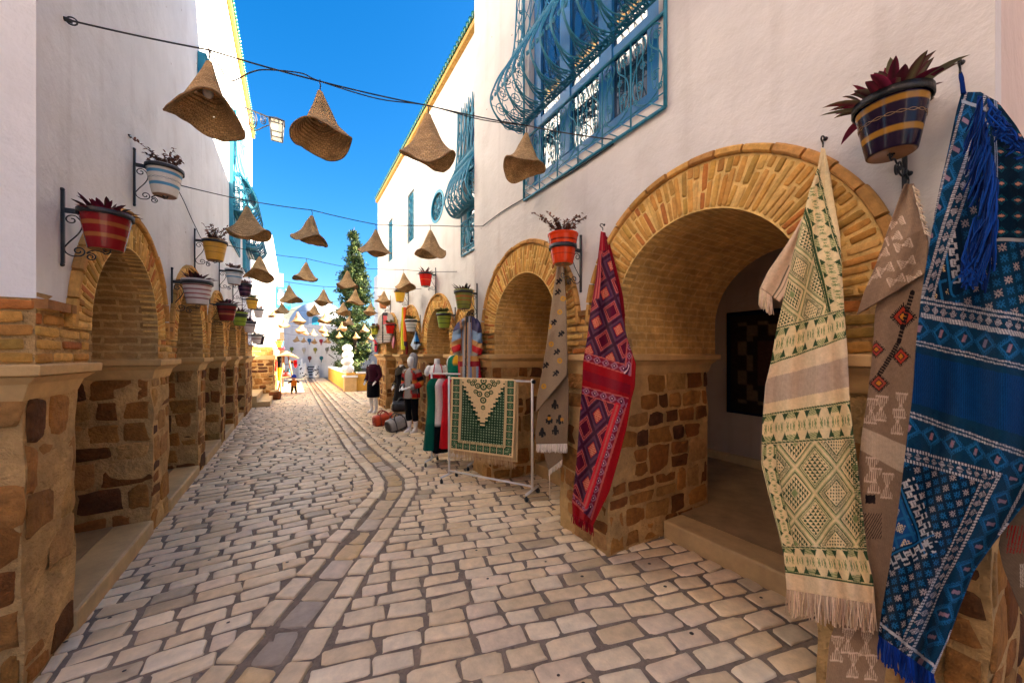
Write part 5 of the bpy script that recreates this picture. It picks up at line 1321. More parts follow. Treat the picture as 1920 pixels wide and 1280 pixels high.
    for (d_, u_) in ((-n1, px / 16.), (n2, py / 17.)):
        z = inner & (abs(d_ - dmin) < .01)
        k = z & (d_ < 5); c[k] = np.where(((u_ * 3 % 1) < .62)[..., None], A3(WHT), A3(DB))[k]
        dia_row(z & (d_ >= 5) & (d_ < 21), u_, (d_ - 5) / 16)
        k = z & (d_ >= 21) & (d_ < 26); c[k] = np.where(((u_ * 3 % 1) < .62)[..., None], A3(WHT), A3(DB))[k]
    fld = inner & (dmin > 26); c[fld] = DB; stars(fld, (px - py * .2) / 16.5, (py + px * .27) / 16.5)
    K = [(1706, 890), (1756, 1026), (1660, 1070)]
    d1, u1 = seg(px, py, K[0], K[1]); d2, u2 = seg(px, py, K[1], K[2])
    bx = low & (side(px, py, K[0], K[1]) < 6) & (side(px, py, K[1], K[2]) < 6) & (py > 880); c[bx] = DB
    for d, u, L_ in ((d1, u1, 145.), (d2, u2, 105.)):
        ph = (u * L_ / 19) % 1; mm = bx & (d < 19) & (d > 2) & (u > .04) & (u < .93)
        key = (abs(d - 5) < 2.0) & (ph < .52) | (abs(d - 15) < 2.0) & (ph > .45) | (abs(ph - .5) < .07) | (ph < .1) | (abs(d - 10) < 1.8) & (ph > .6) & (ph < .95)
        c[mm & key] = WHT; c[bx & (abs(d - 23) < 1.8)] = TL
    ins = bx & (d1 > 28) & (d2 > 28); iu = ((px - py * .35) / 34) % 1 - .5; iv = ((py + px * .35) / 34) % 1 - .5; c[ins] = srgb(16, 66, 118)
    c[ins & (np.maximum(abs(iu), abs(iv)) > .42)] = TL; c[ins & (abs(iu) + abs(iv) < .34) & (((iu * 8) % 1) < ((iv * 8) % 1))] = srgb(206, 186, 150)
    # bottom hem
    hm = side(px, py, (1648, 1166), (1748, 1244)); c[low & (abs(hm) < 2.4)] = WHT
    ed = side(px, py, (1660, 1045), (1724, 1192)); 
    return c
t_ = thing('rug', 'big navy rug with white motifs and bright blue fringes, nearest on the right', 'rug', tuple(on_x(1803, 165, RX)))
left = [(1803, 174), (1795, 205), (1778, 285), (1765, 340), (1752, 400), (1744, 455), (1735, 515), (1728, 560), (1719, 640), (1713, 720), (1705, 790), (1698, 850), (1690, 920), (1680, 990), (1668, 1060), (1656, 1135), (1648, 1190)]
right = [(1838, 174), (1872, 192), (1905, 235), (1935, 285), (1965, 370), (1972, 470), (1974, 560), (1972, 650), (1968, 740), (1958, 820), (1942, 900), (1918, 945), (1862, 1016), (1824, 1070), (1798, 1137), (1777, 1200), (1750, 1262)]
offbl = lambda s, t: -(.03 + .185 * np.minimum(1, t / .18)) - .026 * np.sin(s * 8 + t * 5) * np.minimum(1, t * 3) - .018 * np.sin(s * 19 - t * 9) * np.minimum(1, t * 3)
o, P, PXb, PYb = cloth('woven_panel', t_, left, right, (RX, 0, 0), (1, 0, 0), offbl, blue_col, 260, 720, sm=3)
fringe('fringe', t_, [P[-1, int(i * 260 / 120)] for i in range(121)], .10, [srgb(12, 60, 150), srgb(8, 44, 120)], rg_, .003, .012)
BL = [srgb(8, 52, 124), srgb(6, 40, 100), srgb(14, 62, 138), srgb(4, 30, 80)]
mb = MB()
for i in range(150):                     # the turned-over end lets its long fringe fall across the rug
    a = i / 149; sx = 1838 + 30 * min(1, a * 1.6); sy = 180 + 250 * a
    x0, y0 = sx + rg_.uniform(-4, 4) - 2, sy
    L_ = rg_.uniform(60, 120); dx = rg_.uniform(-34, 8) - 12 * a
    pts = []
    for k in range(6):
        f = k / 5; pts.append(on_x(x0 + dx * f ** 1.3 + rg_.uniform(-2, 2), y0 + L_ * f ** 1.1, RX - .262 - .02 * math.sin(i * .7) - .012 * math.sin(f * 3)))
    mb.tube(crom(pts, 2), .0028, 4, jit(rg_.choice(BL), .2, rg_), cap=False)
for i in range(60):
    x0 = 1836 + rg_.uniform(-10, 14); y0 = 400 + rg_.uniform(0, 40); pts = [on_x(x0 + rg_.uniform(-6, 4) * k - (k * 3), y0 + 26 * k, RX - .25 - .008 * k) for k in range(5)]
    mb.tube(crom(pts, 2), .0028, 4, jit(rg_.choice(BL), .2, rg_), cap=False)
for i in range(70):
    a = i / 69; x0 = 1852 + 50 * a; y0 = 186 + 62 * a; pts = [on_x(x0 + rg_.uniform(-2, 10) * k, y0 + (9 + 6 * rg_.random()) * k, RX - .24 - .01 * k) for k in range(5)]
    mb.tube(crom(pts, 2), .0026, 4, jit(rg_.choice(BL), .2, rg_), cap=False)
mb.build('long_fringe', M['yarn'], t_)
mb = MB(); h0 = on_x(1800, 134, RX - .01)
for k in range(6): mb.tube(crom([h0 + Vector((0, 0, 0)), on_x(1803 + rg_.uniform(-3, 3), 150, RX - .03), on_x(1806 + rg_.uniform(-4, 4), 176, RX - .05)], 4), .0035, 5, jit(BL[1], .2, rg_))
mb.build('hanging_cord', M['yarn'], t_)
hook(t_, on_x(1800, 137, RX - .025), RX)

# ---- grey blanket corner at the frame's edge and a small one on the pier face
t_ = thing('blanket', 'brownish grey blanket with red stripes, half hidden behind the navy rug', 'blanket', tuple(on_x(1930, 880, RX - .05)))
def grey_col(px, py, s, t):
    c = start(px, srgb(104, 88, 72)); c *= (1 + .12 * np.sin(px * 1.3) * np.sin(py * 1.7))[..., None]
    k = (abs(px - 1910) < 22) & (abs(py - 1010) < 26); c[k & (((px + py * .2) * .16) % 1 < .4)] = srgb(140, 30, 30); k = (px > 1912) & (abs(py - 1078) < 22) & (((px) * .3) % 1 < .5); c[k] = srgb(190, 180, 166); return c
cloth('woven_panel', t_, [(1900, 930), (1872, 1020), (1880, 1060), (1900, 1110), (1925, 1170), (1935, 1200)], [(1960, 900), (1968, 960), (1966, 1060), (1960, 1150), (1955, 1190), (1950, 1210)], (RX, 0, 0), (1, 0, 0), lambda s, t: -.10 + .0 * s, grey_col, 50, 120)

# ---- brown blanket with black birds, under the orange red pot
def bird_col(px, py, s, t):
    c = start(px, srgb(138, 116, 92)); c *= (1 + .10 * np.sin(px * 1.9) * np.sin(py * 1.5))[..., None]
    for i, (x, y, k) in enumerate([(1048, 528, 1), (1038, 605, 1), (1050, 585, 2), (1052, 626, 1), (1034, 645, 2), (1044, 660, 1), (1056, 560, 2), (1023, 685, 1), (1042, 700, 1), (1020, 724, 2), (1050, 676, 2), (1046, 548, 1), (1030, 612, 2)]):
        if k == 1:
            d = abs((px - x) * .7 + (py - y) * .7); e = abs((px - x) * .7 - (py - y) * .7); c[((d < 1.6) & (e < 7)) | ((e < 1.6) & (d < 5)) | ((d < 4) & (e > 3) & (e < 6.5) & (px > x))] = srgb(34, 28, 26)
        else:
            q = np.hypot(px - x, py - y); c[(q < 5) & (q > 1.8)] = srgb(186, 132, 40)
    return c
def bird_low(px, py, s, t):
    c = start(px, srgb(120, 98, 76)); c *= (1 + .10 * np.sin(px * 1.9) * np.sin(py * 1.5))[..., None]
    for x, y in ((1041, 758), (1042, 806), (1017, 810), (1050, 786), (1030, 786)):
        c[(abs(px - x) < 4 - abs(py - y) * .2) & (abs(py - y) < 9)] = srgb(30, 26, 24); c[(abs(px - x) < 7) & (abs(abs(px - x) - 5) < 1.4) & (abs(py - y - 3) < 4)] = srgb(30, 26, 24)
    for x, y in ((1030, 784), (1054, 786)): c[(abs(px - x) < 3) & (abs(py - y) < 3)] = srgb(170, 116, 40)
    return c
t_ = thing('blanket', 'brown blanket with little black birds and white fringe below the orange red pot', 'blanket', tuple(on_x(1052, 490, RX)))
cloth('folded_top', t_, [(1046, 490), (1040, 530), (1032, 590), (1026, 640), (1016, 700), (1007, 745), (1005, 772)], [(1056, 490), (1060, 540), (1062, 590), (1063, 640), (1064, 670), (1063, 695), (1062, 704)], (RX, 0, 0), (1, 0, 0), lambda s, t: -(.04 + .12 * np.minimum(1, t / .5)) - .012 * np.sin(s * 7 + t * 3), bird_col, 60, 190)
o, P, _, _ = cloth('lower_panel', t_, [(1018, 720), (1012, 760), (1007, 790), (1004, 815), (1006, 832)], [(1064, 690), (1066, 730), (1066, 770), (1065, 800), (1064, 831)], (RX, 0, 0), (1, 0, 0), lambda s, t: -.125 - .008 * np.sin(s * 9), bird_low, 60, 110)
fringe('fringe', t_, [P[-1, i // 2] for i in range(0, 120)], .085, [srgb(222, 210, 196)], rg_, .003, .008)
o, P2, _, _ = cloth('hanging_corner', t_, [(1018, 842), (1024, 865), (1029, 880)], [(1052, 842), (1054, 852), (1055, 860)], (RX, 0, 0), (1, 0, 0), lambda s, t: -.11 + 0 * s, bird_low, 20, 20)
fringe('fringe', t_, [P2[-1, i // 2] for i in range(0, 40)], .06, [srgb(222, 204, 180)], rg_, .003, .008)
mb = MB(); mb.tube([on_x(1030, 880, RX - .11), on_x(1031, 935, RX - .11)], .004, 5, srgb(222, 204, 180)); mb.build('loose_thread', M['yarn'], t_)
hook(t_, on_x(1052, 489, RX - .045), RX)

# ---- dark carpets hung inside the big arch
for (lab, ya, yb, pal, za, zb2) in (('dark brown carpet with faint panels on the wall inside the big arch', 1.75, 3.0, [srgb(46, 30, 24), srgb(96, 74, 52), srgb(70, 40, 30)], .86, 2.3),
                           ('dark maroon carpet beside the brown one inside the big arch', .95, 1.72, [srgb(50, 20, 24), srgb(70, 28, 30), srgb(40, 18, 24)], .84, 2.42)):
    n = 60; mb = MB(); vv = []; cc = []
    for j in range(n + 1):
        for i in range(n + 1):
            f, g = i / n, j / n; y = ya + (yb - ya) * f; z = za + (zb2 - za) * g
            vv.append((5.43 - .012 * math.sin(f * 12), y, z))
            e = min(f, 1 - f, g * 1.2, (1 - g) * 1.2); col = pal[0]
            if e < .04: col = srgb(18, 22, 40)
            elif .12 < e < .30 and (int(f * 9) + int(g * 7)) % 2: col = pal[1]
            elif e > .34: col = pal[2]
            cc.append(jit(col, .2, rg_))
    mb.add(vv, [(j * (n + 1) + i, j * (n + 1) + i + 1, (j + 1) * (n + 1) + i + 1, (j + 1) * (n + 1) + i) for j in range(n) for i in range(n)], cc, smooth=True)
    o = mb.build('carpet', M['fabric']); recentre(o); tag(o, lab, 'carpet')
    sd_ = o.modifiers.new('thickness', 'SOLIDIFY'); sd_.thickness = .01; sd_.offset = 0
# ================================================================== windows and their wrought grilles
def window(root, X, sg, y0, y1, z0, z1, posts, rails, m='blue_wood', d=.05, fw=.07):
    """painted frame with glass, set back in the wall"""
    ox = lambda q: X + sg * q
    mb = MB()
    def bx(ya, yb, za, zb, qa=d, qb=d + .05):
        xa, xb = sorted((ox(qa), ox(qb))); mb.box((xa, ya, za), (xb, yb, zb))
    bx(y0, y1, z0, z0 + fw); bx(y0, y1, z1 - fw, z1); bx(y0, y0 + fw, z0 + fw, z1 - fw); bx(y1 - fw, y1, z0 + fw, z1 - fw)
    for p in posts: bx(y0 + (y1 - y0) * p - fw * .6, y0 + (y1 - y0) * p + fw * .6, z0 + fw, z1 - fw, d - .008, d + .05)
    for p in rails: bx(y0 + fw, y1 - fw, z0 + (z1 - z0) * p - fw * .35, z0 + (z1 - z0) * p + fw * .35, d + .004, d + .048)
    f = mb.build('window', M[m], root)
    mb = MB(); xa, xb = sorted((ox(d + .025), ox(d + .035))); mb.box((xa, y0 + .02, z0 + .02), (xb, y1 - .02, z1 - .02)); mb.build('pane', M['glass'], f)
    return f
def crv(pts, k=4): return [(p[0], p[1]) for p in smooth_prof(pts, k)]
def bay_grille(root, X, sg, y0, y1, z0, zf, zt, out, ncol, rad=.006, detail=1, m='blue_iron', npan=3):
    """bellied wrought-iron window grille: flat scrollwork below, belly above, rows of scrolls at the neck"""
    prof = crom([(0.06, zf), (.19 / .44 * out, zf - .01), (.33 / .44 * out, zf + .03), (out, zf + .20), (.95 * out * .93, zf + .41), (.64 * out, zf + .60), (.43 * out, zf + .75), (.30 * out, zf + .98), (.23 * out, zf + 1.42), (.2 * out, zt)], 8) if False else None
    pp = smooth_prof([(0.03, zf), (.43 * out, zf - .015), (.74 * out, zf + .03), (out, zf + .20), (.87 * out, zf + .41), (.65 * out, zf + .60), (.43 * out, zf + .73), (.30 * out, zf + .97), (.235 * out, zf + 1.42), (.22 * out, zt)], 8)
    P = np.array(pp); L = np.concatenate([[0], np.cumsum(np.hypot(*np.diff(P, axis=0).T))]); LT = L[-1]
    def S(y, l, q=0):
        return Vector((X - sg * (np.interp(l, L, P[:, 0]) + .012 + q), y, np.interp(l, L, P[:, 1])))
    g = root
    def poly2(mb, pts, r): mb.tube([S(y, l) for y, l in pts], r, 5 if detail else 4)
    W = y1 - y0; cw = W / ncol; r = rad
    zn = zf + .60; ln = float(np.interp(zn, P[4:, 1], L[4:])) if False else float(L[np.argmin(abs(P[:, 1] - zn) + (np.arange(len(P)) < 20) * 9)])
    ln2 = float(L[np.argmin(abs(P[:, 1] - (zn + .22)) + (np.arange(len(P)) < 20) * 9)])
    # frame
    mb = MB(); xf = X - sg * .02; t = .020
    for a, b in (((xf, y0, z0), (xf, y1, z0)), ((xf, y0, z0), (xf, y0, zt)), ((xf, y1, z0), (xf, y1, zt)), ((xf, y0, zf - .10), (xf, y1, zf - .10))): mb.tube([a, b], t * .7, 6)
    mb.tube([(xf, y0, z0 + .11), (xf, y1, z0 + .11)], r, 5)
    n = max(4, int(W / .14))
    for i in range(n): mb.tube([(xf, y0 + W * i / n, z0), (xf, y0 + W * (i + 1) / n, z0 + .11)], r * .8, 4)
    mb.build('grille_frame', M[m], g)
    # flat scroll panels
    mb = MB(); za, zb = z0 + .11, zf - .10; h = zb - za; npn = max(2, int(round(W / .31)))
    for i in range(npn):
        ya = y0 + W * i / npn; w = W / npn; c = ya + w / 2
        mb.tube([(xf, ya, z0), (xf, ya, zb)], r * 1.2, 5)
        T = lambda u, v: (xf, c + u * w, za + v * h)
        for sx in (-1, 1):
            mb.tube([T(sx * u, v) for u, v in crv([(.02, .0), (.30, .08), (.44, .3), (.36, .55), (.10, .72), (.06, .86), (.20, .96), (.36, .9)], 4)], r, 4)
            if detail:
                for cu, cv, q in ((.24, .30, .13), (.14, .55, .09), (.30, .80, .12), (.36, .12, .08)):
                    mb.tube([T(sx * (cu + a * .9), cv + b * w / h) for a, b in spiral((0, 0), q, q * .25, .6, 3.4 * PI, 18)], r * .85, 4)
            mb.tube([T(sx * .22 + .10 * math.cos(a * PI / 8), .5 + .38 * math.sin(a * PI / 8)) for a in range(17)], r * .8, 4)
    mb.build('scroll_panel', M[m], g)
    # belly
    mb = MB()
    for i in range(ncol):
        c = y0 + cw * (i + .5)
        drop = [(0, .10), (-.20, .20), (-.42, .36), (-.46, .52), (-.30, .74), (-.12, .92), (0, 1.0)]
        for sx in (-1, 1):
            poly2(mb, crv([(c + sx * u * cw, v * ln) for u, v in drop], 4), r)
            poly2(mb, crv([(c + sx * u * cw, v * ln) for u, v in [(.02, .02), (.26, .10), (.48, .30), (.40, .62), (.14, .8)]], 4), r * .85)
            if detail:
                for cv, q, ph in ((.075, .24, 0), (.17, .17, 1.2), (.56, .16, 2.1), (.80, .13, .4)):
                    poly2(mb, [(c + sx * cw * (.25 + a), cv * ln + b * cw) for a, b in spiral((0, 0), q, q * .22, ph, 3.6 * PI + ph, 18)], r * .85)
    for i in range(ncol + 1): poly2(mb, [(y0 + cw * i, ln * k / 16) for k in range(17)], r * .9)
    mb.build('belly', M[m], g)
    # dark bottom rail where belly meets wall, with curls along it
    mb = MB(); mb.tube([S(y0, .03), S(y1, .03)], r * 1.9, 6); mb.tube([S(y0, .10), S(y1, .10)], r * 1.2, 5)
    for i in range(ncol * 2):
        c = y0 + cw * .5 * (i + .5); poly2(mb, [(c + a, .07 + b) for a, b in spiral((0, 0), .042, .010, i, 3.2 * PI + i, 14)], r * .8)
    mb.build('belly_rail', M[m], g)
    # neck: bands of scrolls
    mb = MB()
    for l in (ln, ln + .07, ln2 - .05, ln2): mb.tube([S(y0, l, .0), S(y1, l, .0)], r * 1.1, 5)
    nb = ncol * 2
    for i in range(nb):
        c = y0 + W * (i + .5) / nb; q = W / nb * .5
        for lc, sgn in ((ln + .035, 1), ((ln + ln2) / 2, -1), (ln2 - .02, 1)):
            poly2(mb, [(c + sgn * a, lc + b) for a, b in spiral((0, 0), q * 1.05, q * .25, 0, 3.4 * PI, 14 if detail else 8)], r * .85)
        mb.tube([S(c - q, ln + .07, .012), S(c + q, ln2 - .05, .012)], r * .8, 4); mb.tube([S(c + q, ln + .07, .012), S(c - q, ln2 - .05, .012)], r * .8, 4)
    mb.build('neck_band', M[m], g)
    # upper bars with long curls
    mb = MB()
    for i in range(ncol + 1): poly2(mb, [(y0 + cw * i, ln2 + (LT - ln2) * k / 6) for k in range(7)], r)
    for i in range(ncol):
        c = y0 + cw * (i + .5)
        for sx in (-1, 1):
            poly2(mb, crv([(c + sx * u * cw, ln2 + v * (LT - ln2)) for u, v in [(0, 0), (.4, .12), (.42, .26), (.1, .4), (-.3, .55), (-.38, .72), (0, .95)]], 3), r * .85)
    mb.build('upper_bars', M[m], g)
    # cheeks of the bay
    for ye, nm in ((y0, 'side_panel'), (y1, 'side_panel')):
        mb = MB()
        mb.tube([S(ye, LT * k / 60) for k in range(61)], r * 1.5, 5)
        zz = np.linspace(zf + .02, zt, 14)
        # follow profile at several depths
        def Q(f, k):
            l = LT * k; p = S(ye, l); return Vector((X - sg * .015 + (p.x - X + sg * .015) * f, ye, p.z))
        for f in (.33, .66): mb.tube([Q(f, k / 30) for k in range(2, 31)], r * .8, 4)
        for k0 in np.linspace(.16, .92, 9 if detail else 6):
            p = S(ye, LT * k0); d = abs(p.x - X)
            for fx in ((.3, .72) if d > .2 else (.5,)):
                q = min(.085, d * .26)
                mb.tube([(X - sg * (d * fx + a), ye, p.z + b) for a, b in spiral((0, 0), q, q * .2, k0 * 9, 3.6 * PI + k0 * 9, 18)], r * .85, 4)
            mb.tube([(X - sg * .015, ye, p.z), p], r * .7, 4)
        mb.build(nm, M[m], g)
def grille_thing(label, X, sg, y0, y1, z0, *a, **k):
    t = thing('window_grille', label, 'window grille', (X, (y0 + y1) / 2, z0), 'bellied window grilles'); bay_grille(t, X, sg, y0, y1, z0, *a, **k); return t
window(right_near.root, RX, 1, 1.78, 3.46, 3.58, 5.9, (.34, .67), (.30,), d=.06, fw=.13)
grille_thing('big blue bellied iron grille above the right arches, nearest to the viewer', RX, 1, 1.69, 3.553, 3.46, 4.24, 5.75, .44, 12)
window(right_far.root, BX, 1, 5.0, 5.78, 3.44, 5.73, (.5,), (.3, .6), m='teal_wood', d=.05)
grille_thing('teal bellied iron grille on the far right wall beside the oval window', BX, 1, 4.97, 5.84, 3.37, 4.02, 5.80, .31, 6, rad=.010)
window(left_main.root, LX, -1, 9.52, 10.78, 4.17, 6.58, (.5,), (.5,), m='teal_wood', d=.05)
grille_thing('sunlit teal bellied grille, higher and nearer one of the pair on the left wall', LX, -1, 9.38, 10.9, 4.02, 4.66, 6.70, .46, 6, rad=.016, detail=0, m='blue_iron')
window(left_main.root, LX, -1, 11.87, 13.08, 4.07, 6.18, (.5,), (.5,), m='teal_wood', d=.05)
grille_thing('teal bellied grille on the left wall behind the straw hat, farther of the pair', LX, -1, 11.73, 13.2, 3.92, 4.5, 6.30, .42, 6, rad=.018, detail=0)
window(left_main.root, LX, -1, 6.49, 6.91, 5.06, 5.71, (.5,), (), m='teal_wood', d=.02)
mb = MB()
for sy in (6.45, 6.95): mb.box((LX + .005, sy - .02, 5.0), (LX + .08, sy + .02, 5.76))
mb.box((LX + .005, 6.43, 5.761), (LX + .10, 6.97, 5.79)); mb.build('window_surround', M['teal_wood'], left_main.root)
# teal side boards of the left bays, seen edge on
for (ya, za, zb) in ((9.36, 4.02, 6.7), (11.71, 3.92, 6.3)):
    mb = MB(); mb.box((LX + .002, ya - .03, za), (LX + .07, ya, zb)); mb.build('window_board', M['teal_wood'], left_main.root)
# oval and narrow windows down the street
mb = MB(); vv = []; n = 48
for (a, b, x) in ((.385, .315, -.012), (.385, .315, .03), (.33, .262, .03), (.33, .262, -.012)):
    vv += [(BX + x, 7.11 + a * math.cos(2 * PI * i / n), 4.66 + b * math.sin(2 * PI * i / n)) for i in range(n)]
mb.add(vv, [(j * n + i, j * n + (i + 1) % n, ((j + 1) % 4) * n + (i + 1) % n, ((j + 1) % 4) * n + i) for j in range(4) for i in range(n)]); ov = mb.build('oval_window', M['teal_wood'], right_far.root)
mb = MB(); mb.add([(BX + .09, 7.11 + .365 * math.cos(2 * PI * i / n), 4.66 + .295 * math.sin(2 * PI * i / n)) for i in range(n)], [tuple(range(n))]); mb.build('pane', M['glass'], ov)
mb = MB(); e = .33 / .262
for i in range(6):
    an = PI * i / 6; mb.tube([(BX + .03, 7.11 + .32 * math.cos(an), 4.66 + .255 * math.sin(an)), (BX + .03, 7.11 - .32 * math.cos(an), 4.66 - .255 * math.sin(an))], .009, 5)
for k in range(8):
    an = 2 * PI * k / 8 + .3; mb.tube([(BX + .025, 7.11 + .2 * math.cos(an) + a * 1.2, 4.66 + .16 * math.sin(an) + b) for a, b in spiral((0, 0), .07, .015, an, an + 3.4 * PI, 16)], .008, 4)
mb.build('oval_grille', M['blue_iron'], ov)
for (ya, yb, za, zb) in ((8.79, 9.32, 4.49, 5.66), (10.97, 11.48, 4.49, 5.66)):
    wv_ = window(right_far.root, BX, 1, ya, yb, za, zb, (.5,), (.33, .66), m='teal_wood', d=.06, fw=.06)
    mb = MB(); c = (ya + yb) / 2
    for i in range(5): mb.tube([(BX + .03, ya + (yb - ya) * i / 4, za), (BX + .03, ya + (yb - ya) * i / 4, zb)], .009, 5)
    for j in range(7):
        z = za + (zb - za) * (j + .5) / 7
        for sx in (-1, 1): mb.tube([(BX + .025, c + sx * (.12 + a), z + b) for a, b in spiral((0, 0), .08, .02, 0, 3.4 * PI, 14)], .008, 4)
    mb.build('grille', M['blue_iron'], wv_)
# far blue bay on the townhouse
t_ = thing('window_grille', 'bright blue boxed bay window on the sunlit house far down the left side', 'window grille', (-.68, 20.5, 3.6))
mb = MB(); mb.box((-.67, 20.2, 3.85), (-.18, 21.6, 4.0)); mb.box((-.67, 20.2, 4.75), (-.25, 21.6, 4.85))
for y in (20.22, 20.9, 21.58):
    mb.tube(crom([(-.66, y, 3.86), (-.2, y, 3.9), (-.06, y, 4.1), (-.2, y, 4.5), (-.3, y, 4.8)], 5), .03, 5)
for k in range(8): mb.tube(crom([(-.2, 20.25 + k * .19, 3.9), (-.06, 20.25 + k * .19, 4.1), (-.2, 20.25 + k * .19, 4.5), (-.3, 20.25 + k * .19, 4.8)], 4), .014, 4)
mb.build('bay_frame', M['blue_iron'], t_)
mb = MB(); mb.box((-.66, 20.25, 3.99), (-.60, 21.55, 4.76)); mb.build('shutter', M['teal_wood'], t_)
# ================================================================== racks, clothes, mannequins
def posts_tube(mb, a, b, r=.014): mb.tube([a, b], r, 8)
def castor(mb, p): 
    mb.tube([(p[0] - .012, p[1], .03), (p[0] + .012, p[1], .03)], .028, 12); mb.tube([(p[0], p[1], .03), (p[0], p[1], .075)], .009, 6)
# clothes rail with the green rug
A_ = Vector(on_z(842, 900)); B_ = Vector(on_z(998, 932)); A_.z = B_.z = 0
zt_ = 0.5 * (EYE - (712 - CY) / F * (A_.x * SN + A_.y * CS) + EYE - (712 - CY) / F * (B_.x * SN + B_.y * CS))
dr = (B_ - A_).normalized(); nr_ = Vector((-dr.y, dr.x, 0))
if nr_.dot(-A_) < 0: nr_ = -nr_
rk = thing('clothes_rail', 'white metal clothes rail on castors with the green rug draped over it', 'clothes rail', tuple(A_))
mb = MB(); mb.tube([A_ + Vector((0, 0, .09)), A_ + Vector((0, 0, zt_ + .03))], .016, 8); mb.build('post', M['white_metal'], rk)
mb = MB(); mb.tube([B_ + Vector((0, 0, .09)), B_ + Vector((0, 0, zt_ + .03))], .016, 8); mb.build('post', M['white_metal'], rk)
mb = MB(); mb.tube([A_ + Vector((0, 0, zt_)), B_ + Vector((0, 0, zt_))], .013, 8); mb.build('top_bar', M['white_metal'], rk)
mb = MB(); mb.tube([A_ + Vector((0, 0, .13)), B_ + Vector((0, 0, .13))], .013, 8); mb.build('bottom_bar', M['white_metal'], rk)
for E_ in (A_, B_):
    mb = MB(); mb.tube([E_ + nr_ * .17 + Vector((0, 0, .085)), E_ - nr_ * .17 + Vector((0, 0, .085))], .015, 8); mb.build('foot', M['white_metal'], rk)
    for q in (.16, -.16): mb = MB(); castor(mb, E_ + nr_ * q); mb.build('castor', M['rubber'], rk)
mb = MB(); mb.tube([B_ + dr * .0 + Vector((0, 0, zt_)), B_ + dr * .035 + Vector((0, 0, zt_))], .024, 10); mb.build('end_cap', M['rubber'], rk)
# green prayer rug over the rail
GRN, CRM = srgb(17, 52, 34), srgb(222, 194, 146)
def green_col(px, py, s, t):
    c = start(px, CRM); u, v = s, t
    W_, H_ = 1.0, 1.18
    def band(lo, hi): return None
    e = np.minimum(np.minimum(u, 1 - u) * 1.0, (1 - v) * 1.12)
    c[:] = GRN
    c[e < .028] = CRM
    m = (e >= .028) & (e < .125); c[m] = srgb(24, 54, 38)
    side_b = (np.minimum(u, 1 - u) < (1 - v) * 1.12); ph = np.where(side_b, v * 10.5, u * 9.5); tr = (e - .028) / .097
    cu, cv = (ph % 1) - .5, tr - .5; q = np.hypot(cu * 1.1, cv)
    c[m & (q < .42) & (q > .30)] = srgb(96, 132, 92); c[m & (q < .2)] = srgb(150, 170, 130); c[m & (abs(cu) > .44)] = srgb(200, 186, 140); c[m & (q < .34) & (abs(cu) < .05)] = srgb(16, 40, 28)
    m = (e >= .125) & (e < .165); c[m] = np.where(((ph * 7 + tr * 0) % 1 < .5)[..., None], A3(CRM), A3(srgb(120, 120, 84)))[m]
    f = e >= .165; grid = (((u * 24) % 1) < .22) | (((v * 28) % 1) < .20)
    gu, gv = (u * 24) % 1 - .6, (v * 28) % 1 - .6; st = (abs(abs(gu) - abs(gv)) < .10) & (np.maximum(abs(gu), abs(gv)) < .28)
    low = f & (v > .16); c[low] = srgb(12, 38, 25); c[low & grid] = srgb(34, 64, 42); c[low & st] = srgb(150, 176, 140)
    up = f & (v < .70 - np.floor(abs(u - .5) * 26) / 26 * 1.55 + .0)
    lim = .58 - np.floor(abs(u - .5) * 26) / 26 * 1.75
    c[f & (v < lim + .085)] = GRN; c[f & (v < lim + .045)] = CRM; c[f & (v < lim + .022)] = srgb(40, 60, 40); c[f & (v < lim)] = CRM
    for x, y, r in ((.5, .10, .055), (.41, .09, .045), (.59, .09, .045), (.33, .06, .04), (.67, .06, .04), (.44, .20, .045), (.56, .20, .045), (.5, .28, .05), (.38, .17, .035), (.62, .17, .035), (.5, .38, .035), (.36, .02, .035), (.64, .02, .035), (.27, .03, .03), (.73, .03, .03), (.5, .02, .05)):
        d = np.hypot(u - x, (v - y) * 1.15) / r; c[f & (v < lim) & (d < 1) & (d > .55)] = srgb(54, 78, 46); c[f & (v < lim) & (d < .32)] = srgb(70, 90, 54)
    return c
rt = thing('rug', 'dark green and cream rug with a stepped niche, folded over the white clothes rail', 'rug', tuple((A_ + B_) / 2 + Vector((0, 0, .9))))
p0g = A_ + nr_ * .022; ng = (nr_.x, nr_.y, 0)
o, P, _, _ = cloth('woven_panel', rt, [(847, 709), (846, 760), (844, 810), (843, 842)], [(967, 713), (966, 770), (964, 820), (962, 858)], p0g, ng, lambda s, t: .004 + .012 * t + .006 * np.sin(s * 11 + t * 2) * t, green_col, 170, 220)
fringe('fringe', rt, [P[-1, int(i * 170 / 110)] for i in range(111)], .115, [srgb(206, 176, 134), srgb(190, 156, 116)], rg_, .0028, .005)
o, P, _, _ = cloth('rear_fold', rt, [(850, 708), (850, 780), (851, 850)], [(972, 712), (972, 790), (970, 866)], A_ - nr_ * .022, ng, lambda s, t: -.02 * t + .004 * np.sin(s * 9), lambda px, py, s, t: start(px, srgb(206, 178, 132)), 40, 60)
fringe('fringe', rt, [P[-1, int(i * 40 / 80)] for i in range(80)], .09, [srgb(196, 164, 120)], rg_, .0028, .006)
top_l = MB(); 
vv = []
for k in range(9):
    an = PI * k / 8
    for q in (0, 1):
        b = (A_.lerp(B_, .035) if q == 0 else A_.lerp(B_, .80)); vv.append(b + nr_ * (.024 * math.cos(an)) + Vector((0, 0, zt_ + .002 + .018 * math.sin(an))))
top_l.add(vv, [(2 * k, 2 * k + 1, 2 * k + 3, 2 * k + 2) for k in range(8)], CRM, smooth=True); top_l.build('fold_over', M['fabric'], rt)

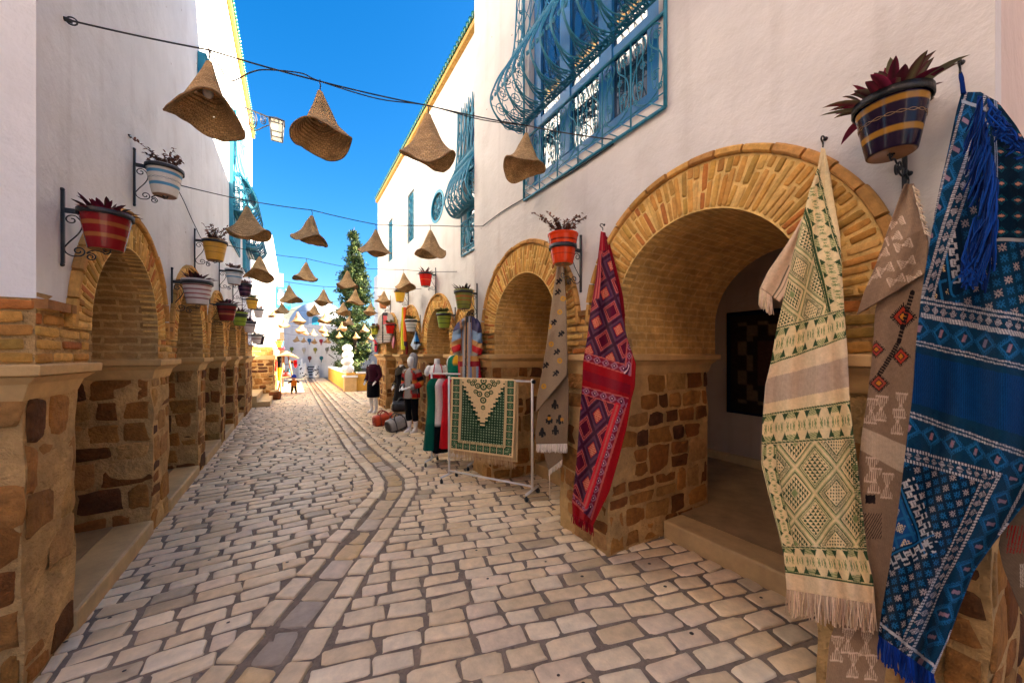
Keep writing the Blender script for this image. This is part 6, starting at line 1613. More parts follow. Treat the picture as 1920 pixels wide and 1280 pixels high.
# second rail, seen end on, full of clothes
A2 = Vector(on_z(815, 858)); A2.z = 0; B2 = A2 + Vector((.75, -.45, 0)); B2 = Vector(on_z(872, 868)); B2.z = 0
A2 = Vector((1.86, 5.55, 0)); B2 = Vector((2.33, 5.05, 0)); d2 = (B2 - A2).normalized(); n2_ = Vector((-d2.y, d2.x, 0)); z2_ = 1.40
rk2 = thing('clothes_rail', 'white clothes rail behind the green rug, crowded with hanging garments', 'clothes rail', tuple(A2))
for E_ in (A2, B2):
    mb = MB(); mb.tube([E_ + Vector((0, 0, .09)), E_ + Vector((0, 0, z2_ + .02))], .016, 8); mb.build('post', M['white_metal'], rk2)
    mb = MB(); mb.tube([E_ + n2_ * .2 + Vector((0, 0, .085)), E_ - n2_ * .2 + Vector((0, 0, .085))], .015, 8); mb.build('foot', M['white_metal'], rk2)
    for q in (.19, -.19): mb = MB(); castor(mb, E_ + n2_ * q); mb.build('castor', M['rubber'], rk2)
mb = MB(); mb.tube([A2 + Vector((0, 0, z2_)), B2 + Vector((0, 0, z2_))], .013, 8); mb.build('top_bar', M['white_metal'], rk2)
def garment(label, cat, c, ax, width, zs, zb, col, col2=None, flare=1.1, hanger=True, name='hanging_dress', seed=0):
    """a dress hung on a hanger: ax is the shoulder line"""
    r = random.Random(seed); t = thing(name, label, cat, (c[0], c[1], zb))
    perp = Vector((-ax.y, ax.x, 0)); mb = MB(); n = 28; rows = 20; V = []; cc = []
    for j in range(rows + 1):
        f = j / rows; z = zs + (zb - zs) * f
        if f < .1: wv_ = width * (.22 + .78 * math.sqrt(f / .1))
        else: wv_ = width * (1 - .28 * math.sin(min(1, (f - .1) / .35) * PI / 2) + (flare - .72) * max(0, f - .4) / .6)
        if f < .1: z = zs - (zs - zb) * f * .8
        th_ = .05 + .07 * f
        for k in range(n):
            an = 2 * PI * k / n; fold = 1 + .22 * math.sin(an * 5 + seed + f * 2) * f
            V.append(Vector((c[0], c[1], z)) + ax * (wv_ / 2 * math.cos(an) * (1 + .04 * math.sin(7 * an + seed) * f)) + perp * (th_ * math.sin(an) * fold))
            cc.append((col2 if (col2 and f > .62) else col))
    mb.add(V, [(j * n + k, j * n + (k + 1) % n, (j + 1) * n + (k + 1) % n, (j + 1) * n + k) for j in range(rows) for k in range(n)] + [tuple(range(n))], cc, smooth=True)
    mb.build('cloth', M['fabric'], t)
    if hanger:
        mb = MB(); p = Vector((c[0], c[1], zs)); mb.tube(crom([p + Vector((0, 0, -.02)), p + Vector((0, 0, .03)), p + perp * .02 + Vector((0, 0, .055)), p + Vector((0, 0, .075))], 4), .004, 5); mb.tube([p - ax * width * .4 + Vector((0, 0, -.06)), p, p + ax * width * .4 + Vector((0, 0, -.06))], .006, 5); mb.build('hanger', M['rubber'], t)
    return t
gl = [(.06, srgb(14, 96, 74), srgb(12, 80, 66), .44, .26, 'long green dress at the street end of the second clothes rail'), (.24, srgb(226, 214, 206), srgb(16, 16, 18), .36, .22, 'white and black dress beside the long green dress on the rail'),
      (.42, srgb(206, 34, 44), srgb(186, 24, 36), .36, .30, 'coral red dress in the middle of the second clothes rail'), (.60, srgb(196, 112, 44), srgb(176, 92, 34), .36, .3, 'orange brown dress between the coral and the pink garments'), (.80, srgb(214, 150, 160), srgb(200, 120, 132), .34, .3, 'pale pink dress at the wall end of the second clothes rail')]
for i, (f, c1, c2, w_, zb_, lab) in enumerate(gl):
    p = A2.lerp(B2, f); garment(lab, 'dress', (p.x, p.y), n2_, w_, z2_ - .075, zb_, c1, c2, seed=i * 3.1)

def remesh(o, vox):
    m = o.modifiers.new('join', 'REMESH'); m.mode = 'VOXEL'; m.voxel_size = vox; m.use_smooth_shade = True; return o
def limb(mb, pts, rs, n=10, col=(1, 1, 1)):
    P = crom(pts, 4); R_ = [p[0] for p in smooth_prof([(r, 0) for r in rs], 4)]
    mb.tube(P, R_, n, col); mb.ball(P[0], rs[0], col, n=10); mb.ball(P[-1], rs[-1], col, n=10)
def hand(mb, p, d, s=1.0):
    """small hand: palm and five bent fingers pointing along d"""
    d = d.normalized(); sd2 = d.cross(Vector((0, 0, 1))); sd2 = sd2.normalized() if sd2.length > .1 else Vector((1, 0, 0)); nn = sd2.cross(d)
    limb(mb, [p, p + d * .05 * s, p + d * .085 * s], [.022 * s, .032 * s, .028 * s], 8)
    for i, (o, l) in enumerate(((-.03, .062), (-.01, .075), (.01, .07), (.028, .055))):
        b = p + d * .085 * s + sd2 * o * s; mb.tube([b, b + d * l * .5 * s + nn * .004, b + d * l * s - nn * .014 * s], [.0085 * s, .008 * s, .006 * s], 6)
    b = p + d * .03 * s - sd2 * .03 * s; mb.tube([b, b - sd2 * .022 * s + d * .03 * s, b - sd2 * .02 * s + d * .06 * s - nn * .01], [.01 * s, .009 * s, .006 * s], 6)
def figure(name, label, loc, rz, head=True, sleeves=None, h=1.72, legs=True, arms=True, group=None):
    t = thing(name, label, 'mannequin', loc, group, world_parts=False, rotz=rz); k = h / 1.72; t.scale = (k,) * 3
    mb = MB()
    if legs:
        for s_ in (-1, 1):
            limb(mb, [(s_ * .09, 0, .90), (s_ * .10, -.01, .50), (s_ * .095, .02, .28), (s_ * .09, .025, .09)], [.088, .056, .058, .036])
            mb.loft([((s_ * .09, .02, .10), .036, .045), ((s_ * .09, .0, .06), .04, .075), ((s_ * .092, -.035, .03), .042, .115), ((s_ * .092, -.04, .0), .043, .12)])
    mb.loft([((0, 0, .84), .14, .10), ((0, 0, .93), .165, .12), ((0, 0, 1.05), .13, .095), ((0, -.005, 1.2), .145, .105), ((0, 0, 1.33), .17, .10), ((0, 0, 1.41), .15, .08), ((0, 0, 1.45), .06, .06), ((0, -.005, 1.52), .05, .055)])
    if head:
        mb.loft([((0, -.02, 1.47), .045, .05), ((0, -.03, 1.51), .055, .075), ((0, -.025, 1.56), .07, .092), ((0, -.02, 1.62), .076, .098), ((0, -.01, 1.68), .066, .088), ((0, -.01, 1.715), .03, .04)])
        mb.ball((0, -.118, 1.575), .014, sy=1.2, sz=1.5, n=8)
    if arms:
        for s_ in (-1, 1):
            el, wr = ((s_ * .25, .02, 1.10), (s_ * .20, -.12, .93)) if arms == 1 else ((s_ * .25, .02, 1.10), (s_ * .09, -.20, 1.02))
            limb(mb, [(s_ * .17, 0, 1.37), (s_ * .21, .01, 1.27), el, wr], [.052, .046, .038, .026]); hand(mb, Vector(wr), Vector(wr) - Vector(el), .9)
    o = mb.build('body', M['mannequin'], t); remesh(o, .010)
    return t
def sleeve_pair(t, col, m, arms=1, r=1.0, cuff=None, fn=None, to=.93):
    for s_ in (-1, 1):
        el, wr = ((s_ * .25, .02, 1.10), (s_ * .20, -.12, .93)) if arms == 1 else ((s_ * .25, .02, 1.10), (s_ * .09, -.20, 1.02))
        mb = MB(); pts = [(s_ * .15, 0, 1.40), (s_ * .21, .01, 1.27), el, tuple(Vector(el).lerp(Vector(wr), to))]
        P = crom(pts, 6); R_ = [q[0] for q in smooth_prof([(.075 * r, 0), (.068 * r, 0), (.058 * r, 0), (.052 * r, 0)], 6)]
        b = len(mb.v); mb.tube(P, R_, 14, col, cap=False)
        if fn: mb.c = [fn(i // 14 / (len(P) - 1)) for i in range(len(mb.c))]
        o = mb.build('sleeve', M[m], t)
        if cuff:
            mb = MB(); mb.tube(P[-3:], [x * 1.12 for x in R_[-3:]], 14, cuff, cap=False); mb.build('cuff', M[m], t)
def coat(t, name, rings, colfn, m='fabric', n=36, folds=.0, fz=1.0):
    mb = MB(); V = []; cc = []
    rr = smooth_prof([(c[2], rx, ry, c[1]) for (c, rx, ry) in rings], 4)
    for i, (z, rx, ry, cy) in enumerate(rr):
        f = i / (len(rr) - 1)
        for k in range(n):
            an = 2 * PI * k / n; q = 1 + folds * math.sin(an * 7 + 1) * max(0, f - .35) / .65
            V.append((rx * math.cos(an) * q, cy + ry * math.sin(an) * q, z)); cc.append(colfn(f, an))
    mb.add(V, [(j * n + k, j * n + (k + 1) % n, (j + 1) * n + (k + 1) % n, (j + 1) * n + k) for j in range(len(rr) - 1) for k in range(n)], cc, smooth=True)
    return mb.build(name, M[m], t)
BLK = srgb(20, 18, 20)
def face_cam(p, extra=0): return math.atan2(-p[1], -p[0]) + PI / 2 + extra
# hooded mannequin in the patchwork cardigan
p = on_z(772, 810); t = figure('mannequin', 'white mannequin in a hooded patchwork cardigan and black leggings, standing by the travel bags', (p.x, p.y, 0), face_cam(p, -.75), arms=2, h=1.66)
PW = [srgb(150, 140, 130), srgb(150, 30, 30), srgb(24, 22, 24), srgb(186, 120, 50), srgb(178, 36, 32), srgb(90, 84, 80)]
def pw(f, an):
    if f > .93: return srgb(150, 146, 142)
    if abs(((an + PI / 2 + PI) % (2 * PI)) - PI) < .38: return srgb(158, 154, 150)
    return PW[(int(f * 7) * 2 + int((an + .3) * 1.6)) % 6]
coat(t, 'cardigan', [((0, .0, 1.45), .075, .075), ((0, 0, 1.40), .17, .105), ((0, 0, 1.30), .20, .135), ((0, 0, 1.10), .19, .135), ((0, 0, .95), .20, .15), ((0, 0, .80), .21, .16), ((0, 0, .775), .205, .155)], pw)
sleeve_pair(t, (1, 1, 1), 'fabric', 2, 1.1, cuff=srgb(160, 154, 148), fn=lambda f: PW[int(f * 5.9) % 6], to=.86)
mb = MB(); mb.lathe([(.095, 1.43), (.105, 1.50), (.118, 1.60), (.112, 1.68), (.08, 1.75), (.01, 1.80)], 24, origin=(0, .02, 0), fn=lambda p_, an, r, z: Vector((p_.x, p_.y * (1.15 if p_.y > 0 else .35) + .0, z + (.05 * p_.y / .1 if p_.y > 0 else 0))), col=srgb(140, 138, 140)); hd_ = mb.build('hood', M['fabric'], t); s_ = hd_.modifiers.new('thickness', 'SOLIDIFY'); s_.thickness = .014
mb = MB()
for q in (-1, 1): limb(mb, [(q * .09, 0, .88), (q * .10, -.01, .50), (q * .095, .015, .30)], [.10, .072, .070], 12, BLK)
mb.loft([((0, 0, .78), .19, .135), ((0, 0, .95), .17, .12)], BLK, n=20); mb.build('leggings', M['fabric'], t)
# headless mannequin in a long black coat
p = on_z(737, 800); p = Vector((2.42, 9.6, 0)); t = figure('mannequin', 'headless mannequin in a long black coat with a grey collar, behind the orange bag', (p.x, p.y, 0), face_cam(p, -.95), head=False, h=1.62)
coat(t, 'long_coat', [((0, 0, 1.46), .07, .07), ((0, 0, 1.41), .17, .10), ((0, 0, 1.30), .19, .13), ((0, 0, 1.06), .155, .115), ((0, 0, .9), .20, .15), ((0, 0, .6), .26, .21), ((0, 0, .3), .31, .26)], lambda f, an: srgb(24, 21, 22), folds=.07)
sleeve_pair(t, srgb(24, 21, 22), 'fabric', 1, 1.05, cuff=srgb(110, 96, 70))
mb = MB(); mb.lathe([(.075, 1.50), (.10, 1.49), (.135, 1.44), (.155, 1.38), (.15, 1.35)], 24, fn=lambda p_, an, r, z: Vector((p_.x, p_.y - .03, z - .12 * max(0, -p_.y / max(r, .01)) * (r / .15))), col=srgb(64, 56, 46)); mb.build('collar', M['fabric'], t)
# far mannequin in purple jacket and black skirt
p = on_z(700, 773); t = figure('mannequin', 'headless mannequin in a dark purple jacket and black skirt, farthest along the right side', (p.x, p.y, 0), face_cam(p, -.8), head=False, h=1.68)
coat(t, 'jacket', [((0, 0, 1.45), .07, .07), ((0, 0, 1.40), .165, .10), ((0, 0, 1.28), .185, .13), ((0, 0, 1.06), .165, .115), ((0, 0, .86), .20, .15)], lambda f, an: srgb(62, 22, 36))
sleeve_pair(t, srgb(58, 22, 36), 'fabric', 1, 1.0)
coat(t, 'skirt', [((0, 0, .98), .165, .12), ((0, 0, .85), .20, .15), ((0, 0, .55), .21, .16), ((0, 0, .46), .20, .155)], lambda f, an: BLK, folds=.03)
# dress forms by the far arch
def bust(label, loc, rz, dressfn, zbase, stand=True):
    t = thing('dress_form', label, 'dress form', loc, None, world_parts=False, rotz=rz); mb = MB(); b = zbase
    mb.loft([((0, 0, b), .12, .09), ((0, 0, b + .12), .115, .09), ((0, -.01, b + .3), .145, .115), ((0, 0, b + .42), .165, .10), ((0, 0, b + .49), .15, .075), ((0, 0, b + .53), .058, .055), ((0, 0, b + .64), .05, .05)])
    for s_ in (-1, 1): limb(mb, [(s_ * .15, 0, b + .47), (s_ * .185, 0, b + .41), (s_ * .19, 0, b + .36)], [.05, .048, .042])
    o = mb.build('torso', M['mannequin'], t); remesh(o, .009)
    mb = MB(); mb.tube([(0, 0, .02), (0, 0, b + .02)], .014, 8); mb.lathe([(.16, 0), (.16, .012), (.03, .03), (.014, .05)], 24, cap0=True); mb.build('stand', M['white_metal'], t)
    dressfn(t, b); return t
def red_dress(t, b):
    coat(t, 'dress', [((0, -.005, b + .36), .155, .12), ((0, -.005, b + .28), .150, .12), ((0, 0, b + .12), .128, .10), ((0, 0, b), .145, .12), ((0, 0, b - .3), .17, .15), ((0, 0, b - .55), .13, .13)], lambda f, an: srgb(178, 16, 28) if (f * 40 + an) % 1 < .8 else srgb(206, 40, 46), folds=.10)
    mb = MB()
    for s_ in (-1, 1): mb.tube(crom([(s_ * .08, -.115, b + .36), (s_ * .07, -.09, b + .46), (s_ * .045, -.03, b + .54), (0, .055, b + .55)], 5), .008, 6, srgb(196, 50, 60))
    mb.build('strap', M['fabric'], t)
bust('white dress form in a sparkly red halter dress, beside the clothes rails', (2.30, 6.55, 0), face_cam((2.3, 6.55), .15), red_dress, .98)
def green_top(t, b):
    coat(t, 'tunic', [((0, 0, b + .53), .075, .07), ((0, 0, b + .49), .17, .10), ((0, 0, b + .40), .21, .125), ((0, 0, b + .1), .20, .14), ((0, 0, b - .35), .22, .17)], lambda f, an: srgb(226, 170, 40) if abs(((an + PI / 2 + PI) % (2 * PI)) - PI) < .34 and f < .55 else srgb(10, 104, 84), folds=.05)
bust('white dress form in a green tunic with yellow neckline, behind the striped jacket', (2.42, 5.80, 0), face_cam((2.42, 5.8), -.5), green_top, 1.16)
# red and white garment peeping out left of the striped jacket
garment('white and red garment peeping out below the striped jacket', 'dress', (2.47, 5.32), Vector((-.2, 1, 0)).normalized(), .34, 1.62, .8, srgb(226, 214, 206), srgb(196, 30, 40), seed=8)

# striped jacket hung on the corner between the two buildings
t_ = thing('jacket', 'striped wool jacket in blue, ochre and red, hung on the corner above the rug rail', 'jacket', tuple(on_x(880, 600, RX - .05)))
def jk_col(px, py, s, t):
    c = start(px, srgb(176, 130, 84)); x = (px - 840) ; 
    strip_ = np.floor((px - 850 - (py - 600) * .02) / 4.2).astype(int) % 6
    for i, cc in enumerate([srgb(180, 134, 90), srgb(116, 128, 156), srgb(170, 128, 84), srgb(150, 110, 84), srgb(120, 138, 160), srgb(186, 140, 92)]): c[strip_ == i] = cc
    slv = (px < 863 + (py - 610) * .03) | (px > 885 + (py - 610) * .03); sl = slv & (py < 662)
    q = py + np.where(px < 870, (px - 850) * .45, -(px - 895) * .45)
    for lo, hi, cc in ((590, 622, srgb(70, 66, 96)), (622, 640, srgb(124, 150, 178)), (640, 650, srgb(180, 130, 80)), (650, 662, srgb(176, 22, 30)), (662, 668, srgb(150, 140, 120))): c[sl & (q >= lo) & (q < hi)] = cc
    po = (py > 662) & (abs(px - 875) > 3)
    for lo, hi, cc in ((662, 667, srgb(140, 138, 130)), (667, 677, srgb(176, 126, 66)), (677, 687, srgb(128, 20, 34))): c[po & (py >= lo) & (py < hi)] = cc
    c[(px > 897) & (py > 660)] = srgb(170, 24, 36); c[(px < 863) & (py > 677)] = srgb(176, 30, 40)
    c[abs(px - (876 - (py - 600) * .015)) < 1.7] = srgb(30, 24, 26); c[(py < 604) & (abs(px - 879) < 5)] = srgb(36, 30, 30); c[abs(px - (871 - (py - 600) * .01)) < 1.6] = srgb(150, 146, 150); c[abs(px - (881 - (py - 600) * .01)) < 1.6] = srgb(150, 146, 150)
    return c
jl = [(875, 593), (869, 598), (863, 604), (861, 614), (860, 640), (860, 664), (860, 690), (861, 708)]
jr = [(884, 593), (890, 597), (895, 602), (897, 612), (897, 640), (898, 664), (900, 690), (902, 709)]
o, P, _, _ = cloth('wool_body', t_, jl, jr, (RX - .02, 0, 0), (1, 0, 0), lambda s, t: -.05 - .07 * np.sin(np.pi * s) ** .6 - .016 * np.sin(s * 14 + t * 2) * np.minimum(1, t * 3), jk_col, 70, 150, thick=.02, sm=2)
for L2, R2 in (([(868, 598), (858, 606), (851, 618), (848, 638), (848, 654), (851, 663)], [(872, 603), (866, 618), (864, 634), (864, 648), (863, 658), (861, 667)]),
               ([(889, 600), (893, 616), (894, 634), (893, 648), (893, 658), (895, 667)], [(893, 597), (899, 605), (902, 618), (903, 638), (904, 654), (902, 664)])):
    cloth('sleeve', t_, L2, R2, (RX - .02, 0, 0), (1, 0, 0), lambda s, t: -.09 - .055 * np.sin(np.pi * s) ** .5 - .01 * np.sin(t * 22 + s * 3), jk_col, 24, 70, thick=.02, sm=2)
hook(t_, on_x(879, 594, RX - .06), RX)

# grey cardigan, scarves and bags hung on the far front
def hung(label, cat, name, left, right, colfn, off=-.05, bulge=.10, hk=None, ns=40, nt=80):
    t = thing(name, label, cat, tuple(on_x(sum(p[0] for p in left + right) / len(left + right), max(p[1] for p in left + right), BX - .06)))
    cloth('cloth_body', t, left, right, (BX, 0, 0), (1, 0, 0), lambda s, t_: off - bulge * np.sin(np.pi * s) ** .6 * np.minimum(1, t_ * 3) - .012 * np.sin(s * 13 + t_ * 3), colfn, ns, nt, thick=.012)
    if hk: hook(t, on_x(hk[0], hk[1], BX + off), BX)
    return t
def gc(px, py, s, t):
    c = start(px, srgb(150, 140, 130)); r = np.floor(py / 2.2).astype(int) % 4
    for i, cc in enumerate([srgb(160, 152, 146), srgb(120, 112, 108), srgb(172, 160, 150), srgb(140, 124, 114)]): c[(r == i) & (py > 628)] = cc
    c[abs(px - 718) < 1.4] = srgb(24, 20, 22); c[(px < 712) & (abs(py - 613) < 4)] = srgb(170, 60, 44); c[(px > 719) & (px < 726) & (py < 608)] = srgb(170, 60, 60); c[(py < 592) & (abs(px - 722) < 5)] = srgb(34, 28, 30); return c
hung('grey striped cardigan with black front edge, hung high at the far corner', 'cardigan', 'cardigan', [(719, 586), (712, 592), (709, 600), (707, 615), (706, 630), (708, 642), (711, 644)], [(726, 586), (734, 589), (738, 595), (740, 605), (739, 620), (735, 632), (734, 641)], gc, off=-.03, hk=(722, 586))
hung('yellow green scarf hanging behind the orange one', 'scarf', 'scarf', [(754, 576), (753, 600), (752, 630), (752, 655)], [(757, 576), (757, 600), (757, 630), (760, 656)], lambda px, py, s, t: start(px, srgb(196, 196, 36)), off=-.06, bulge=.04, hk=(757, 575))
def oc(px, py, s, t):
    c = start(px, srgb(214, 84, 24)); c[(py > 640)] = srgb(46, 26, 50); c[(s < .25) & (py < 640)] = srgb(226, 130, 30); return c
hung('orange scarf with dark lower end, in front of the yellow green one', 'scarf', 'scarf', [(756, 576), (756, 600), (756, 630), (758, 648)], [(761, 576), (761, 600), (762, 630), (763, 650)], oc, off=-.11, bulge=.04)
hung('dark red scarf end dangling below the orange scarf', 'scarf', 'scarf', [(760, 640), (761, 652), (761, 664)], [(764, 640), (765, 652), (764, 664)], lambda px, py, s, t: start(px, srgb(140, 20, 24)), off=-.07, bulge=.03)
def bb_(px, py, s, t):
    c = start(px, srgb(50, 130, 196)); c[(py > 640) & (py < 645)] = srgb(20, 22, 30); c[py >= 645] = srgb(170, 184, 206); c[(s < .3)] = srgb(180, 196, 214); return c
hung('blue and white tied bag hanging under the striped white pot', 'bag', 'hanging_bag', [(779, 622), (777, 630), (773, 640), (770, 647), (776, 655)], [(780, 622), (783, 630), (786, 640), (789, 646), (782, 655)], bb_, off=-.05, hk=(779, 621))
hung('small pink bag hanging under the plain red pot', 'bag', 'hanging_bag', [(738, 629), (736, 636), (735, 644), (737, 653)], [(739, 629), (741, 636), (741, 644), (738, 653)], lambda px, py, s, t: start(px, srgb(206, 128, 140)), off=-.05, hk=(738, 628))
def rb_(px, py, s, t):
    c = start(px, srgb(40, 30, 34)); c[(py < 645)] = srgb(170, 40, 48); c[(px < 702) & (py > 640)] = srgb(150, 160, 150); c[(abs(px - 705) < 2) & (py > 648)] = srgb(206, 50, 70); return c
hung('red and black bag hanging at the far corner against the tree', 'bag', 'hanging_bag', [(700, 637), (698, 645), (699, 654), (703, 660)], [(704, 637), (708, 645), (709, 654), (707, 660)], rb_, off=-.05, hk=(702, 636))

# travel bags on the ground
def duffel(label, c, yaw, L_, r, tilt, col, col2, seed):
    t = thing('travel_bag', label, 'bag', c, None, world_parts=False, rotz=yaw); t.rotation_euler = (0, tilt, yaw)
    mb = MB(); n = 26
    mb.loft([((0, 0, 0), .01, .01)], cap=False) if False else None
    V = []; cc = []; rows = 18
    for j in range(rows + 1):
        f = j / rows; x = (f - .5) * L_; e = min(f, 1 - f) * 2; k = min(1, (e / .22)) ** .35 if e < .22 else 1
        for i in range(n):
            an = 2 * PI * i / n; ca, sa = math.cos(an), math.sin(an)
            y = math.copysign(abs(ca) ** .75, ca) * r * k; z = math.copysign(abs(sa) ** .7, sa) * r * .9 * k + r * .9
            V.append((x, y * (1 + .04 * mnoise.noise(Vector((x * 9, an, seed)))), z * (1 + .05 * mnoise.noise(Vector((x * 7, an, seed + 3)))))); cc.append(col2 if (e < .12 or (col2 and sa < -.55)) else col)
    mb.add(V, [(j * n + k, j * n + (k + 1) % n, (j + 1) * n + (k + 1) % n, (j + 1) * n + k) for j in range(rows) for k in range(n)] + [tuple(range(n - 1, -1, -1)), tuple(rows * n + k for k in range(n))], cc, smooth=True)
    mb.build('bag_body', M['leather'], t)
    for s_ in (-1, 1):
        mb = MB(); mb.tube(crom([(-L_ * .18, s_ * r * .7, r * 1.5), (-L_ * .16, s_ * r * .55, r * 2.0), (0, s_ * r * .4, r * 2.35), (L_ * .16, s_ * r * .55, r * 2.0), (L_ * .18, s_ * r * .7, r * 1.5)], 6), .013, 7, jit(col2, .1)); mb.build('handle', M['leather'], t)
    mb = MB()
    for x in (-L_ * .2, L_ * .2): mb.tube([(x, r * 1.02 * math.copysign(abs(math.cos(a)) ** .75, math.cos(a)), r * .92 + r * .93 * math.copysign(abs(math.sin(a)) ** .7, math.sin(a))) for a in [2 * PI * i / 24 for i in range(24)]], .012, 5, col2, closed=True)
    mb.build('strap', M['leather'], t); return t
p = on_z(716, 797); duffel('orange leather travel bag lying on the cobbles', (p.x + .05, p.y, 0), face_cam(p, .35), .52, .15, -.12, srgb(196, 66, 20), srgb(150, 44, 14), 1)
p = on_z(752, 808); duffel('grey travel bag with dark trim, leaning in front of the other bags', (p.x - .02, p.y + .1, .02), face_cam(p, .5), .56, .16, -.22, srgb(150, 142, 136), srgb(60, 50, 48), 2)
p = on_z(752, 800); duffel('black leather travel bag sitting on the bags behind the hooded mannequin', (p.x + .12, p.y + .42, .30), face_cam(p, .0), .5, .14, .0, srgb(34, 32, 36), srgb(18, 16, 18), 3)
# ledge that carries the black bag
o = MB(); o.box((p.x - .12, p.y + .22, 0), (p.x + .42, p.y + .62, .296)); o = o.build('wooden_crate', M['wood']); recentre(o); tag(o, 'low wooden crate carrying the black travel bag', 'crate')
# ================================================================== the square beyond
rz_ = random.Random(17)
# conifer
def conifer(label, base, h, rmax, seed, n=5200):
    r = random.Random(seed); t = thing('conifer_tree', label, 'tree', base)
    mb = MB(); b = Vector(base); mb.tube([b, b + Vector((.03, 0, h * .4)), b + Vector((-.03, .02, h * .75)), b + Vector((0, 0, h * .97))], [.17, .12, .06, .012], 8)
    limbs = []
    for i in range(170):
        f = 1 - r.uniform(.04, .92) ** .8; z = h * f; a = r.uniform(0, 2 * PI); rad = rmax * (min(1, (f - .02) / .16) * (1 - f) ** .95 + .03) * r.uniform(.7, 1.15)
        e = b + Vector((math.cos(a) * rad, math.sin(a) * rad, z + rad * r.uniform(-.05, .35))); limbs.append((b + Vector((0, 0, z)), e, f)); mb.tube([b + Vector((0, 0, z)), b.lerp(e, .0) * 0 + (b + Vector((0, 0, z))).lerp(e, .5) + Vector((0, 0, .04)), e], [.03, .018, .006], 4)
    mb.build('trunk', M['bark'], t)
    P = [srgb(46, 66, 34), srgb(34, 54, 30), srgb(66, 84, 38), srgb(26, 44, 26), srgb(84, 94, 42), srgb(38, 60, 30)]
    mb = MB()
    for (o, e, f) in limbs:
        for k in range(int(n / 120 * (.5 + 1.1 * (1 - f)))):
            q = r.uniform(.25, 1.08); c = o.lerp(e, q) + Vector((r.gauss(0, .10), r.gauss(0, .10), r.gauss(0, .10))); col = jit(r.choice(P), .25, r)
            for m in range(5):
                d = Vector((r.gauss(0, 1), r.gauss(0, 1), r.gauss(.3, 1))).normalized(); s = d.cross(Vector((r.gauss(0, 1), r.gauss(0, 1), r.gauss(0, 1)))).normalized(); L_ = r.uniform(.10, .22); w = r.uniform(.03, .05)
                mb.add([c - s * w, c + d * L_ * .6 - s * w * .8, c + d * L_, c + s * w * .8 + d * L_ * .5], [(0, 1, 2, 3)], col)
    mb.build('crown', M['leaf'], t)
b = on_y(664, 700, 26.5)
conifer('tall dark green conifer rising from the planter in the square', (b.x, 26.5, .68), 9.8, 1.85, 5)
def bush(label, c, r_, n, seed):
    r = random.Random(seed); t = thing('shrub', label, 'shrub', c); mb = MB(); P = [srgb(70, 90, 44), srgb(50, 70, 36), srgb(96, 110, 56)]
    st = MB()
    for i in range(14):
        a = r.uniform(0, 2 * PI); e = Vector(c) + Vector((math.cos(a) * r_ * r.random(), math.sin(a) * r_ * r.random(), r_ * r.uniform(.7, 1.8))); st.tube([c, Vector(c).lerp(e, .5) + Vector((0, 0, .05)), e], .012, 4)
        for k in range(n // 14):
            p = Vector(c).lerp(e, r.uniform(.3, 1.1)) + Vector((r.gauss(0, .08), r.gauss(0, .08), r.gauss(0, .08))); d = Vector((r.gauss(0, 1), r.gauss(0, 1), r.gauss(0, 1))).normalized(); s = d.orthogonal().normalized() * .03; L_ = r.uniform(.08, .16)
            mb.add([p, p + d * L_ * .5 + s, p + d * L_, p + d * L_ * .5 - s], [(0, 1, 2, 3)], jit(r.choice(P), .25, r))
    st.build('stems', M['bark'], t); mb.build('leaves', M['leaf'], t)
bush('loose leggy shrub at the left end of the planter beside the white wall', (2.9, 26.0, .7), .55, 280, 4)
bush('low leafy shrub in the planter behind the stone stack', (3.0, 21.2, .7), .35, 240, 6)
bush('small clipped shrub at the far left corner of the planter', (2.6, 27.4, .7), .3, 200, 8)
# stacked white stones
t = thing('stone_sculpture', 'stack of four rounded white stones on the corner of the yellow planter', 'sculpture', (2.3, 18.46, .73))
y_ = 18.46
for i, (px, py, w, h_) in enumerate(((652, 692, 22.5, 15), (651, 678, 21, 14), (652, 665.5, 20, 13.5), (651, 652.5, 17.5, 12.5))):
    c = on_y(px, py, y_); d = c.x * SN + c.y * CS; mb = MB(); mb.ball((c.x, c.y, c.z), w / 2 / F * d, n=28, sz=h_ / w * 1.12, wob=.07, seed=i * 3); mb.build('stone', M['white_stone'], t)
mb = MB(); mb.box((2.12, 18.28, .731), (2.5, 18.62, .85)); mb.build('plinth', M['ochre'], t)
# pots on the end wall
def wall_pot(label, px, py, col):
    c = on_y(px, py, 30.3); t = thing('wall_pot', label, 'pot', tuple(c), 'coloured pots on the end wall')
    mb = MB(); mb.lathe([(.02, -.27), (.03, -.2), (.035, -.12), (.09, -.06), (.125, .03), (.12, .10), (.09, .14), (.1, .16)], 20, origin=tuple(c), col=col); mb.build('pot', M['paint_pot'], t)
    mb = MB(); mb.tube([(c.x, 30.41, c.z), (c.x, 30.2, c.z - .02)], .02, 5); mb.build('holder', M['iron'], t)
    mb = MB(); plant(mb, 'green', (c.x, c.y, c.z + .10), .08, .6, rz_); mb.build('foliage', M['leaf'], t)
for lab, px, py, col in (('blue pot high on the white end wall', 580, 639, srgb(40, 110, 160)), ('red pot high on the white end wall', 602, 640, srgb(170, 30, 44)), ('olive pot left in the middle row of the end wall', 547, 655, srgb(110, 120, 40)), ('whitish pot in the middle row of the end wall', 569.5, 656, srgb(190, 180, 160)),
        ('yellow olive pot in the middle row of the end wall, above the teal one', 591, 656, srgb(150, 140, 40)), ('grey pot at the right of the middle row on the end wall', 613, 656, srgb(120, 116, 108)), ('terracotta pot low on the end wall', 580.5, 672, srgb(130, 70, 50)), ('teal pot low on the end wall', 602.5, 672, srgb(20, 110, 116))): wall_pot(lab, px, py, col)
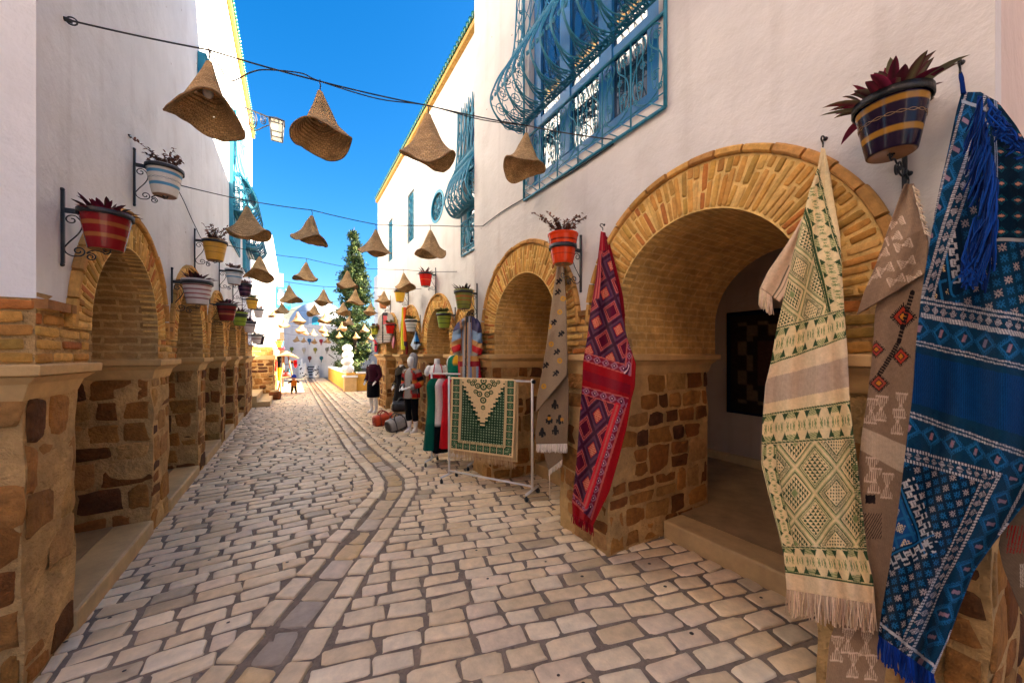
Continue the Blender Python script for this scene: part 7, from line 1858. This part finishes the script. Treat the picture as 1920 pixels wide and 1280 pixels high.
mb = MB(); mb.tube([on_y(616, 664, 30.35), on_y(627, 672, 30.35)], .03, 6); o = mb.build('spout_pipe', M['iron']); recentre(o); tag(o, 'dark slanting pipe on the end wall below the grey pot', 'pipe')
# white sculptures and slatted bench against the end wall
def white_figure(label, x, y, h_, seed):
    t = thing('sculpture', label, 'sculpture', (x, y, 0)); mb = MB(); r = random.Random(seed)
    mb.loft([((x, y, 0), .20, .16), ((x + .02, y, h_ * .25), .23, .18), ((x - .03, y, h_ * .5), .17, .14), ((x + .02, y, h_ * .72), .15, .12), ((x, y, h_ * .80), .07, .07), ((x, y, h_ * .9), .11, .11), ((x, y, h_), .03, .03)], n=18)
    mb.build('plaster_shape', M['white_stone'], t)
    mb = MB()
    for k in range(7): 
        a = r.uniform(-2.6, -.5); z = h_ * r.uniform(.1, .8); mb.ball((x +   .18 * math.cos(a), y + .16 * math.sin(a), z), .05, srgb(40, 44, 52), n=8)
    mb.build('dark_mark', M['attr'], t)
white_figure('tall white plaster figure by the end wall, left of the bench', on_y(566, 700, 29.6).x, 29.6, 1.4, 3)
white_figure('shorter white plaster figure leaning by the slatted bench', on_y(572, 700, 29.2).x, 29.2, 1.1, 4)
white_figure('white plaster figure in front of the slatted bench', on_y(592.5, 700, 29.1).x, 29.1, .95, 6)
xa, xb = on_y(573, 700, 29.8).x, on_y(598, 700, 29.8).x
t = thing('bench', 'white bench with black slats against the end wall', 'bench', ((xa + xb) / 2, 29.8, 0))
for k, z in enumerate((.22, .40, .58, .76)):
    mb = MB(); mb.box((xa, 29.62 + .08 * k, z), (xb, 29.70 + .08 * k, z + .085)); mb.build('slat', M['rubber'], t)
for x in (xa + .08, xb - .08):
    mb = MB(); mb.box((x - .03, 29.58, 0), (x + .03, 30.0, .9)); mb.build('side_frame', M['white_metal'], t)
# wooden canopy frame with goods, hanging clothes
Yc = 19.6
def cpt(px, py, Y=Yc): return on_y(px, py, Y)
t = thing('market_canopy', 'light wooden parasol frame over a stall at the foot of the sunlit house', 'canopy', tuple(cpt(535, 742)))
top = cpt(537, 657); mb = MB(); eaves = [cpt(519, 668, Yc - .5), cpt(552, 667, Yc - .9), cpt(560, 671, Yc + .6), cpt(530, 666, Yc + 1.0)]
for i in range(4):
    a, b2 = eaves[i], eaves[(i + 1) % 4]; m_ = (a + b2) / 2 + Vector((0, 0, .03)); mb.add([top, a, m_, b2], [(0, 1, 2), (0, 2, 3)], smooth=False)
cv_ = mb.build('canopy_cover', M['wood'], t); sd_ = cv_.modifiers.new('thickness', 'SOLIDIFY'); sd_.thickness = .03
mb = MB(); mb.tube([cpt(540, 664), cpt(548, 706)], .035, 6); mb.build('post', M['wood'], t)
mb = MB(); mb.tube([cpt(531, 667), cpt(530, 690), cpt(520, 740, Yc - .6)], .028, 6); mb.build('post', M['wood'], t)
mb = MB(); mb.tube([cpt(532, 667, Yc + .4), cpt(532, 706, Yc + .4)], .04, 6); mb.build('post', M['wood'], t)
mb = MB(); mb.tube([cpt(532, 683), cpt(544, 683)], .02, 5); mb.build('cross_bar', M['iron'], t)
a = cpt(524, 706, Yc + .2); b2 = cpt(552, 709, Yc + .2)
st_ = thing('stall_table', 'low stall table with trinkets under the wooden canopy', 'table', (a.x, a.y, 0))
mb = MB(); mb.box((a.x, Yc, a.z - .05), (b2.x, Yc + .8, a.z)); mb.build('table_top', M['wood'], st_)
for (x, y) in ((a.x + .05, Yc + .05), (b2.x - .05, Yc + .05), (a.x + .05, Yc + .75), (b2.x - .05, Yc + .75)): mb = MB(); mb.tube([(x, y, 0), (x, y, a.z - .05)], .03, 6); mb.build('leg', M['wood'], st_)
for i, (px, py, col, nm, lab) in enumerate(((529, 704, srgb(110, 20, 26), 'basket', 'dark red basket on the stall table'), (538, 704, srgb(150, 60, 60), 'basket', 'dull pink basket in the middle of the stall table'), (542, 700, srgb(24, 90, 110), 'vase', 'teal vase on the stall table beside the leaning post'))):
    c = on_y(px, py, Yc + .35); c.z = a.z
    mb = MB(); mb.lathe([(.10, 0), (.15, .05), (.16, .14), (.13, .18), (.14, .20)] if nm == 'basket' else [(.07, 0), (.11, .1), (.12, .22), (.06, .32), (.08, .36)], 16, origin=tuple(c), col=col, cap0=True); o = mb.build(nm, M['paint_pot']); recentre(o); tag(o, lab, nm)
def flat_cloth(label, name, cat, pts, Y, col, seed):
    L_ = [p[0] for p in pts]; R_ = [p[1] for p in pts]; t = thing(name, label, cat, tuple(on_y(L_[-1][0], L_[-1][1], Y)))
    cloth('cloth_body', t, L_, R_, (0, Y, 0), (0, 1, 0), lambda s, q: -.03 * np.sin(s * 9 + seed) , lambda px, py, s, q: start(px, col) * (1 + .15 * np.sin(s * 25 + seed))[..., None], 16, 24, thick=.02)
flat_cloth('red garment hanging on the sunlit house beside the stall', 'hanging_garment', 'garment', [((513, 678), (519, 678)), ((513, 696), (518.5, 696))], 18.6, srgb(190, 20, 26), 1)
flat_cloth('black garment hanging above the yellow cloth by the stall', 'hanging_garment', 'garment', [((520, 668), (528, 668)), ((520, 689), (528, 689))], 18.9, srgb(26, 22, 24), 2)
flat_cloth('yellow cloth hanging below the black garment by the stall', 'hanging_garment', 'garment', [((520, 689), (528, 689)), ((520.5, 700), (526, 704)), ((521, 714), (524, 714))], 18.9, srgb(216, 178, 20), 3)
flat_cloth('bright red cloth hanging from the right eave of the wooden canopy', 'hanging_garment', 'garment', [((551, 675), (556, 675)), ((550.5, 683), (557, 683)), ((553, 689), (555, 689))], 19.2, srgb(196, 16, 22), 4)
flat_cloth('brown cloth hanging beside the bright red one under the canopy', 'hanging_garment', 'garment', [((545, 676), (550, 676)), ((545, 681), (550, 681))], 19.3, srgb(120, 62, 28), 5)
# dark doorway panel hung with colourful pieces far left
t = thing('display_board', 'tall dark board with red and yellow pieces behind the blue pot, far left', 'board', tuple(on_y(526, 700, 22.6)))
a = on_y(523.5, 640, 22.6); b2 = on_y(532.5, 700, 22.6)
mb = MB(); mb.box((a.x, 22.6, 0), (b2.x, 22.7, a.z + .5)); mb.build('board', M['bark'], t)
for k, (px, py, w, col) in enumerate(((527.5, 643, 6, srgb(226, 170, 30)), (525, 652, 8, srgb(196, 26, 30)), (531, 653, 5, srgb(120, 20, 50)))):
    c = on_y(px, py, 22.5); mb = MB(); mb.ball((c.x, 22.5, c.z), w / 2 / F * 20, col, n=12, sy=.5, sz=1.1); mb.build('ornament', M['paint_pot'], t)
# two last pots on the townhouse front
for (Y, px, py, col, kind, lab, bl) in ((17.9, 499.5, 640, srgb(150, 180, 30), 'pink', 'bright green pot with pink flowers, last pot before the stall', 'iron bracket holding the bright green pot with pink flowers'), (20.0, 522.5, 641, srgb(20, 140, 200), 'green', 'sky blue pot on the sunlit house beyond the arcade', 'iron bracket holding the sky blue pot')):
    zz = on_y(px, py, Y).z; station(-.68, -1, Y, zz, col, [], kind, lab, bl, int(Y * 10), ringh=.03, glazed=False)
# basket box at the foot of the stone pier
p = on_z(516, 749); t = thing('basket', 'brown woven basket with a pale bundle on the ground by the stone pier', 'basket', tuple(p))
mb = MB(); mb.loft([((p.x, p.y, 0), .17, .15), ((p.x, p.y, .15), .20, .17), ((p.x, p.y, .30), .19, .16)], srgb(112, 62, 30), n=18); mb.build('basket_body', M['brick'], t)
mb = MB(); mb.ball((p.x - .02, p.y, .31), .14, srgb(190, 160, 110), n=12, sz=.5, wob=.3); mb.build('bundle', M['fabric'], t)
# toddler
p = on_z(551, 738); t = thing('person', 'toddler in blue cap, orange top and dark trousers walking with arms held out', 'person', (p.x, p.y, 0), None, world_parts=False, rotz=face_cam(p) + PI + .3)
mb = MB()
limb(mb, [(-.055, 0, .34), (-.075, -.02, .19), (-.085, .0, .05)], [.05, .042, .03]); limb(mb, [(.055, 0, .34), (.075, .02, .19), (.085, .01, .05)], [.05, .042, .03])
mb.loft([((0, 0, .32), .085, .07), ((0, 0, .42), .095, .08), ((0, 0, .54), .10, .075), ((0, 0, .585), .045, .045), ((0, -.01, .62), .04, .04)])
mb.loft([((0, -.02, .60), .045, .05), ((0, -.02, .65), .075, .085), ((0, -.01, .71), .085, .095), ((0, 0, .78), .07, .08), ((0, 0, .815), .02, .02)])
mb.ball((0, -.115, .685), .012, n=8)
for s_ in (-1, 1):
    limb(mb, [(s_ * .095, 0, .55), (s_ * .17, -.01, .49), (s_ * .235, -.03, .45)], [.034, .028, .020]); hand(mb, Vector((s_ * .235, -.03, .45)), Vector((s_ * 1, -.3, -.4)), .5); mb.ball((s_ * .085, 0, .69), .016, n=8)
o = mb.build('body', M['skin'], t); remesh(o, .008)
coat(t, 'top', [((0, 0, .59), .05, .05), ((0, 0, .555), .105, .08), ((0, 0, .46), .115, .095), ((0, 0, .35), .115, .095)], lambda f, an: srgb(196, 104, 24))
for s_ in (-1, 1):
    mb = MB(); mb.tube(crom([(s_ * .08, 0, .56), (s_ * .15, -.005, .505), (s_ * .21, -.02, .465)], 4), [.046, .045, .043, .042, .040, .038, .036, .034, .033], 10, srgb(60, 36, 34), cap=False); mb.build('sleeve', M['fabric'], t)
    mb = MB(); limb(mb, [(s_ * .052, 0, .36), (s_ * .075, -.02 * -s_, .2), (s_ * .085, .0, .10)], [.062, .052, .045], 10, srgb(48, 42, 26)); mb.build('trouser_leg', M['fabric'], t)
    mb = MB(); mb.loft([((s_ * .086, .02, .0), .032, .06), ((s_ * .086, .0, .03), .032, .055), ((s_ * .086, .02, .06), .03, .035)], srgb(70, 30, 40)); mb.build('shoe', M['leather'], t)
mb = MB(); mb.lathe([(.10, .70), (.102, .74), (.085, .80), (.04, .83), (.005, .835)], 20, fn=lambda p_, an, r, z: Vector((p_.x, p_.y * 1.08 - .005, z)), col=srgb(24, 54, 150)); mb.tube([(-.07, -.08, .715), (0, -.15, .71), (.07, -.08, .715)], .012, 6, srgb(24, 54, 150)); mb.build('cap', M['fabric'], t)
